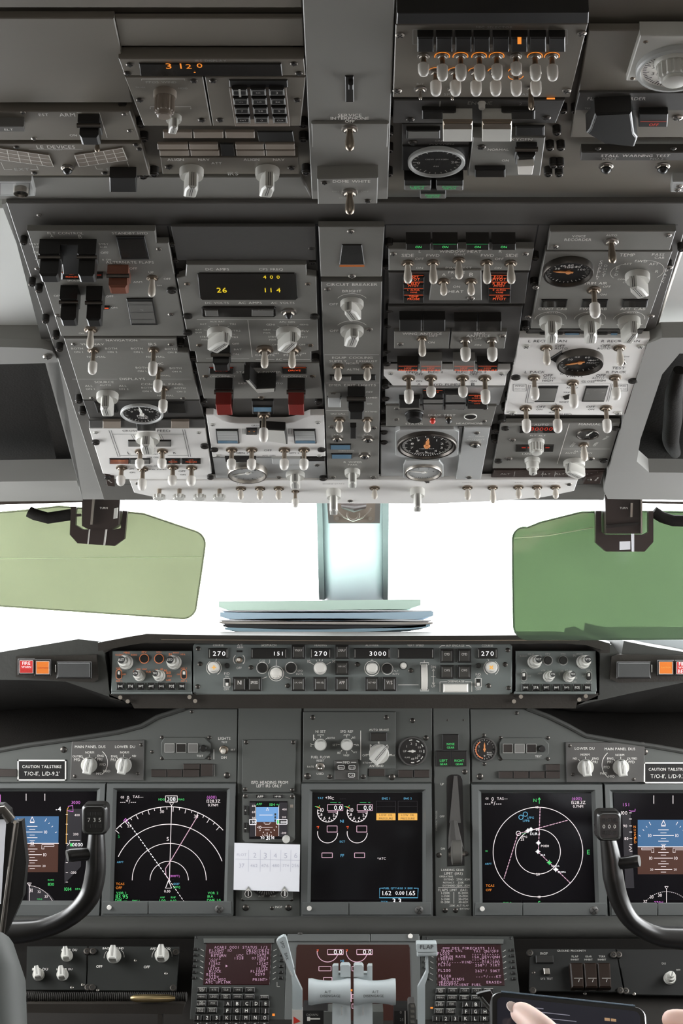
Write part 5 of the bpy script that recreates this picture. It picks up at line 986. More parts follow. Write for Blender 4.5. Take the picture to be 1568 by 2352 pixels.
th.M = Matrix.Translation((u, v, m.z - .010)) @ Matrix.Rotation(math.radians(90), 4, 'Y'); th.lathe([(.020, -7 * kk_), (.0215, -5.5 * kk_), (.0215, 5.5 * kk_), (.020, 7 * kk_)], seg=40); th.obj('thumbwheel', CAPW, m.E)
m.D([(965, 1529), (983, 1529), (983, 1581), (965, 1581)], m=BLACK, name='wheel_slot', hgt=.0006)
for p in ([(965, 1527), (965, 1522), (984, 1522), (984, 1527)], [(965, 1583), (965, 1587), (984, 1587), (984, 1583)], [(974, 1522), (974, 1517)], [(914, 1573), (961, 1573)], [(995, 1538), (995, 1571)], [(990, 1554), (1000, 1554)], [(992, 1541), (995, 1536), (998, 1541)], [(992, 1568), (995, 1573), (998, 1568)],
          [(1010, 1589), (1010, 1566), (1026, 1566)], [(1068, 1566), (1083, 1566), (1083, 1589)], [(1009, 1487), (1014, 1483), (1022, 1483)], [(1070, 1483), (1077, 1483), (1082, 1487)]): m.l_(p, 1.2)
m.B([(1018, 1570), (1075, 1570), (1075, 1590), (1018, 1590)], .006, 'disengage_bar', CAPW, ch=.002)
m.S((455, 1490), (454, 1577), (459, 1525), (576, 1533), (660, 1575), (943, 1540), (820, 1526), (1166, 1493), (1168, 1580), (1160, 1526), (1122, 1575), d=11, m=DARKM); m.done()
# ---- EFIS control panels
def efis(lab, x0, x1, ic, s_):
    m = Mod(MCP, 'efis_control_unit', lab, 'control panel', [(x0, 1495), (x1, 1495), (x1 + (0 if s_ < 0 else 2), 1588), (x0 - (3 if s_ < 0 else 0), 1588)], MCPG, .010, h0=.006, group='EFIS control panels', plate='faceplate')
    ox = x0 - 258 if s_ < 0 else x0 - 1184; c = ic
    m.B([(x0 - 2, 1588), (x1, 1588), (x1, 1594), (x0 - 3, 1594)], .012, 'lower_lip', MCPG)
    kn = ((290, 1522, 34, 'RST'), (401, 1522, 34, 'STD'), (322, 1553, 26, 'CTR'), (367, 1553, 27, 'TFC')) if s_ < 0 else ((1226, 1521, 32, 'RST'), (1338, 1521, 32, 'STD'), (1258, 1555, 25, 'CTR'), (1304, 1555, 26, 'TFC'))
    for x, y, d, tx in kn:
        o = m.K(x, y, d, 20, 0, 'dual', KNOBG); o.rotation_euler = (math.radians(-8), math.radians(s_ * 14), 0)
        b = MB(); r = d / 2 * m.k; b.lathe([(r * .50, .0195), (r * .5, .0204)], seg=20); b.obj('cap_insert', BLACK, o)
        b = MB(); g, tot = layout(tx); kx = r * .75 / tot
        for (vs, fs, gw), gx, sc in g: b.add([((vx + gx - tot / 2) * kx, (vy - .35) * kx, .0206) for vx, vy in vs], fs)
        b.obj('lettering', INKW, o, smooth=0)
    for x, tx in ((331, 'FPV'), (365, 'MTRS')) if s_ < 0 else ((1258, 'FPV'), (1293, 'MTRS')):
        y = 1513 if s_ < 0 else 1517; m.D([(x + 9 * math.cos(i * math.pi / 8), y + 9 * math.sin(i * math.pi / 8)) for i in range(16)], m=BLACK, name='push_button', hgt=.004); m.arc(x, y, 10.5, 0, 360, 1.4, c, n=28); m.t_(x, y - 15, tx, 11, c)
    sw = ((273, 'VOR 1', 'ADF 1', 'OFF', 1), (422, 'VOR 2', 'ADF 2', 'OFF', -1)) if s_ < 0 else ((1203, 'VOR 1', 'ADF 1', 'OFF', 1), (1352, 'VOR 2', 'ADF 2', 'OFF', -1))
    for x, a1, a2, of, sd in sw:
        y = 1549 if s_ < 0 else 1553; m.B(rrect(x - 5, x + 5, y - 9, y + 9, 4.8), .002, 'toggle_switch', BLACK, ch=.0002); m.B([(x - 2.5, y - 7), (x + 2.5, y - 7), (x + 2.5, y), (x - 2.5, y)], .008, 'lever', CAPW)
        P_ = rrect(x - 6.5, x + 6.5, y - 11, y + 11, 6); m.l_(P_ + P_[:1], 1.2, c)
        m.t_(x, y - 14, a1, 14, c); m.t_(x, y + 15, a2, 14, c); m.t_(x + sd * 12, y, of, 8, c)
    if s_ < 0: lab_ = ((274, 1504, 'RADIO'), (291, 1499, 'MINS'), (308, 1504, 'BARO'), (391, 1503, 'IN'), (404, 1499, 'BARO'), (420, 1503, 'HPA'), (310, 1542, 'APP'), (318, 1537, 'VOR'), (332, 1537, 'MAP'), (341, 1543, 'PLN'), (354, 1545, '10'), (359, 1539, '20'), (371, 1537, '40'), (380, 1540, '80'), (387, 1545, '160'), (389, 1553, '320'), (387, 1562, '640'))
    else: lab_ = ((1202, 1507, 'RADIO'), (1219, 1503, 'MINS'), (1236, 1506, 'BARO'), (1319, 1506, 'IN'), (1331, 1502, 'BARO'), (1348, 1506, 'HPA'), (1239, 1547, 'APP'), (1247, 1540, 'VOR'), (1262, 1540, 'MAP'), (1270, 1547, 'PLN'), (1284, 1548, '5'), (1290, 1541, '20'), (1300, 1540, '40'), (1309, 1541, '80'), (1317, 1549, '160'), (1320, 1557, '320'), (1318, 1566, '640'))
    for x, y, tx in lab_: m.t_(x, y, tx, 3.4 * len(tx), c)
    for i, tx in enumerate(('WXR', 'STA', 'WPT', 'ARPT', 'DATA', 'POS', 'TERR')):
        x = (276 + i * 23.6) if s_ < 0 else (1207 + i * 23.6); kb(m, x, 1576 if s_ < 0 else 1579, 14, 12, tx, 11, BLACK)
    m.done()
efis('left EFIS control panel with orange lettering at the left end of the glareshield', 258, 440, 'o', -1)
efis('right EFIS control panel with white lettering at the right end of the glareshield', 1184, 1368, 'd', 1)
# ================================================================ papers lying on the glareshield
def sheet(lab, m, e0, th, sag, x0, x1, name='paper_folder', ends=(0, 0)):
    def f(b):
        n = 14; fr_ = []
        for i in range(n + 1):
            t = i / n; x = x0 + (x1 - x0) * t; y = e0[0] + (e0[1] - e0[0]) * t + sag * math.sin(math.pi * t)
            tt = th * (1 if 0 < i < n else .6)
            fr_.append((x, y, tt))
        fr2 = [W(x, y, 2.60) for x, y, t in fr_]; lo = [W(x, y + t, 2.60) for x, y, t in fr_]
        bk = [p + Vector((0, .30, -.024)) for p in fr2]; bl = [p + Vector((0, .30, -.0245)) for p in lo]; k = n + 1
        b.add(fr2 + lo + bk + bl, [(i, i + 1, k + i + 1, k + i) for i in range(n)] + [(i + 1, i, 2 * k + i, 2 * k + i + 1) for i in range(n)] + [(k + i, k + i + 1, 3 * k + i + 1, 3 * k + i) for i in range(n)] + [(2 * k + i + 1, 2 * k + i, 3 * k + i, 3 * k + i + 1) for i in range(n)] + [(0, k, 3 * k, 2 * k), (n, 2 * k + n, 3 * k + n, k + n)])
    o = solid(name, m, f); tag(o, lab, 'folder', 'papers on the glareshield'); return o
pm = lambda n_, c: mat(n_, c, .6, noise=.05, nscale=10)
sheet('pale green folder, topmost of the papers on the glareshield', pm('green_card', (.70, .90, .80)), (1381, 1377), 22, 0, 502, 966)
sheet('white sheet between the pale green and the upper blue folder', PAPER, (1402, 1402), 3, -1, 508, 992, 'paper_sheet')
sheet('upper blue folder under the pale green one', pm('blue_card', (.50, .66, .80)), (1406, 1404), 17, 3, 505, 995)
sheet('white sheet under the upper blue folder', PAPER, (1423, 1424), 4, -3, 504, 990, 'paper_sheet')
sheet('grey-brown folder in the middle of the papers on the glareshield', pm('grey_card', (.50, .46, .43)), (1427, 1429), 6, 0, 503, 994)
sheet('black folder sagging under the grey-brown one', pm('black_card', (.035, .035, .04)), (1434, 1434), 8, 2, 512, 978)
sheet('lower blue folder, bottommost of the papers on the glareshield', pm('steel_blue_card', (.36, .52, .64)), (1441, 1434), 8, 8, 516, 988)
# ================================================================ main instrument panel
fr = Mod(MP, 'instrument_bulkhead', 'grey main instrument bulkhead carrying the displays below the glareshield', 'bulkhead', [(-260, 1760), (-60, 1738), (60, 1714), (170, 1699), (270, 1684), (325, 1670), (362, 1650), (424, 1629), (424, 1600), (1210, 1600), (1210, 1628), (1260, 1648), (1305, 1672), (1345, 1692), (1420, 1706), (1500, 1717), (1568, 1729), (1830, 1765), (1830, 2118), (-260, 2118)], GREYM, .012, h0=-.016, plate='base_plate').done()
PM = lambda nm, lab, cat, poly, mm=GREYM, t=.006, **k: Mod(MP, nm, lab, cat, poly, mm, t, **k)
def ring8(mm, x, y, r, m_, hgt, name): mm.D([(x + r * math.cos(i * math.pi / 10), y + r * math.sin(i * math.pi / 10)) for i in range(20)], m=m_, name=name, hgt=hgt)
def texts(mm, L, c='w', **k):
    for a in L: mm.t_(*a, **({'c': c} if len(a) < 5 else {}), **k)
# captain's side upper panel
m = PM('instrument_module', 'grey upper panel left of centre with LIGHTS switch and three small windows', 'panel', [(-60, 1738), (60, 1714), (170, 1699), (270, 1684), (325, 1670), (362, 1650), (424, 1629), (545, 1629), (543, 1797), (-60, 1797)])
def lights_unit(x, y, mir):
    P_ = [(x - 50, y - 24), (x + 42, y - 24), (x + 56, y - 10), (x + 56, y + 12), (x + 42, y + 26), (x - 50, y + 26), (x - 57, y + 14), (x - 57, y - 12)]
    m.B(P_, .004, 'light_unit_plate', GREYM); m.z += .004
    for i, mm_ in enumerate(((GLASSG, GLASSD, GLASSG), (GLASSD, GLASSG, GLASSD))[mir]):
        xx = x - 38 + i * 27; m.D([(xx - 11, y - 10), (xx + 11, y - 10), (xx + 11, y + 10), (xx - 11, y + 10)], m=mm_, name='lens', hgt=.002); m.z += .0021; m.rect(xx - 11, y - 10, xx + 11, y + 10, 1, 'd'); m.z -= .0021
    ring8(m, x + 40, y, 7.5, BLACK, .008, 'push_button'); m.t_(x + 32, y + 18, 'TEST', 15); m.z -= .004
    m.S((x - 55, y - 24), (x + 54, y - 24), (x - 55, y + 24), (x + 54, y + 24), d=9, m=DARKM)
lights_unit(427, 1718, 0)
texts(m, [(515, 1696, 'LIGHTS', 28), (515, 1705, 'TEST', 13), (535, 1722, 'BRT', 10), (514, 1740, 'DIM', 12)])
m.T(514, 1722, 22, 'b', d=20, wd=12); m.l_([(491, 1721), (491, 1744)], 1.2)
for x0, x1, y0, y1 in ((347, 382, 1768, 1785), (384, 418, 1768, 1785), (420, 457, 1768, 1785), (421, 458, 1755, 1767), (461, 489, 1755, 1783)): m.B([(x0, y0), (x1, y0), (x1, y1), (x0, y1)], .005, 'indicator_light', mat('lamp_brown_black', (.035, .027, .023), .4, noise=.1, nscale=20))
m.l_([(492, 1756), (492, 1783)], 1.5, 'd'); m.S((146, 1722), (521, 1781), d=15, m=DARKM); m.S((349, 1727), (440, 1635), d=8, m=DARKM); m.B([(-60, 1764), (38, 1768), (38, 1784), (-60, 1784)], .004, 'indicator_light', MATS['lamp_brown_black']); m.done()
def placard(lab, x0, y0, w_, h_):
    m = PM('placard', lab, 'placard', [(x0, y0), (x0 + w_, y0), (x0 + w_, y0 + h_), (x0, y0 + h_)], BLACK, .0012, h0=.006, ch=0, group='tail strike placards', plate='black_card')
    for p in ([(x0, y0 + 1.5), (x0 + w_, y0 + 1.5)], [(x0, y0 + h_ - 1.5), (x0 + w_, y0 + h_ - 1.5)], [(x0 + 1.5, y0), (x0 + 1.5, y0 + h_)], [(x0 + w_ - 1.5, y0), (x0 + w_ - 1.5, y0 + h_)]): m.l_(p, 3)
    cx = x0 + w_ / 2; m.t_(cx, y0 + h_ * .33, 'CAUTION TAILSTRIKE', w_ * .80, hh=1.1); m.t_(cx, y0 + h_ * .66, "T/O-11', L/D-9.2'", w_ * .72, hh=1.1); m.done()
placard('black CAUTION TAILSTRIKE placard with white border on the left side of the instrument panel', 40, 1745, 112, 48)
placard('black CAUTION TAILSTRIKE placard with white border cut by the right edge of the photo', 1478, 1751, 112, 48)
def du_sel(lab, poly, k1, k2, L, arc_, scr):
    m = PM('display_selector', lab, 'control panel', poly, GREYD, .010, group='display selector panels')
    for x, y, a in (k1, k2): m.K(x, y, 37, 20, a)
    texts(m, L); x, y, r, a0, a1 = arc_; m.arc(x, y, r, a0, a1, 1.3)
    for x, y, _ in (k1, k2):
        for a in (90, 132, 48): m.tick(x, y, 19, 24, a, 1.1)
    m.S(*scr, d=8, m=DARKM); m.done()
du_sel('display selector reading MAIN PANEL DUs then LOWER DU, left of centre', [(165, 1703), (331, 1700), (329, 1793), (161, 1791)], (205, 1757, -10), (284, 1757, -10),
       [(207, 1715, 'MAIN PANEL DUS', 70), (287, 1715, 'LOWER DU', 46), (206, 1728, 'NORM', 20), (178, 1737, 'OUTBD', 23), (177, 1745, 'PFD', 14), (231, 1736, 'ENG', 14), (229, 1744, 'PRI', 11), (236, 1756, 'PFD', 14), (228, 1777, 'MFD', 14), (245, 1771, 'INBD', 16), (286, 1728, 'NORM', 20), (262, 1737, 'ENG', 14), (260, 1745, 'PRI', 11), (308, 1736, 'ND', 9)], (213, 1752, 34, -50, 50), [(324, 1711), (172, 1783), (316, 1777)])
du_sel('display selector reading LOWER DU then MAIN PANEL DUs, right of centre', [(1299, 1705), (1480, 1706), (1478, 1797), (1301, 1797)], (1344, 1762, 6), (1425, 1762, 8),
       [(1342, 1719, 'LOWER DU', 45), (1423, 1720, 'MAIN PANEL DUS', 70), (1343, 1733, 'NORM', 20), (1320, 1742, 'ND', 9), (1367, 1742, 'ENG', 14), (1366, 1750, 'PRI', 11), (1423, 1734, 'NORM', 20), (1401, 1742, 'ENG', 14), (1400, 1750, 'PRI', 11), (1451, 1742, 'OUTBD', 23), (1450, 1750, 'PFD', 14), (1393, 1762, 'PFD', 14), (1386, 1776, 'INBD', 16), (1404, 1783, 'MFD', 14)], (1418, 1757, 36, 130, 232), [(1308, 1713), (1455, 1790), (1315, 1779)])
# standby column
m = PM('instrument_module', 'narrow grey panel reading ISFD HEADING FROM LEFT IRS ONLY above the small standby display', 'panel', [(548, 1625), (692, 1625), (689, 2112), (540, 2112)], GREYM, .007)
m.B([(557, 1699), (680, 1699), (676, 1820), (555, 1820)], .003, 'blank_cover', GREYM); m.z += .003; texts(m, [(619, 1797, 'ISFD HEADING FROM', 84), (618, 1805, 'LEFT IRS ONLY', 58)], hh=1.15); m.S((565, 1705), (673, 1705), (563, 1813), (671, 1815), d=10, m=DARKM); m.z -= .003
m.S((564, 2085), (662, 2085), d=15, m=DARKM); m.S((624, 2086), d=9, m=DARKM); m.t_(640, 2083, 'INOP', 16)
m.B(rrect(556, 672, 1990, 2068, 6), .004, 'radio_indicator_bezel', GREYM); m.z += .004; ring8(m, 612, 2018, 42, GAUGEF, .002, 'dial'); m.z += .0022
for i in range(11): m.tick(612, 2018, 30, 37, -135 + i * 9, 1.2, 'd')
m.t_(600, 2058, 'ADF', 14, 'd'); m.t_(626, 2058, 'ADF', 14, 'd'); m.z -= .0062
for x, y in ((558, 2066), (669, 2066)): m.S((x, y), d=9, m=DARKM)
m.done()
m = PM('standby_display', 'small square standby attitude display with a pale blue sky field, above the taped note', 'display', [(560, 1823), (672, 1823), (677, 1830), (677, 1928), (670, 1935), (563, 1935), (557, 1928), (557, 1830)], GREYM, .018)
m.D([(573, 1840), (660, 1840), (659, 1927), (572, 1927)], m=SCREEN, name='screen'); m.z += .0014
m.fill([(588, 1854), (640, 1854), (639, 1888), (588, 1888)], 'S'); m.fill([(587, 1888), (638, 1888), (638, 1921), (587, 1921)], 'U')
for x0, x1 in ((573, 587), (641, 659)): m.fill([(x0, 1843), (x1, 1843), (x1, 1922), (x0, 1922)], 'D')
m.z += .0002
texts(m, [(595, 1847, 'APP', 13, 'G'), (625, 1848, '1014', 12, 'G'), (638, 1848, 'HPA', 8, 'G'), (582, 1851, '60', 7, 'W'), (582, 1865, '60', 7, 'W'), (582, 1879, '30', 7, 'W'), (582, 1888, '30', 8, 'N'), (653, 1859, '400', 10, 'W'), (652, 1877, '200', 9, 'W'), (652, 1888, '0000', 15, 'N'), (651, 1913, '-200', 12, 'W'), (597, 1900, '10', 6, 'W'), (603, 1924, '30', 8, 'N'), (615, 1924, '31', 8, 'N'), (626, 1924, '32', 8, 'N')])
m.rect(573, 1882, 588, 1894, 1.2, 'N'); m.rect(635, 1882, 659, 1893, 1.2, 'N'); m.fill([(636, 1884), (641, 1884), (641, 1892), (636, 1892)], 'G')
for p in ([(600, 1900), (626, 1900)], [(608, 1893), (619, 1893)], [(608, 1906), (619, 1906)], [(605, 1890), (608, 1890), (608, 1892)], [(622, 1890), (619, 1890), (619, 1892)], [(595, 1872), (626, 1872)], [(640, 1850), (640, 1920)], [(587, 1850), (587, 1920)], [(614, 1855), (611, 1862), (617, 1862), (614, 1855)]): m.l_(p, 1, 'W')
for i in range(7): m.tick(613, 1890, 22, 25, -155 + i * 22, 1.6, 'W'); m.tick(613, 1940, 20, 25, 50 + i * 13, 1, 'W')
m.l_([(632, 1868), (632, 1888)], 4, 'k', dash=(5, 2)); m.z -= .0016
for x0, x1, y0, y1, tx in ((587, 608, 1826, 1833, 'APP'), (626, 650, 1826, 1833, 'HP/IN'), (560, 567, 1851, 1872, '+'), (560, 567, 1890, 1912, '-')): m.B([(x0, y0), (x1, y0), (x1, y1), (x0, y1)], .003, 'push_key', BLACK); m.z += .0031; m.t_((x0 + x1) / 2, (y0 + y1) / 2, tx, min(x1 - x0 - 3, 14)); m.z -= .0031
m.D([(666, 1848), (673, 1848), (673, 1855), (666, 1855)], m=KNOBB, name='light_sensor'); m.z += .001; m.K(657, 1927, 18, 12, 0, 'round', KNOBG); m.S((563, 1829), (671, 1830), d=10, m=DARKM); m.done()
m = PM('paper_note', 'white paper note with a faint hand-drawn table taped under the standby display', 'note', [(538, 1936), (689, 1940), (687, 2048), (536, 2044)], PAPER, .0008, h0=.0235 + .006, ch=0, plate='sheet')
PEN = mat('faint_pencil', (.52, .52, .60), .8); E['f'] = PEN; INKNAME['f'] = 'pencil_lettering'
m.l_([(540, 1973), (688, 1976)], .9, 'f')
for x in (571, 598, 621, 645, 668): m.l_([(x, 1952), (x - 1, 2002)], .7, 'f')
texts(m, [(555, 1963, 'FLOT', 22, 'f'), (585, 1964, '2', 7, 'f'), (609, 1965, '3', 7, 'f'), (632, 1965, '4', 7, 'f'), (656, 1965, '5', 7, 'f'), (679, 1965, '6', 7, 'f'), (555, 1988, '37', 12, 'f'), (583, 1988, '462', 16, 'f'), (608, 1988, '476', 16, 'f'), (633, 1988, '480', 16, 'f'), (656, 1988, '774', 14, 'f'), (678, 1988, '256', 16, 'f')]); m.done()
for lab, x in (('teardrop pointer knob with a white arrow overlapping the lower left of the paper note', 570), ('teardrop pointer knob with a double white arrow overlapping the lower right of the paper note', 653)):
    m = PM('pointer_knob', lab, 'knob', [(x, 2036), (x + 6, 2045), (x + 9, 2053), (x + 7, 2060), (x, 2063), (x - 7, 2060), (x - 9, 2053), (x - 6, 2045)], BLACK, .012, h0=.020, group='radio pointer knobs', plate='knob_body')
    for w_, s_ in (((x, 2038), (x + 6, 2046)), 0), : pass
    m.l_([(x, 2038), (x + 5, 2046), (x + 8, 2053), (x + 6, 2059), (x, 2061.5), (x - 6, 2059), (x - 8, 2053), (x - 5, 2046), (x, 2038)], 1.6, 'd'); m.l_([(x, 2042), (x, 2058)], 1.6); m.l_([(x - 3, 2046), (x, 2041), (x + 3, 2046)], 1.3)
    if x > 600: m.l_([(x + 2.5, 2045), (x + 2.5, 2058)], 1)
    m.done()
# centre top
m = PM('instrument_module', 'grey centre panel with N1 SET, SPD REF and AUTO BRAKE knobs and the MFD keys', 'panel', [(697, 1625), (992, 1625), (991, 1797), (694, 1797)], GREYM, .006)
m.B([(696, 1635), (908, 1635), (908, 1766), (844, 1766), (843, 1793), (696, 1793)], .004, 'raised_plate', GREYM); m.z += .004
m.K(736, 1710, 28, 16, 0, 'round', KNOBG); m.K(796, 1710, 28, 16, 0, 'round', KNOBG); m.K(870, 1731, 46, 24, -40)
m.l_([(846, 1752), (853, 1752), (866, 1737)], 1.4); m.l_([(828, 1678), (828, 1746)], 1.4)
for a in (90, 135, 180, 45): m.tick(736, 1710, 16, 20, a)
for a in (90, 50, 0, -50, -90, -130, 180): m.tick(796, 1710, 16, 21, a)
for a in (90, 130, 180, 50, 0): m.tick(870, 1733, 24, 30, a)
texts(m, [(736, 1680, 'N1 SET', 23), (736, 1688, 'AUTO', 15), (760, 1695, 'BOTH', 16), (720, 1694, '1', 2), (714, 1711, '2', 4), (796, 1680, 'SPD REF', 29), (796, 1688, 'AUTO', 15), (812, 1694, 'V1', 6), (820, 1711, 'VR', 8), (815, 1728, 'WT', 9), (795, 1735, 'VREF', 14), (778, 1729, '80', 7), (769, 1711, 'SET', 11), (870, 1676, 'AUTO BRAKE', 45), (850, 1717, '1', 2), (869, 1707, '2', 4), (890, 1716, '3', 4), (838, 1735, 'OFF', 12), (839, 1752, 'RTO', 12), (900, 1735, 'MAX', 13),
          (864, 1759, 'ANTISKID', 32), (736, 1739, 'FUEL FLOW', 43), (736, 1747, 'RESET', 18), (713, 1761, 'RATE', 15), (735, 1777, 'USED', 16)])
m.A(850, 1682, 888, 1702, None, m=GLASSD, hgt=.003); m.T(735, 1761, 22, 's', d=20, wd=13)
m.B([(768, 1747), (823, 1745), (823, 1791), (768, 1791)], .003, 'mfd_key_plate', GREYD); m.z += .003; m.t_(795, 1751, 'MFD', 15); m.l_([(773, 1751), (785, 1751)], 1); m.l_([(806, 1751), (818, 1751)], 1)
for x, y, tx in ((783, 1763, 'ENG'), (808, 1763, 'SYS'), (807, 1781, 'C/R')): m.B([(x - 9, y - 7), (x + 9, y - 7), (x + 9, y + 6), (x - 9, y + 6)], .003, 'push_key', BLACK); m.z += .0031; P_ = rrect(x - 7, x + 7, y - 5, y + 4, 2); m.l_(P_ + P_[:1], 1.2); m.t_(x, y, tx, 10); m.z -= .0031
m.z -= .003; m.S((718, 1648), (887, 1648), (757, 1784), (834, 1784), d=11, m=DARKM); m.S((706, 1783), (900, 1785), d=15, m=DARKM); m.z -= .004
for x0, x1, y0 in ((847, 884, 1766), (914, 948, 1769), (951, 986, 1769)): m.B([(x0, y0), (x1, y0), (x1, y0 + 17), (x0, y0 + 17)], .005, 'indicator_light', MATS['lamp_brown_black'])
m.N(947, 1725, 68, 180, ticks=0, nums=[('UP', 180), ('1', 140), ('2', 100), ('5', 62), ('10', 30), ('15', 0), ('25', -35), ('30', -60), ('40', -90)], txt=(('FLAPS', -.35, -.42, .35),), hgt=.004, rim=GREYD, nl=.35)
for a in (100, 62, 30, 0, -35, -60, -90): m.arc(947, 1725, 26, a - 8, a + 8, 2, 'w', z=.0035)
m.S((978, 1695), (947, 1655), d=12, m=DARKM); m.done()
# gear column
m = PM('instrument_module', 'tall narrow gear panel with three green GEAR lights and the gear lever slot', 'panel', [(995, 1625), (1077, 1625), (1083, 2110), (1000, 2110)], GREYM, .006)
for x0, x1, y0, y1, a, b_ in ((1016, 1053, 1687, 1722, 'NOSE', 'GEAR'), (1001, 1036, 1725, 1760, 'LEFT', 'GEAR'), (1037, 1072, 1725, 1760, 'RIGHT', 'GEAR')):
    m.B([(x0, y0), (x1, y0), (x1, y1), (x0, y1)], .006, 'indicator_light', BLACK); m.z += .0062; m.t_((x0 + x1) / 2, y1 - 13, a, 4.4 * len(a), 'G'); m.t_((x0 + x1) / 2, y1 - 5, b_, 17, 'G'); m.z -= .0062
m.D([(1025, 1788), (1028, 1782), (1036, 1779), (1050, 1779), (1058, 1782), (1062, 1790), (1066, 1988), (1027, 1990)], m=BLACK, name='lever_slot', hgt=.0008)
texts(m, [(1015, 1801, 'UP', 8), (1015, 1875, 'OFF', 11), (1017, 1949, 'DN', 9), (1039, 1998, 'LANDING GEAR', 52), (1041, 2006, 'LIMIT (IAS)', 42), (1024, 2013, 'OPERATING', 31), (1030, 2020, 'EXTEND', 22), (1063, 2020, '270K-.82M', 30), (1030, 2027, 'RETRACT', 25), (1058, 2027, '235K', 14), (1031, 2034, 'EXTENDED', 29), (1063, 2034, '320K-.82M', 30), (1017, 2044, 'FLAPS', 22), (1041, 2044, 'LIMIT', 16), (1065, 2044, '(IAS)', 16),
          (1023, 2051, '1-250K', 20), (1023, 2058, '2-250K', 20), (1023, 2065, '5-250K', 20), (1023, 2072, '10-210K', 21), (1064, 2051, '15-200K', 23), (1064, 2058, '25-190K', 23), (1064, 2065, '30-175K', 23), (1064, 2072, '40-162K', 23), (1054, 2080, '230K ALT FLAP', 44), (1067, 2087, 'EXTEND', 22)])
m.l_([(1006, 2039), (1078, 2039)], 1); m.l_([(1042, 2049), (1042, 2075)], 1); m.t_(1002, 1885, 'OVERRIDE TRIGGER', 46, 'd', ang=90)
m.S((1067, 1773), (1008, 1964), (1069, 1961), (1022, 2091), (1046, 2091), d=12, m=DARKM); m.S((1027, 1654), (1064, 1654), d=5, m=DARKM); m.done()
g = bpy.data.objects.new('gear_lever', None); C.objects.link(g); g.location = W(1046, 1960, 2.70); tag(g, 'dark landing gear lever with a wheel-shaped knob in its slot, pushed down', 'lever')
loc_tube('lever_arm', GREYD, lambda b: b.tube([W(1042, 1890, 2.745), W(1044, 1925, 2.72), W(1047, 1950, 2.705)], [.006, .010, .012], 8), g)
loc_tube('wheel_knob', mat('gear_wheel_grey', (.10, .095, .085), .4, noise=.1, nscale=30), lambda b: b.tube([W(1036, 1958, 2.68), W(1038, 1958, 2.68), W(1058, 1958, 2.68), W(1060, 1958, 2.68)], [.014, .019, .019, .014], 24), g)
loc_tube('pivot_pin', STEEL, lambda b: b.tube([W(1030, 1961, 2.70), W(1068, 1961, 2.70)], .004, 10), g)
loc_tube('cover_strip', GREYD, lambda b: slab(b, [(1042, 1782), (1050, 1782), (1058, 1890), (1032, 1890)], 2.748, .004), g)
# first officer's side upper panel
m = PM('instrument_module', 'grey upper panel right of centre with a round brake pressure gauge and three small windows', 'panel', [(1080, 1629), (1215, 1629), (1260, 1648), (1305, 1672), (1345, 1692), (1420, 1706), (1500, 1717), (1568, 1729), (1830, 1760), (1830, 1797), (1084, 1797)])
lights_unit(1204, 1719, 1)
m.N(1112, 1721, 56, 90, ticks=24, nums=(('0', -90), ('1', -170), ('2', 150), ('3', 60)), txt=(('BRAKE', .4, -.25, .4), ('PRESS', .4, -.42, .4)), hgt=.004, rim=GREYD, needle='O', nl=.6); m.arc(1112, 1721, 20, 120, 260, 2, 'o', z=.004)
for x0, x1, y0, y1 in ((1145, 1177, 1772, 1788), (1179, 1213, 1772, 1788), (1216, 1250, 1772, 1788), (1253, 1286, 1772, 1788), (1253, 1286, 1756, 1770)): m.B([(x0, y0), (x1, y0), (x1, y1), (x0, y1)], .005, 'indicator_light', MATS['lamp_brown_black'])
m.S((1102, 1784), (1480, 1727), d=15, m=DARKM); m.S((1186, 1638), (1111, 1689), (1112, 1755), d=9, m=DARKM); m.done()
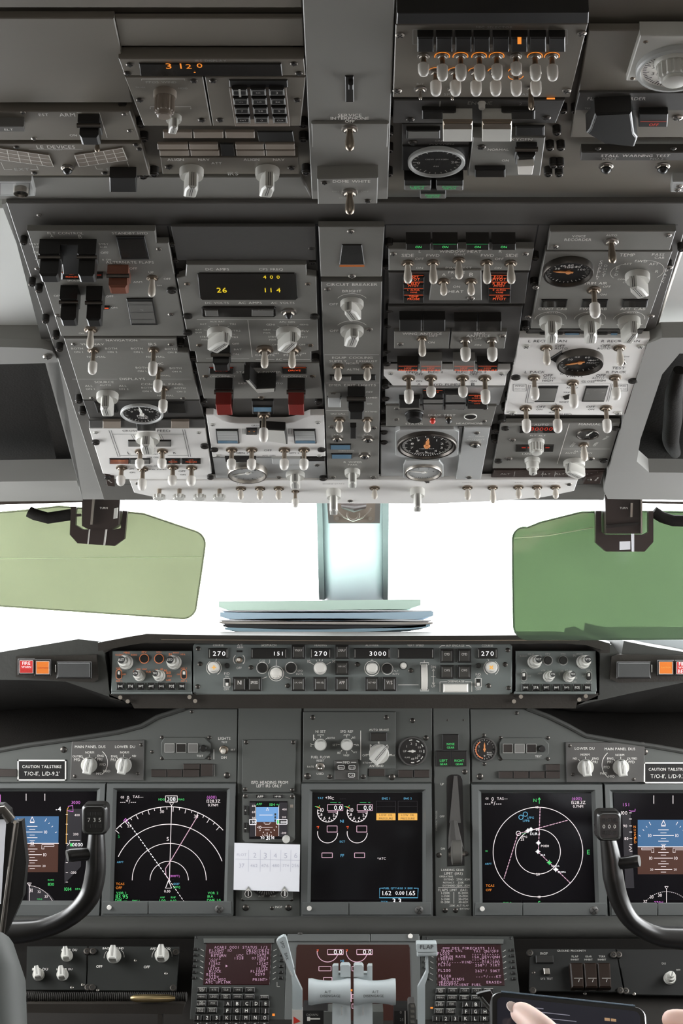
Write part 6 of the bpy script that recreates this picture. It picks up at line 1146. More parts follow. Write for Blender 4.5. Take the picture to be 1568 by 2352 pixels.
# ---- display units
BEZ = mat('display_bezel_grey', (.105, .110, .106), .42, noise=.08, nscale=8, bump=.1)
def du(lab, bz, sc_, door):
    m = PM('display_unit', lab, 'display', bz, None, .004, group='large square cockpit displays')
    b = MB(); outer = [m.uv(x, y, .016) for x, y in bz]; q = [m.uv(x, y, .016) for x, y in sc_]; n = 4
    q2 = [m.uv(x, y, .006) for x, y in [(sc_[0][0], sc_[0][1]), (sc_[1][0], sc_[1][1]), (sc_[2][0], sc_[2][1]), (sc_[3][0], sc_[3][1])]]
    cx = sum(p[0] for p in q) / 4; cy = sum(p[1] for p in q) / 4
    qo = [(cx + (p[0] - cx) * 1.06, cy + (p[1] - cy) * 1.06) for p in q]
    V = [p + (0,) for p in outer] + [p + (.014,) for p in outer] + [(cx + (p[0] - cx) * .995, cy + (p[1] - cy) * .995, .016) for p in outer] + [p + (.016,) for p in qo] + [p + (.006,) for p in q]
    b.add(V, [(i, (i + 1) % 4, 4 + (i + 1) % 4, 4 + i) for i in range(4)] + [(4 + i, 4 + (i + 1) % 4, 8 + (i + 1) % 4, 8 + i) for i in range(4)] + [(8 + i, 8 + (i + 1) % 4, 12 + (i + 1) % 4, 12 + i) for i in range(4)] + [(12 + i, 12 + (i + 1) % 4, 16 + (i + 1) % 4, 16 + i) for i in range(4)] + [(3, 2, 1, 0)])
    b.obj('bezel', BEZ, m.E, smooth=0); b = MB(); b.prism(q2, .004, .0065); b.obj('screen', SCREEN, m.E, smooth=0)
    m.z = .016; xl = bz[3][0]; xr = bz[2][0]; yb = bz[2][1]
    if door:
        m.B([(xl + 4, yb - 33), (door - 1, yb - 33), (door - 1, yb - 4), (xl + 4, yb - 4)], .002, 'access_door', BEZ, ch=.0008); m.B([(door + 1, yb - 33), (xr - 4, yb - 33), (xr - 4, yb - 4), (door + 1, yb - 4)], .002, 'access_door', BEZ, ch=.0008)
        m.z += .002; ring8(m, xl + 20, yb - 20, 5.5, CAPW, .003, 'door_button'); m.S((xr - 32, yb - 16), d=20, m=GREYD); m.z -= .002
    m.z = .0068; return m
# captain PFD
m = du('left flight display with blue and brown attitude field, mostly behind the left control wheel', [(-90, 1800), (242, 1800), (228, 2104), (-90, 2104)], [(-70, 1818), (221, 1818), (207, 2071), (-70, 2071)], 0)
def pfd(m, x0, x1, y0, hz, y1, cx, spd, mir):
    m.fill([(x0, y0), (x1, y0), (x1 - 1, hz), (x0, hz)], 'B'); m.fill([(x0, hz), (x1 - 1, hz), (x1 - 2, y1), (x0, y1)], 'U'); m.z += .0002
    m.l_([(x0, hz), (x1, hz)], 1.4, 'W')
    for i, y in enumerate(range(int(hz) - 25, int(y0) + 12, -1)): pass
    for k_, (dy, w_) in enumerate(((-39, 12), (-32, 7), (-26, 24), (-19, 6), (-13, 12), (-6, 6), (6, 6), (13, 12), (19, 6), (26, 22), (33, 6), (39, 12), (45, 6), (52, 20), (58, 6))): m.l_([(cx - w_, hz + dy), (cx + w_, hz + dy)], 1.2, 'W')
    for dx in (-1, 1): m.t_(cx + dx * 31, hz - 26, '10', 7, 'W'); m.t_(cx + dx * 29, hz + 26, '10', 7, 'W'); m.t_(cx + dx * 27, hz + 52, '20', 7, 'W')
    m.l_([(cx, y0 + 1), (cx - 5, y0 + 12), (cx + 5, y0 + 12), (cx, y0 + 1)], 1.6, 'W'); m.l_([(cx - 5, y0 + 14), (cx + 5, y0 + 14)], 2, 'W')
    for a in (60, 50, 40, 25, 120, 130, 140, 155): m.tick(cx, hz, 58, 66 if a in (60, 120) else 62, a, 1.2, 'W')
    m.rect(cx - 3, hz - 3, cx + 3, hz + 3, 1.4, 'W')
    for dx in (-1, 1): m.l_([(cx + dx * 50, hz + 3), (cx + dx * 50, hz + 7), (cx + dx * 27, hz + 7), (cx + dx * 27, hz + 13), (cx + dx * 22, hz + 13), (cx + dx * 22, hz + 3), (cx + dx * 50, hz + 3)], 1.3, 'W')
pfd(m, 20, 135, 1875, 1937, 2003, 74, 0, 0); m.z -= .0002
m.fill([(153, 1858), (188, 1858), (186, 1990), (148, 2030), (148, 1985), (152, 1960)], 'D'); m.z += .0002
m.l_([(152, 1938), (154, 1860), (157, 1854)], 1.4, 'A'); m.l_([(154, 1862), (168, 1864), (167, 1850), (156, 1852)], 1.6, 'M')
texts(m, [(174, 1843, '3000', 20, 'M'), (-1, 1842, '1', 5, 'M'), (134, 1858, '-4', 12, 'N'), (177, 1872, '400', 12, 'W'), (174, 1916, '200', 12, 'W'), (168, 2004, '-200', 14, 'W'), (178, 1940, '0000', 24, 'N'), (117, 2021, 'BARO', 14, 'G'), (117, 2031, '830', 14, 'G'), (156, 2042, '1014', 16, 'G'), (179, 2042, 'HPA', 12, 'G'), (71, 2045, '31', 7, 'W'), (90, 2048, '32', 7, 'W'), (106, 2059, '33', 7, 'W'), (91, 2065, 'MAG', 11, 'G')])
m.l_([(60, 1823), (60, 1839)], 1.4, 'W'); m.l_([(103, 1823), (103, 1839)], 1.4, 'W'); m.l_([(155, 1942), (160, 1936), (160, 1930), (184, 1930)], 1.4, 'W'); m.fill([(161, 1937), (167, 1937), (167, 1944), (161, 1944)], 'G')
for y in (1871, 1893, 1916, 1937, 1981, 2004, 2026): m.l_([(151, y), (156, y)], 1.2, 'W')
m.l_([(67, 2070), (68, 2030)], 1.1, 'W'); m.l_([(63, 2028), (72, 2028), (67.5, 2036), (63, 2028)], 1.3, 'W'); m.arc(62, 2100, 66, 20, 85, 1.2, 'W', dash=(2, 6)); m.z -= .0002; m.fill([(63, 2072), (64, 2035), (90, 2040), (112, 2052), (126, 2068), (126, 2071)], 'D'); m.done()
# captain ND
m = du('left map display with white arcs and HDG 308 MAG', [(245, 1800), (541, 1800), (535, 2104), (231, 2104)], [(267, 1818), (520, 1818), (513, 2072), (259, 2072)], 340)
cx, cy = 389, 2022
for r_, w_, a0, a1 in ((44, 1.4, 0, 180), (85, 1.4, 0, 180), (129, 1.6, 20, 155), (169, 1.6, 43, 136)): m.arc(cx - .5, cy, r_, a0, a1, w_, 'W', n=48)
for a in range(45, 137, 5): m.tick(cx, cy, 169, 158 if a % 10 == 5 else 163, a + 2, 1.3, 'W')
m.l_([(394, 1850), (389, 2022)], 1.4, 'W'); m.l_([(394, 1850), (389, 1844), (399, 1844), (394, 1850)], 1.4, 'W'); m.l_([(294, 1888), (389, 2022)], 1.8, 'N', dash=(5, 3)); m.l_([(389, 2022), (422, 2070)], 1.6, 'W', dash=(5, 3))
m.l_([(455, 1872), (390, 1980), (380, 1995), (381, 2010), (389, 2022)], 1.8, 'P'); m.l_([(387, 2022), (380, 2040), (394, 2040), (387, 2022)], 1.8, 'W')
m.rect(380, 1828, 407, 1842, 1.2, 'W'); m.l_([(284, 1886), (288, 1880), (293, 1884), (290, 1888)], 2, 'M')
texts(m, [(281, 1831, 'GS', 8, 'W'), (294, 1832, '0', 5, 'W'), (317, 1830, 'TAS---', 24, 'W'), (294, 1841, '---*/---', 36, 'W'), (371, 1836, 'HDG', 14, 'G'), (393.5, 1835, '308', 19, 'N'), (416, 1836, 'MAG', 14, 'G'), (486, 1831, '(600)', 22, 'M'), (490, 1840, '1528.3Z', 31, 'W'), (489, 1849, '0.7NM', 23, 'W'), (372, 1864, '30', 9, 'W'), (450, 1875, '33', 9, 'W'), (297, 1897, '27', 9, 'W'), (385, 1927, '5', 5, 'W'), (273, 1921, '5', 4, 'g'), (276, 1980, 'ARPT', 15, 'C'), (276, 2030, 'TCAS', 19, 'O'), (273, 2039, 'OFF', 14, 'O'),
          (278, 2051, 'VOR 1', 22, 'G'), (280, 2059, '113.95', 28, 'G'), (278, 2068, 'DME ---', 27, 'G'), (313, 2069, 'FMC L', 18, 'G'), (373, 2061, 'ANP', 11, 'G'), (373, 2069, '1.00', 14, 'G'), (398, 2061, 'RNP', 11, 'G'), (398, 2069, '0.02', 14, 'G'), (489, 2051, 'VOR 2', 24, 'G'), (483, 2059, 'IRA', 13, 'G'), (491, 2068, 'DME 1.0', 31, 'G'), (384, 2047, '0.00', 14, 'W'), (401, 2012, '(800FT)', 23, 'M'), (405, 2030, 'GS27', 14, 'C'), (406, 2038, 'LFPG', 15, 'G')])
m.done()
# engine display
m = du('centre engine display with two N1 dials reading 0.0 and amber low oil pressure boxes', [(692, 1800), (991, 1800), (994, 2106), (690, 2106)], [(717, 1821), (970, 1821), (970, 2074), (713, 2074)], 801)
for x in (753, 821):
    m.arc(x - 1, 1865, 23, 165, 365, 1.6, 'W', n=36); m.rect(x - 1, 1848, x + 34, 1862, 1.4, 'P'); m.l_([(x, 1865), (x + 22, 1865)], 1.8, 'P'); m.t_(x + 23, 1855, '0.0', 18, 'N'); m.l_([(x + 5, 1843), (x + 20, 1843)], 1.4, 'g'); m.l_([(x + 24, 1843), (x + 29, 1843)], 1.4, 'g')
    for i in range(11): m.tick(x - 1, 1865, 19, 23, 170 + i * 18, 1.3, 'W')
    m.l_([(x - 30, 1852), (x - 22, 1855), (x - 19, 1850)], 1.6, 'G'); m.l_([(x - 26, 1852), (x - 18, 1856)], 1.6, 'R')
    for tx, px_, py_ in (('10', -14, -5), ('8', -15, 6), ('6', -8, 14), ('4', 3, 14), ('2', 13, 7)): m.t_(x + px_, 1865 + py_, tx, 4 * len(tx), 'W')
    m.arc(x - 1, 1913, 23, 170, 360, 1.5, 'W', n=36); m.rect(x - 2, 1897, x + 21, 1911, 1.4, 'P'); m.l_([(x - 26, 1899), (x - 21, 1898), (x - 23, 1903)], 1.8, 'R')
m.rect(739, 1959, 763, 1970, 1.4, 'P'); m.rect(814, 1959, 837, 1970, 1.4, 'P')
for x, e_ in ((886, '1'), (936, '2')):
    m.fill([(x - 22, 1868), (x + 22, 1868), (x + 22, 1884), (x - 22, 1884)], 'A'); m.z += .0002; m.t_(x, 1872, 'LOW OIL', 30, 'k'); m.t_(x, 1880, 'PRESSURE', 32, 'k'); m.z -= .0002; m.t_(x, 1834, 'ENG ' + e_, 18, 'C'); m.rect(x - 22, 1840, x + 22, 1866, .8, 'D'); m.l_([(x - 22, 1853), (x + 22, 1853)], .8, 'D')
texts(m, [(736, 1833, 'TAT', 13, 'C'), (754, 1832, '+30', 14, 'W'), (764, 1834, 'C', 5, 'W'), (787, 1833, '---', 13, 'D'), (785, 1886, 'N1', 8, 'C'), (786, 1933, 'EGT', 12, 'C'), (786, 1965, 'FF', 8, 'C'), (876, 1972, '*ATC', 19, 'W'), (914, 2040, 'FUEL QTY-KGS X 1000', 66, 'C'), (888, 2051, '1.62', 20, 'N'), (918, 2051, '0.00', 20, 'N'), (943, 2051, '1.65', 20, 'N'), (883, 2071, 'TOTAL', 17, 'C'), (911, 2070, '3.3', 20, 'N')])
m.l_([(880, 2040), (872, 2040), (871, 2062), (959, 2062), (960, 2040), (950, 2040)], 1.5, 'C'); m.done()
# first officer ND
m = du('right map display with white compass rings, N up, and magenta route', [(1083, 1802), (1383, 1802), (1396, 2107), (1087, 2107)], [(1106, 1822), (1359, 1822), (1368, 2077), (1109, 2077)], 1200)
cx, cy = 1236, 1957
m.arc(cx - 1, cy, 103, 0, 360, 1.5, 'W', n=72); m.arc(cx - 1, cy - 1, 51.5, 0, 360, 1.5, 'W', n=60)
for p in ([(1240, 1854), (1236, 1957)], [(1303, 1884), (1189, 1915)], [(1189, 1915), (1157, 2018)], [(1236, 1957), (1310, 2029)]): m.l_(p, 1.8, 'P', dash=(6, 1.5))
def star(x, y, r, c): m.l_([(x - r, y), (x + r, y)], 1.8, c); m.l_([(x, y - r), (x, y + r)], 1.8, c); m.l_([(x - r * .5, y - r * .5), (x + r * .5, y + r * .5)], 1.8, c); m.l_([(x - r * .5, y + r * .5), (x + r * .5, y - r * .5)], 1.8, c)
for x, y, c_ in ((1212, 1908, 'N'), (1219, 1905, 'N'), (1236, 1936, 'N'), (1235, 1956, 'N'), (1261, 1981, 'G'), (1276, 1997, 'N')): star(x, y, 5.5, c_)
m.arc(1190, 1914, 5, 0, 360, 1.4, 'W', n=20); m.arc(1196, 1877, 5, 0, 360, 1.4, 'C', n=20); m.arc(1206, 1870, 5, 0, 360, 1.4, 'C', n=20)
texts(m, [(1118, 1834, 'GS', 7, 'W'), (1131, 1835, '0', 5, 'W'), (1153, 1834, 'TAS---', 24, 'W'), (1132, 1845, '---*/---', 38, 'W'), (1228, 1838, 'N', 7, 'G'), (1324, 1834, '(600)', 22, 'M'), (1328, 1843, '1528.3Z', 32, 'W'), (1327, 1852, '0.7NM', 23, 'W'), (1232, 1854, '40', 8, 'W'), (1218, 1878, 'LFPG', 15, 'C'), (1208, 1885, 'LFPB', 15, 'C'), (1117, 1955, 'W', 6, 'G'), (1351, 1957, 'E', 6, 'G'), (1121, 1984, 'ARPT', 15, 'C'), (1125, 2034, 'TCAS', 19, 'O'), (1122, 2044, 'OFF', 13, 'O'), (1165, 2074, 'FMC R', 19, 'G'), (1238, 2074, 'S', 5, 'G'), (1237, 2060, '40', 8, 'W'), (1235, 2008, '20', 8, 'W'),
          (1251, 1943, 'POE10', 18, 'W'), (1246, 1964, 'XLR', 11, 'N'), (1275, 1989, 'NOZRA', 18, 'N'), (1290, 2003, 'EBOMA', 18, 'N'), (1228, 1915, 'DLIR-1', 22, 'N'), (1234, 1905, '20', 8, 'N'), (1203, 1922, 'LFPG', 14, 'W'), (1199, 1928, '25', 8, 'W'), (1203, 1914, 'CGR', 10, 'g')])
m.l_([(1238, 1846), (1238, 1833)], 1.4, 'G'); m.l_([(1235, 1837), (1238, 1832), (1241, 1837)], 1.4, 'G'); m.done()
# first officer PFD
m = du('right flight display with blue and brown attitude field, cut by the right edge', [(1388, 1802), (1720, 1802), (1720, 2107), (1400, 2107)], [(1408, 1822), (1700, 1822), (1700, 2079), (1420, 2079)], 1510)
pfd(m, 1464, 1600, 1883, 1945, 2008, 1523, 0, 1); m.z -= .0002; m.fill([(1428, 1870), (1448, 1870), (1456, 2040), (1436, 2040)], 'D'); m.z += .0002
m.t_(1437, 1848, '151', 18, 'M', mono=True); texts(m, [ (1433, 1867, '100', 14, 'W'), (1435, 1897, '90', 9, 'W'), (1438, 1926, '80', 9, 'W'), (1512, 2073, '270H', 20, 'M'), (1496, 2060, '33', 8, 'W'), (1481, 2070, '32', 8, 'W'), (1515, 2056, '30', 9, 'W')])
for i, ch in enumerate('NOVSPD'): m.t_(1457 + i * .3, 1899 + i * 7, ch, 5, 'O')
for y in (1867, 1881, 1897, 1911, 1926, 1940, 1955): m.l_([(1444 + (y - 1867) * .02, y), (1450 + (y - 1867) * .02, y)], 1.3, 'W')
m.l_([(1444, 1861), (1448, 1863), (1458, 1863), (1458, 1858)], 1.5, 'M'); m.l_([(1444, 1943), (1450, 1948), (1444, 1953)], 1.3, 'W'); m.l_([(1501, 1827), (1501, 1846)], 1.5, 'W'); m.l_([(1545, 1827), (1545, 1846)], 1.5, 'W'); m.l_([(1530, 2078), (1530, 2042)], 1.2, 'W'); m.l_([(1526, 2036), (1534, 2036), (1530, 2042), (1526, 2036)], 1.2, 'W'); m.arc(1530, 2110, 62, 40, 140, 1.1, 'W', dash=(2, 6)); m.done()
o = solid('padded_roll', PAD, lambda b: b.tube([W(x, 2130, 2.70) for x in (-200, 300, 800, 1300, 1800)], .017, 24, flat=1.1)); tag(o, 'dark grey padded roll running across under the displays', 'padding')
solid('trim_15', mat('dark_lower_bulkhead', (.020, .018, .016), .6, spec=.15, noise=.15, nscale=10, bump=.2), lambda b: b.add([W(-260, 2108, 2.765), W(1830, 2108, 2.765), W(1830, 2185, 2.745), W(-260, 2185, 2.745), W(1830, 2800, 2.3), W(-260, 2800, 2.3)], [(0, 1, 2, 3), (3, 2, 4, 5)]), kind='structure')
# ================================================================ lower area: side panels, keyboards, throttles
LM = lambda nm, lab, cat, poly, mm=GREYD, t=.006, **k: Mod(LOW, nm, lab, cat, poly, mm, t, **k)
LOWG = mat('lower_panel_grey', (.022, .023, .021), .6, spec=.12, noise=.1, nscale=8, bump=.1)
m = LM('lighting_module', 'dark lower panel on the left with three small dimmer knobs', 'panel', [(62, 2173), (200, 2173), (197, 2274), (60, 2274)], LOWG)
for x, y, tx, tx_x, a in ((154, 2196, 'UPPER DU', 159, 8), (89, 2240, 'INBD DU', 92, 12), (144, 2240, 'LOWER DU', 148, 8)): m.K(x, y, 27, 22, a); m.t_(tx_x, y - 14, tx, 36)
m.S((190, 2262), (165, 2268), d=8); m.Q((200, 2186), (202, 2269), d=16, L=4); m.done()
m = LM('lighting_module', 'dark lower panel on the left with BACKGROUND and AFDS FLOOD knobs', 'panel', [(204, 2173), (412, 2174), (405, 2276), (199, 2275)], LOWG)
for x, y in ((262, 2197), (372, 2195)): m.K(x, y, 33, 24, 0); m.arc(x, y + 2, 23, 0, 50, 1.2, 'd'); m.arc(x, y + 2, 23, 140, 185, 1.2, 'd')
texts(m, [(260, 2178, 'BACKGROUND', 48), (368, 2179, 'AFDS FLOOD', 46), (228, 2220, 'OFF', 14), (337, 2221, 'OFF', 14)]); m.S((311, 2206), (381, 2236), (224, 2274), d=7); m.Q((214, 2186), (404, 2188), (398, 2270), (212, 2269), d=16, L=4); m.done()
o = solid('ribbed_hose', mat('hose_black', (.030, .027, .024), .5, noise=.3, nscale=60, bump=.5), lambda b: [b.tube([W(60 + i * 4.4, 2290, 2.52), W(62.2 + i * 4.4, 2290, 2.52), W(64.2 + i * 4.4, 2290, 2.52)], [.0055, .0075, .0055], 12) for i in range(84)]); tag(o, 'dark ribbed hose running along under the lower left panels', 'hose')
o = solid('highlight_tube', mat('gold_highlight_metal', (.55, .42, .22), .3, metal=1.0, noise=.3, nscale=40), lambda b: b.tube([W(x, 2293, 2.50) for x in (300, 312, 350, 388, 402)], [.003, .0055, .006, .0055, .003], 16)); tag(o, 'gold-coloured tube section standing in for the highlight on the dark hose', 'tube')  # gold highlight on the hose, built as a metal-coloured tube
o = solid('lower_cover', HOOD, lambda b: (slab(b, [(62, 2306), (424, 2306), (418, 2330), (62, 2326)], 2.50, .05), slab(b, [(362, 2330), (372, 2330), (372, 2420), (362, 2420)], 2.50, .02))); tag(o, 'dark brown-black lower cover under the ribbed hose', 'cover')
o = solid('side_column', mat('blurred_grey_side', (.06, .065, .06), .6, noise=.1, nscale=4), lambda b: b.tube([W(-30, 2190, 1.9), W(-20, 2260, 1.85), W(-26, 2420, 1.8)], [.030, .036, .040], 20)); tag(o, 'smooth grey column below the left control wheel, cut by the left edge', 'column')
# ---- control display units
def cdu(lab, bz, sc_, rows, col, kx, right):
    m = LM('control_display_unit', lab, 'keyboard unit', bz, mat('keyboard_unit_grey', (.042, .044, .041), .5, spec=.2, noise=.1, nscale=10), .012, group='control display units', plate='housing')
    x0, x1, y0, y1 = sc_[0][0], sc_[1][0], sc_[0][1], sc_[2][1]
    m.B([(x0 - 6, y0 - 12), (x1 + 6, y0 - 12), (x1 + 5, y0 - 1), (x0 - 5, y0 - 1)], .003, 'screen_brow', GREYM)
    m.D(sc_, m=SCREENB, name='screen', hgt=.001); m.z += .0012
    for x, y, tx, wd, c in rows: m.t_(x, y, tx, wd, c, hh=.92, mono=True)
    m.z -= .0012
    for i in range(6):
        yy = y0 + 12 + i * 13.2
        for s_, xe in ((-1, x0), (1, x1)):
            xa = xe + s_ * (24 + (0 if not right else (2 if s_ > 0 else 0))) - i * .8 * (1 if not right else -1)
            m.B([(xa - 4.5, yy - 2.5), (xa + 4.5, yy - 2.5), (xa + 4.5, yy + 3), (xa - 4.5, yy + 3)], .003, 'line_key', BLACK)
            m.l_([(xe + s_ * 12 - i * .5, yy + 1), (xe + s_ * 5 - i * .5, yy + 5)] if s_ < 0 else [(xe + 4 + i * .4 * (1 if right else -1), yy + 5), (xe + 11 + i * .4 * (1 if right else -1), yy + 1)], 1.3, 'd')
    X = kx
    def key(cx, cy, w_, h_, tx, big=False):
        m.B([(cx - w_ / 2, cy - h_ / 2), (cx + w_ / 2, cy - h_ / 2), (cx + w_ / 2 - .5, cy + h_ / 2), (cx - w_ / 2 - .5, cy + h_ / 2)], .004, 'key', BLACK); m.z += .0042
        if not big: m.l_([(cx - w_ / 2 + 1, cy - h_ / 2 + 1), (cx + w_ / 2 - 1, cy - h_ / 2 + 1)], 1.0, 'd')
        for i, q in enumerate(tx.split('|')): m.t_(cx, cy + (i - (len(tx.split('|')) - 1) / 2) * 5, q, 6.0 if big else 3.4 * len(q), 'w' if big else 'd', mono=big)
        m.z -= .0042
    for i, tx in enumerate(('INIT|REF', 'RTE', 'CLB', 'CRZ', 'DES')): key(X + i * 27.5, y1 + 11, 22, 11, tx)
    for i, tx in enumerate(('MENU', 'LEGS', 'DEP|ARR', 'HOLD', 'PROG')): key(X - 1 + i * 27.5, y1 + 27, 22, 11, tx)
    key(X + 143, y1 + 28, 20, 9, 'EXEC')
    for i, tx in enumerate(('N1|LIMIT', 'FIX')): key(X - 2 + i * 27, y1 + 42, 22, 12, tx)
    for i, tx in enumerate(('PREV|PAGE', 'NEXT|PAGE')): key(X - 4 + i * 27, y1 + 58, 22, 12, tx)
    for r_, L in enumerate(('ABCDE', 'FGHIJ', 'KLMNO', 'PQRST', 'UVWXY')):
        for i, ch in enumerate(L): key(X + 59 + i * 21.7 - r_ * 1.0, y1 + 43 + r_ * 16.2, 18, 13, ch, True)
    for r_, L in enumerate(('123', '456', '789')):
        for i, ch in enumerate(L): key(X - 10 + i * 21.5 - r_, y1 + 75.5 + r_ * 16, 17, 13, ch, True)
    m.S((x0 - 22, y0 - 14), (x1 + 22, y0 - 14), d=7, m=LINE); return m
R_ = 'V'
m = cdu('left control display unit showing ACARS OOOI STATUS in pale pink text', [(447, 2144), (655, 2144), (652, 2450), (430, 2450)], [(473, 2167), (624, 2167), (619, 2262), (466, 2262)],
        [(553, 2176, 'ACARS OOOI STATUS 1/3', 122, R_), (506, 2183, 'FLIGHT ID', 52, R_), (592, 2183, 'ORIG/DEST', 52, R_), (496, 2189, 'TO3220Y', 32, R_), (592, 2189, 'LFPO/LGIR', 52, R_), (502, 2195, 'RETURN', 34, R_), (551, 2195, 'UTC', 15, R_), (601, 2195, 'DATE', 20, R_), (493, 2201, '----Z', 28, R_), (548, 2201, '1528', 22, R_), (597, 2201, '07JUN23', 38, R_), (491, 2207, 'OUT', 16, R_), (602, 2207, 'OFF', 15, R_), (492, 2213, '1156Z', 27, R_), (602, 2213, '1214Z', 27, R_), (488, 2219, 'IN', 10, R_), (605, 2219, 'ON', 10, R_), (490, 2225, '1519Z', 27, R_), (601, 2225, '1513Z', 27, R_), (494, 2231, 'BLOCK', 28, R_), (592, 2231, 'FLIGHT', 34, R_), (484, 2238, '0322', 22, R_), (597, 2238, '0299', 22, R_), (491, 2244, 'VIEW', 22, R_), (495, 2250, '<ATC MSG', 46, R_), (597, 2250, 'PRINT>', 34, R_), (501, 2256, 'ATC UPLINK', 58, R_)], R_, 464, False)
m.z += .0012; m.fill([(518, 2216), (523, 2219), (518, 2222)], 'V'); m.z -= .0012; m.fill([(625, 2328), (631, 2328), (631, 2334), (625, 2334)], 'O'); m.l_([(636, 2256), (636, 2266), (642, 2266)], 1, 'd'); m.done()
m = cdu('right control display unit showing DES FORECASTS in pale lilac text', [(968, 2148), (1178, 2150), (1192, 2272), (1200, 2450), (958, 2450)], [(1001, 2169), (1150, 2170), (1159, 2264), (1003, 2264)],
        [(1024, 2177, '####', 16, R_), (1087, 2178, 'DES FORECASTS 1/1', 98, R_), (1037, 2184, 'TRANS LVL', 50, R_), (1116, 2185, 'TAI ON/OFF', 58, R_), (1018, 2190, 'FL050', 28, R_), (1114, 2191, '-----/-----', 62, R_), (1040, 2197, 'CABIN RATE', 58, R_), (1115, 2198, 'ISA DEV/QNH', 64, R_), (1022, 2203, '190FPM', 34, R_), (1115, 2204, '---*C/-----', 64, R_), (1080, 2210, 'ALT-----WIND----DIR/SPD', 134, R_), (1020, 2216, 'FL310', 29, R_), (1119, 2217, '258*/ 71KT', 57, R_), (1020, 2229, 'FL200', 29, R_), (1119, 2230, '262*/ 50KT', 57, R_), (1021, 2242, 'FL100', 29, R_), (1121, 2243, '---*/---KT', 58, R_), (1040, 2249, 'DES WINDS', 52, R_), (1030, 2256, '<REQUEST', 46, R_), (1134, 2256, 'ERASE>', 35, R_), (1056, 2262, 'INSUFFICIENT FUEL', 98, R_)], R_, 1012, True)
m.fill([(988, 2313), (994, 2313), (994, 2317), (988, 2317)], 'O'); m.done()
# ---- lower centre display
m = LM('display_unit', 'lower centre engine display behind the thrust levers with a dark red-brown screen', 'display', [(658, 2140), (964, 2140), (968, 2450), (650, 2450)], BEZ, .012, group='large square cockpit displays', plate='bezel')
m.B([(660, 2141), (849, 2141), (849, 2162), (660, 2162)], .003, 'access_door', BEZ); m.B([(851, 2141), (962, 2141), (962, 2162), (851, 2162)], .003, 'access_door', BEZ); m.z += .003; m.S((689, 2140), d=16, m=GREYD); ring8(m, 942, 2151, 5.5, CAPW, .003, 'door_button'); m.z -= .003
m.D([(684, 2170), (938, 2170), (941, 2178), (948, 2450), (672, 2450), (680, 2178)], m=mat('warm_dark_screen', (.014, .006, .005), .15, emit=(.030, .009, .006), es=.6), name='screen', hgt=.001); m.z += .0012
for x in (752, 819): m.arc(x, 2186, 24, 175, 350, 1.6, 'P', n=32); m.rect(x, 2181, x + 36, 2192, 1.4, 'P'); m.l_([(x, 2192.5), (x + 36, 2192.5)], 2, 'P'); m.t_(x + 24, 2186.5, '0.0', 19, 'N'); m.l_([(x - 25, 2182), (x - 21, 2181), (x - 23, 2186)], 1.8, 'R')
m.t_(786, 2207, 'N2', 8, 'C'); m.rect(732, 2220, 760, 2230, 1.4, 'P'); m.rect(743, 2245, 762, 2254, 1.4, 'P'); m.rect(746, 2306, 760, 2316, 1.4, 'P'); m.t_(753, 2311, '16', 9, 'P'); m.rect(808, 2220, 830, 2230, 1.4, 'P'); m.rect(808, 2284, 812, 2293, 1.4, 'P'); m.rect(808, 2306, 812, 2316, 1.4, 'P'); m.l_([(806, 2278), (806, 2301)], 2, 'P'); m.fill([(804, 2272), (809, 2272), (809, 2277), (804, 2277)], 'O')
m.z -= .0012; m.done()
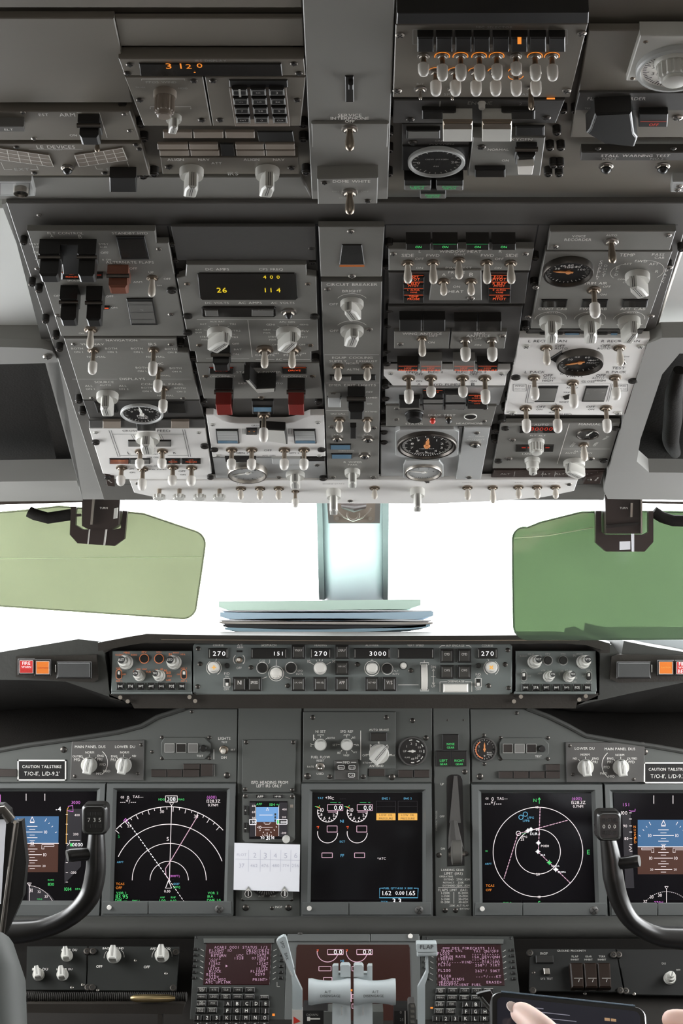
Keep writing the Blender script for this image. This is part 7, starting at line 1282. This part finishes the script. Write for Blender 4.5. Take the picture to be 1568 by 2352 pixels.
# ---- thrust levers
def rc(x, c, half): return .0145 + .0042 * ((x - c) / half) ** 2
for lab, xa, xb, sa, sb, mir in (('left pale thrust lever with a spool-shaped grip reading A/T DISENGAGE', 708, 805, 763, 805, 1), ('right pale thrust lever with a spool-shaped grip reading A/T DISENGAGE', 812, 908, 812, 855, -1)):
    e = bpy.data.objects.new('thrust_lever', None); C.objects.link(e); e.location = W((sa + sb) / 2, 2420, 2.30); tag(e, lab, 'lever', 'thrust levers')
    Zc = 2.32; cx = (xa + xb) / 2; hf = (xb - xa) / 2
    def grip(b):
        n = 12; P_ = [W(xa + (xb - xa) * i / n, 2278, Zc) for i in range(n + 1)]; r = [rc(xa + (xb - xa) * i / n, cx, hf) * (.92 if i in (0, n) else 1) for i in range(n + 1)]; b.tube(P_, r, 28)
    loc_tube('grip', LEVW, grip, e)
    loc_tube('stem', LEVW, lambda b: (slab(b, [(sa, 2300), (sb, 2300), (sb + 1, 2460), (sa - 1, 2460)], 2.315, .03)), e)
    inn = (sb - 24, sb) if mir > 0 else (sa, sa + 23); out = (sa, sa + 14) if mir > 0 else (sb - 12, sb)
    loc_tube('reverse_lever', LEVW, lambda b: (slab(b, [(sa, 2252), (sb, 2252), (sb, 2240), (sa, 2238)], 2.33, .02), slab(b, [(inn[0], 2244), (inn[0], 2221), (inn[0] + 3, 2217), (inn[1] - 4, 2217), (inn[1], 2222), (inn[1], 2244)], 2.325, .016), slab(b, [(out[0], 2244), (out[0], 2222), (out[0] + 3, 2218), (out[1], 2218), (out[1], 2244)], 2.328, .012)), e)
    loc_tube('stem_rib', SILV, lambda b: slab(b, [(sa + 20, 2312), (sa + 23, 2312), (sa + 23, 2332), (sa + 20, 2332)], 2.312, .002), e)
    b = MB()
    for tx, px_, py_, wd in (('A/T', cx + 3 * mir * -1 - 1, 2280, 15), ('DISENGAGE', cx + (2 if mir > 0 else -2), 2289, 46)):
        g, tot = layout(tx); kx = wd * (Zc - .018) / F / tot
        for (vs, fs, gw), gx, sc in g:
            pts = []
            for vx, vy in vs:
                X_ = (px_ - CX) / F * (Zc - .018) + (vx + gx - tot / 2) * kx; zz_ = EYE - (py_ - CY) / F * (Zc - .018) + (vy - .35) * kx
                xp = CX + X_ / Zc * F; dz = zz_ - (EYE - (2278 - CY) / F * Zc); rr = rc(xp, cx, hf); pts.append((X_, Zc - math.sqrt(max(1e-8, rr * rr - dz * dz)) - .0003, zz_))
            b.add(pts, fs)
    o = b.obj('lettering', INKB, e, smooth=0); o.matrix_parent_inverse = Matrix.Translation(-e.location)
e = bpy.data.objects.new('speed_brake_lever', None); C.objects.link(e); e.location = W(682, 2440, 2.34); tag(e, 'pale blue-grey lever lettered SPD BRK leaning left beside the thrust levers', 'lever')
loc_tube('grip', LEVW, lambda b: slab(b, [(636, 2162), (639, 2157), (650, 2151), (655, 2152), (657, 2156), (675, 2226), (673, 2231), (668, 2231), (664, 2228)], 2.335, .014), e)
loc_tube('grip_side', SILV, lambda b: slab(b, [(634, 2164), (637, 2158), (666, 2230), (672, 2242), (669, 2243)], 2.342, .012), e)
loc_tube('lever_arm', LEVW, lambda b: slab(b, [(666, 2228), (674, 2228), (678, 2242), (694, 2276), (694, 2440), (671, 2440), (671, 2262), (669, 2244)], 2.345, .012), e)
loc_tube('white_band', CAPW, lambda b: slab(b, [(670.5, 2320), (694.5, 2320), (694.5, 2440), (670.5, 2440)], 2.344, .014), e)
loc_tube('red_triangle', REDB, lambda b: slab(b, [(674, 2335), (690, 2346), (674, 2352)], 2.3435, .001), e)
def flat_text(par, tx, px_, py_, wd, Z, m_, ang=0):
    b = MB(); g, tot = layout(tx); k_ = wd * Z / F / tot; p = W(px_, py_, Z); ca, sa = math.cos(math.radians(ang)), math.sin(math.radians(ang))
    for (vs, fs, gw), gx, sc in g: b.add([(p.x + (vx + gx - tot / 2) * k_ * ca - (vy - .35) * k_ * sa, p.y, p.z + (vx + gx - tot / 2) * k_ * sa + (vy - .35) * k_ * ca) for vx, vy in vs], fs)
    o = b.obj('lettering', m_, par, smooth=0); o.matrix_parent_inverse = Matrix.Translation(-par.location)
flat_text(e, 'SPD', 649, 2170, 17, 2.3345, INKB, -70); flat_text(e, 'BRK', 658, 2197, 17, 2.3345, INKB, -72)
e = bpy.data.objects.new('flap_lever', None); C.objects.link(e); e.location = W(968, 2440, 2.34); tag(e, 'pale blue-grey FLAP lever with a flat paddle top right of the thrust levers', 'lever')
loc_tube('paddle', LEVW, lambda b: (slab(b, [(956, 2170), (958, 2168), (1001, 2168), (1003, 2170), (1004, 2186), (957, 2187)], 2.33, .02), b.tube([W(957, 2190, 2.336), W(958, 2190, 2.336), W(1003, 2189, 2.336), W(1004, 2189, 2.336)], [.0030, .0042, .0042, .0030], 12)), e)
loc_tube('lever_arm', LEVW, lambda b: (slab(b, [(977, 2194), (983, 2194), (984, 2232), (981, 2246), (976, 2262), (976, 2440), (960, 2440), (959, 2268), (971, 2246), (978, 2232)], 2.342, .010)), e)
flat_text(e, 'FLAP', 980, 2175, 30, 2.3295, INKB)
e = bpy.data.objects.new('throttle_quadrant', None); C.objects.link(e); e.location = W(808, 2440, 2.4); tag(e, 'black throttle quadrant slots and plates at the bottom centre of the photo', 'quadrant')
loc_tube('left_plate', BLACK, lambda b: slab(b, [(695, 2321), (752, 2321), (752, 2460), (695, 2460)], 2.40, .05), e); loc_tube('right_plate', BLACK, lambda b: slab(b, [(905, 2322), (940, 2322), (940, 2460), (905, 2460)], 2.40, .05), e)
loc_tube('side_cheek', GREYM, lambda b: slab(b, [(743, 2324), (763, 2324), (763, 2460), (743, 2460)], 2.395, .04), e); loc_tube('side_cheek', GREYM, lambda b: slab(b, [(856, 2324), (880, 2324), (880, 2460), (856, 2460)], 2.395, .04), e)
loc_tube('detent_plate', GREYD, lambda b: slab(b, [(937, 2308), (940, 2304), (952, 2304), (955, 2316), (957, 2460), (938, 2460)], 2.38, .03), e); loc_tube('detent_gate', STEEL, lambda b: [slab(b, [(942, 2308 + i * 12), (951, 2308 + i * 12), (952, 2314 + i * 12), (943, 2314 + i * 12)], 2.378, .004) for i in range(5)], e)
loc_tube('index_mark', CAPW, lambda b: slab(b, [(705, 2336), (712, 2336), (712, 2339), (735, 2339), (735, 2342), (712, 2342), (712, 2345), (705, 2345)], 2.399, .001), e); loc_tube('index_mark', CAPW, lambda b: slab(b, [(929, 2322), (931, 2322), (933, 2460), (930, 2460)], 2.399, .001), e)
flat_text(e, 'DOWN', 717, 2331, 26, 2.3985, INKG); flat_text(e, '0', 920, 2325, 4, 2.3985, INKG); flat_text(e, '25', 922, 2342, 8, 2.3985, INKG)
# ---- right lower panel
m = LM('warning_module', 'dark GROUND PROXIMITY panel with a triple brown guarded switch box', 'panel', [(1216, 2179), (1412, 2179), (1432, 2279), (1214, 2276)], mat('lower_right_grey', (.018, .018, .017), .6, spec=.12, noise=.1, nscale=8, bump=.1))
texts(m, [(1312, 2184, 'GROUND PROXIMITY', 66), (1249, 2190, 'INOP', 17), (1255, 2248, 'SYS TEST', 28)], 'd'); 
for x, a, b_ in ((1320, 'FLAP', 'INHIBIT'), (1351, 'GEAR', 'INHIBIT'), (1382, 'TERR', 'INHIBIT')): m.t_(x, 2197, a, 15, 'd'); m.t_(x, 2204, b_, 19, 'd')
m.B([(1230, 2194), (1270, 2194), (1271, 2211), (1231, 2211)], .004, 'indicator_light', BLACK); m.D([(1247, 2226), (1260, 2226), (1262, 2240), (1249, 2240)], m=STEEL, name='test_switch', hgt=.006)
DBR = mat('dark_brown_guard', (.016, .009, .006), .4, spec=.2, noise=.2, nscale=20)
for i in range(3): o = m.B([(1308 + i * 31.5, 2211), (1338 + i * 31.5, 2211), (1341 + i * 31.5, 2268), (1313 + i * 31, 2268)], .016, 'switch_guard', DBR, ch=.002); m.z += .0162; m.l_([(1318 + i * 32, 2247), (1338 + i * 32, 2247)], 1, 'd'); m.l_([(1330 + i * 32, 2249), (1328 + i * 32, 2256)], 1.2, 'd'); m.z -= .0162
for i in range(3): m.l_([(1320 + i * 32, 2274), (1336 + i * 32, 2274)], 3, 'd')
m.S((1343, 2282), (1225, 2234), d=8, m=DARKM); m.Q((1216, 2190), (1223, 2276), (1408, 2194), (1424, 2276), d=16, L=4); m.done()
m = LM('lighting_module', 'dark lower panel at the right edge with one small stacked knob', 'panel', [(1416, 2180), (1700, 2180), (1720, 2290), (1436, 2284)], MATS['lower_right_grey'])
m.K(1537, 2248, 28, 24, -15, 'dual'); m.t_(1524, 2213, 'DU', 9, 'd'); m.t_(1557, 2228, 'OFF', 10, 'd'); m.S((1456, 2283), d=8); m.Q((1420, 2194), (1436, 2277), d=16, L=4); m.done()
# ================================================================ control wheels
def wheel(lab, head, horn, hr, br, br_r, digits, Z, extra):
    e = bpy.data.objects.new('control_yoke', None); C.objects.link(e); e.location = W(horn[-1][0], horn[-1][1], Z); tag(e, lab, 'control wheel', 'glossy black control wheels')
    P_, R_ = spline([W(x, y, Z + d) for x, y, d in horn], [r * Z / F for r in hr]); loc_tube('horn', BLACKG, lambda b: b.tube(P_, R_, 20), e)
    P2, R2 = spline([W(x, y, Z + d) for x, y, d in br], [r * Z / F for r in br_r]); loc_tube('side_grip', BLACKG, lambda b: b.tube(P2, R2, 18), e)
    cx, cy, w_, h_ = head; k = Z / F
    h = MB(); M0 = Matrix.Translation(W(cx, cy, Z - .012)) @ Matrix.Rotation(math.radians(90), 4, 'X'); h.M = M0
    h.prism(rrect(-w_ / 2 * k, w_ / 2 * k, -h_ / 2 * k, h_ / 2 * k, 12 * k, 6), -.018, .010, .004); o = h.obj('counter_housing', BLACKG, e); o.matrix_parent_inverse = Matrix.Translation(-e.location)
    h = MB(); h.M = M0; P_ = rrect(-w_ / 2 * k * .82, w_ / 2 * k * .82, -h_ / 2 * k * .86, h_ / 2 * k * .84, 10 * k, 6); h.tube([p + (.0105,) for p in P_ + P_[:1]], .0009, 8); o2 = h.obj('face_ring', PAD, o)
    h = MB(); h.M = M0
    g, tot = layout(digits[0]); kx = digits[1] * k / tot
    for (vs, fs, gw), gx, sc in g: h.add([((vx + gx - tot / 2) * kx, (vy - .35) * kx, .0104) for vx, vy in vs], fs)
    h.obj('lettering', INKW, o, smooth=0)
    h = MB(); h.M = M0
    for i in (-1, 0, 1):
        for j in (-1, 1): h.box((i * 12 - 4) * k, (i * 12 + 4) * k, (j * 14 - 4) * k, (j * 14 + 4) * k, .0095, .0108, .0004)
    h.obj('digit_key', BLACK, o); return e
wl = wheel('left glossy black control wheel horn with a counter reading 7 3 5', (219, 1880, 58, 70), [(222, 1905, 0), (221, 1950, 0), (219, 2005, 0), (203, 2062, .0), (160, 2106, .0), (100, 2132, .005), (30, 2142, .01), (-90, 2145, .02)], [17, 22, 24, 24, 22, 23, 28, 34], [(222, 1962, 0), (190, 1962, -.005), (164, 1964, -.008), (154, 1966, -.01)], [15, 15, 16, 13], ('7 3 5', 30), 2.28, None)
wr = wheel('right glossy black control wheel horn with a counter reading 0 0 0', (1396, 1895, 55, 68), [(1394, 1918, 0), (1402, 1965, 0), (1408, 2015, 0), (1422, 2068, .0), (1450, 2115, .0), (1500, 2146, .005), (1560, 2155, .01), (1700, 2158, .02)], [17, 22, 24, 22, 20, 22, 26, 34], [(1402, 1985, 0), (1432, 1982, -.005), (1458, 1978, -.008), (1468, 1977, -.01)], [14, 14, 15, 13], ('0 0 0', 30), 2.28, None)
cb = bpy.data.objects.new('clipboard', None); C.objects.link(cb); cb.location = W(0, 2000, 2.2); tag(cb, 'dark metal-edged chart clipboard on the left control wheel, cut by the left edge', 'clipboard')
loc_tube('board', BLACK, lambda b: slab(b, [(-80, 1850), (6, 1848), (22, 1862), (26, 1890), (50, 1885), (60, 1980), (52, 2060), (30, 2110), (-4, 2180), (-80, 2180)], 2.20, .02), cb)
loc_tube('metal_edge', DARKM, lambda b: b.tube([W(38, 1888, 2.19), W(24, 1990, 2.19), (W(4, 2150, 2.19))], .0035, 8), cb); loc_tube('metal_edge', STEEL, lambda b: b.tube([W(20, 1990, 2.188), W(12, 2050, 2.188), (W(-2, 2160, 2.188))], .0010, 8), cb)
loc_tube('clip', DARKM, lambda b: b.tube([W(-40, 1868, 2.19), W(8, 1862, 2.19), W(26, 1885, 2.19)], .007, 10), cb); loc_tube('clip_rivet', STEEL, lambda b: b.tube([W(34, 1889, 2.185), W(34, 1889, 2.180)], .0022, 10), cb)
o = solid('chart_page', PAPER, lambda b: slab(b, [(-80, 1884), (12, 1882), (14, 1888), (2, 2076), (-80, 2080)], 2.195, .0008)); tag(o, 'white page clipped to the clipboard at the left edge of the photo', 'paper')
# ================================================================ tablet
TG = mat('tablet_glass', (.010, .010, .013), .12, emit=(.012, .012, .020), es=.6, noise=.1, nscale=8)
TL, TR, BL = W(1127, 2275, 1.66), W(1482, 2313, 1.66), W(1212, 2440, 1.605)
ux = (TR - TL); LX = ux.length; ux.normalize(); uy = (BL - TL); LY = uy.length; uy = (uy - ux * uy.dot(ux)).normalized(); LY = .17; un = uy.cross(ux); un = un if un.y < 0 or un.z > 0 else -un
if un.z < 0: un = -un
TM = Matrix(((ux.x, -uy.x, un.x, TL.x), (ux.y, -uy.y, un.y, TL.y), (ux.z, -uy.z, un.z, TL.z), (0, 0, 0, 1)))
tb = bpy.data.objects.new('tablet', None); C.objects.link(tb); tb.matrix_world = TM; tag(tb, 'black tablet with dark text lines held in two hands at the bottom right', 'tablet')
b = MB(); b.prism(rrect(0, LX, -LY, 0, .010, 5), -.009, 0, .0015); b.obj('case', BLACKG, tb)
b = MB(); b.prism(rrect(.006, LX - .006, -LY + .006, -.006, .006, 4), 0, .0004); b.obj('screen', TG, tb)
b = MB(); b.tube([(.010, .0005, -.001), (LX - .010, .0005, -.001)], .0011, 8); b.obj('polished_edge', mat('blue_grey_edge', (.25, .33, .42), .25, metal=.8), tb)
b = MB()
for x, y, w_ in ((.030, -.014, .02), (.033, -.018, .018), (.045, -.018, .030), (.045, -.024, .036), (.060, -.036, .03), (.040, -.032, .02)):
    b.box(x, x + w_, y - .0008, y, .0004, .0006)
random.seed(3)
for i in range(10):
    for c_ in range(3):
        if i > 2 + c_: b.box(.05 + c_ * .034, .05 + c_ * .034 + .012 + random.random() * .014, -.012 - i * .006, -.0110 - i * .006, .0004, .0006)
b.obj('text_marking', mat('tablet_text', (.2, .2, .24), .5, emit=(.13, .13, .17), es=.7), tb, smooth=0)
b = MB(); b.box(.108, .113, -.020, -.017, .0004, .0006); b.box(.114, .119, -.020, -.017, .0004, .0006); b.obj('logo', mat('tablet_logo', (.4, .3, .2), .5, emit=(.3, .16, .06), es=.6), tb, smooth=0)
o = solid('tablet_cover', BLACK, lambda b: (slab(b, [(1094, 2284), (1106, 2280), (1126, 2276), (1175, 2360), (1160, 2400), (1140, 2352)], 1.72, .006), )); tag(o, 'folded black cover sticking out behind the left end of the tablet', 'cover')
for dx in (0, 7): k = MB(); k.tube([W(1099 + dx, 2290, 1.715), W(1150 + dx, 2352, 1.70), W(1190 + dx, 2400, 1.69)], .0008, 6); k.obj('cover_edge', STEEL if 0 else GREYM, o)
# ================================================================ person in the right-hand seat, only the hands reach into the picture
SKIN = bpy.data.materials.new('skin'); SKIN.use_nodes = True; b_ = SKIN.node_tree.nodes['Principled BSDF']; nt = SKIN.node_tree
n = nt.nodes.new('ShaderNodeTexNoise'); n.inputs['Scale'].default_value = 30; rp = nt.nodes.new('ShaderNodeMix'); rp.data_type = 'RGBA'; rp.inputs[6].default_value = (.80, .52, .42, 1); rp.inputs[7].default_value = (.90, .66, .58, 1)
nt.links.new(n.outputs['Fac'], rp.inputs[0]); nt.links.new(rp.outputs[2], b_.inputs['Base Color']); b_.inputs['Roughness'].default_value = .5; b_.inputs['Subsurface Weight'].default_value = .15; b_.inputs['Subsurface Radius'].default_value = (.01, .004, .002)
def T_(x, y, z): return tuple(TM @ Vector((x, y, z)))
V = []; ED = []; RD = []
def chain(start, pts):
    p = start
    for co, r in pts:
        V.append(tuple(co)); RD.append(r); i = len(V) - 1
        if p is not None: ED.append((p, i))
        p = i
    return p
root = chain(None, [((.58, 1.12, .62), .135)])
sp = chain(root, [((.58, 1.12, .76), .125), ((.58, 1.13, .90), .14), ((.58, 1.13, 1.02), .12)])
nk = chain(sp, [((.58, 1.13, 1.12), .055), ((.58, 1.14, 1.17), .055)]); hd = chain(nk, [((.58, 1.145, 1.23), .078), ((.58, 1.15, 1.29), .088), ((.58, 1.14, 1.345), .070)])
for s_ in (-1, 1): chain(root, [((.58 + s_ * .10, 1.22, .58), .09), ((.58 + s_ * .13, 1.58, .56), .062), ((.58 + s_ * .13, 1.66, .30), .050), ((.58 + s_ * .13, 1.64, .09), .038), ((.58 + s_ * .13, 1.74, .06), .034)])
def hand(shoulder, elbow, wrist, palm, knucks, fingers, thumb):
    a = chain(sp, [(shoulder, .062), (tuple((Vector(shoulder) + Vector(elbow)) / 2), .052), (elbow, .043), (tuple((Vector(elbow) + Vector(wrist)) / 2), .038), (wrist, .025)])
    p = chain(a, [(palm, .026)])
    for k_, f_ in zip(knucks, fingers): chain(p, [(k_, .0115)] + [(q, r) for q, r in zip(f_, (.0095, .0088, .0078))])
    chain(a, [(q, r) for q, r in zip(thumb, (.016, .0145, .0118, .0095))])
fy = [0, -.020, -.040, -.059]
# left hand: thumb lying on the glass, fingers underneath
hand((.40, 1.13, 1.06), (.36, 1.33, .80), W(1345, 2520, 1.56), W(1290, 2440, 1.60), [T_(.062 + i * .002, -.070 - i * .020, -.026) for i in range(4)],
     [[T_(.035, -.055 + f, -.022), T_(.060, -.040 + f, -.020), T_(.080, -.030 + f, -.020)] for f in fy], [W(1300, 2425, 1.575), W(1246, 2368, 1.60), W(1203, 2330, 1.628), W(1180, 2315, 1.640)])
# right hand: fingers on the right-hand edge
hand((.76, 1.13, 1.06), (.70, 1.38, .86), W(1740, 2440, 1.56), W(1660, 2400, 1.62), [T_(LX + .030, -.022 - i * .020, -.022) for i in range(4)],
     [[T_(LX + .006, -.020 + f, -.021), T_(LX - .018, -.018 + f, -.020), T_(LX - .036, -.016 + f, -.020)] for f in fy], [W(1655, 2375, 1.60), W(1610, 2356, 1.62), W(1560, 2345, 1.63), W(1518, 2338, 1.64)])
me = bpy.data.meshes.new('person'); me.from_pydata(V, ED, []); me.update(); me.materials.append(SKIN)
pe = link('person', me); tag(pe, 'person in a white shirt whose two hands hold the black tablet at the bottom right', 'person')
sk = pe.modifiers.new('skin', 'SKIN'); sk.use_smooth_shade = True
for i, v in enumerate(me.skin_vertices[0].data): v.radius = (RD[i], RD[i]); v.use_root = (i == 0)
sb = pe.modifiers.new('sub', 'SUBSURF'); sb.levels = 2; sb.render_levels = 2
def pc(name, m_, fn): b = MB(); fn(b); o = b.obj(name, m_, pe); return o
SH = mat('white_shirt', (.78, .80, .84), .8, noise=.05, nscale=20, bump=.3)
def shirt(b):
    b.tube([(.58, 1.12, .60), (.58, 1.12, .72), (.58, 1.13, .90), (.58, 1.13, 1.02), (.58, 1.13, 1.09), (.58, 1.135, 1.13)], [.175, .165, .18, .168, .12, .066], 28)
    for s_, e_ in ((-1, (.33, 1.36, .84)), (1, (.70, 1.38, .86))):
        a = Vector((.58 + s_ * .14, 1.13, 1.06)); q = Vector(e_); b.tube([a, a.lerp(q, .3), a.lerp(q, .75)], [.078, .074, .066], 20)
pc('shirt', SH, shirt)
pc('trousers', mat('dark_trousers', (.02, .022, .03), .8, noise=.1, nscale=20), lambda b: [b.tube([(.58 + s_ * .06, 1.10, .60), (.58 + s_ * .11, 1.25, .585), (.58 + s_ * .13, 1.58, .565), (.58 + s_ * .13, 1.66, .30), (.58 + s_ * .13, 1.64, .12)], [.125, .11, .080, .066, .056], 18) for s_ in (-1, 1)])
for s_ in (-1, 1):
    for i in range(3): pc('epaulette_stripe', mat('gold_braid', (.75, .55, .12), .4), lambda b: b.tube([(.58 + s_ * (.13 + i * .016), 1.07, 1.135 - i * .004), (.58 + s_ * (.13 + i * .016), 1.13, 1.147 - i * .004), (.58 + s_ * (.13 + i * .016), 1.19, 1.13 - i * .004)], .003, 6))
pc('hair', mat('dark_hair', (.03, .02, .015), .7, noise=.3, nscale=60), lambda b: b.tube([(.58, 1.09, 1.24), (.58, 1.10, 1.32), (.58, 1.115, 1.38), (.58, 1.14, 1.425)], [.070, .094, .090, .045], 20))
for s_ in (-1, 1):
    pc('eye', LINE, lambda b: b.tube([(.58 + s_ * .032, 1.236, 1.285), (.58 + s_ * .032, 1.242, 1.285)], [.009, .005], 10)); pc('ear', SKIN, lambda b: b.tube([(.58 + s_ * .088, 1.14, 1.25), (.58 + s_ * .097, 1.14, 1.275), (.58 + s_ * .092, 1.14, 1.30)], [.010, .018, .012], 10))
pc('nose', SKIN, lambda b: b.tube([(.58, 1.228, 1.29), (.58, 1.248, 1.258), (.58, 1.232, 1.248)], [.008, .013, .008], 10)); pc('mouth', mat('lips', (.5, .2, .18), .5), lambda b: b.tube([(.555, 1.222, 1.222), (.58, 1.230, 1.220), (.605, 1.222, 1.222)], [.003, .006, .003], 8))
NM = mat('thumb_nail', (1.0, .82, .76), .45)
k = MB(); k.M = Matrix.Translation(W(1179, 2314, 1.6305)) @ TM.to_3x3().to_4x4() @ Matrix.Rotation(math.radians(50), 4, 'Z'); k.prism([(.0052 * math.cos(i * math.pi / 8), .0075 * math.sin(i * math.pi / 8)) for i in range(16)], -.001, .0006, .0003); k.obj('thumb_nail', NM, pe)
st = bpy.data.objects.new('pilot_seat', None); C.objects.link(st); st.location = (.58, 1.05, 0); tag(st, 'dark grey cushioned pilot seat under the person with the tablet', 'seat')
for nm, f in (('seat_cushion', lambda b: bx(b, .34, .82, .95, 1.42, .36, .45)), ('seat_back', lambda b: bx(b, .36, .80, .86, .95, .42, 1.12)), ('pedestal', lambda b: bx(b, .48, .68, 1.0, 1.3, 0, .40))): loc_tube(nm, PAD, f, st)
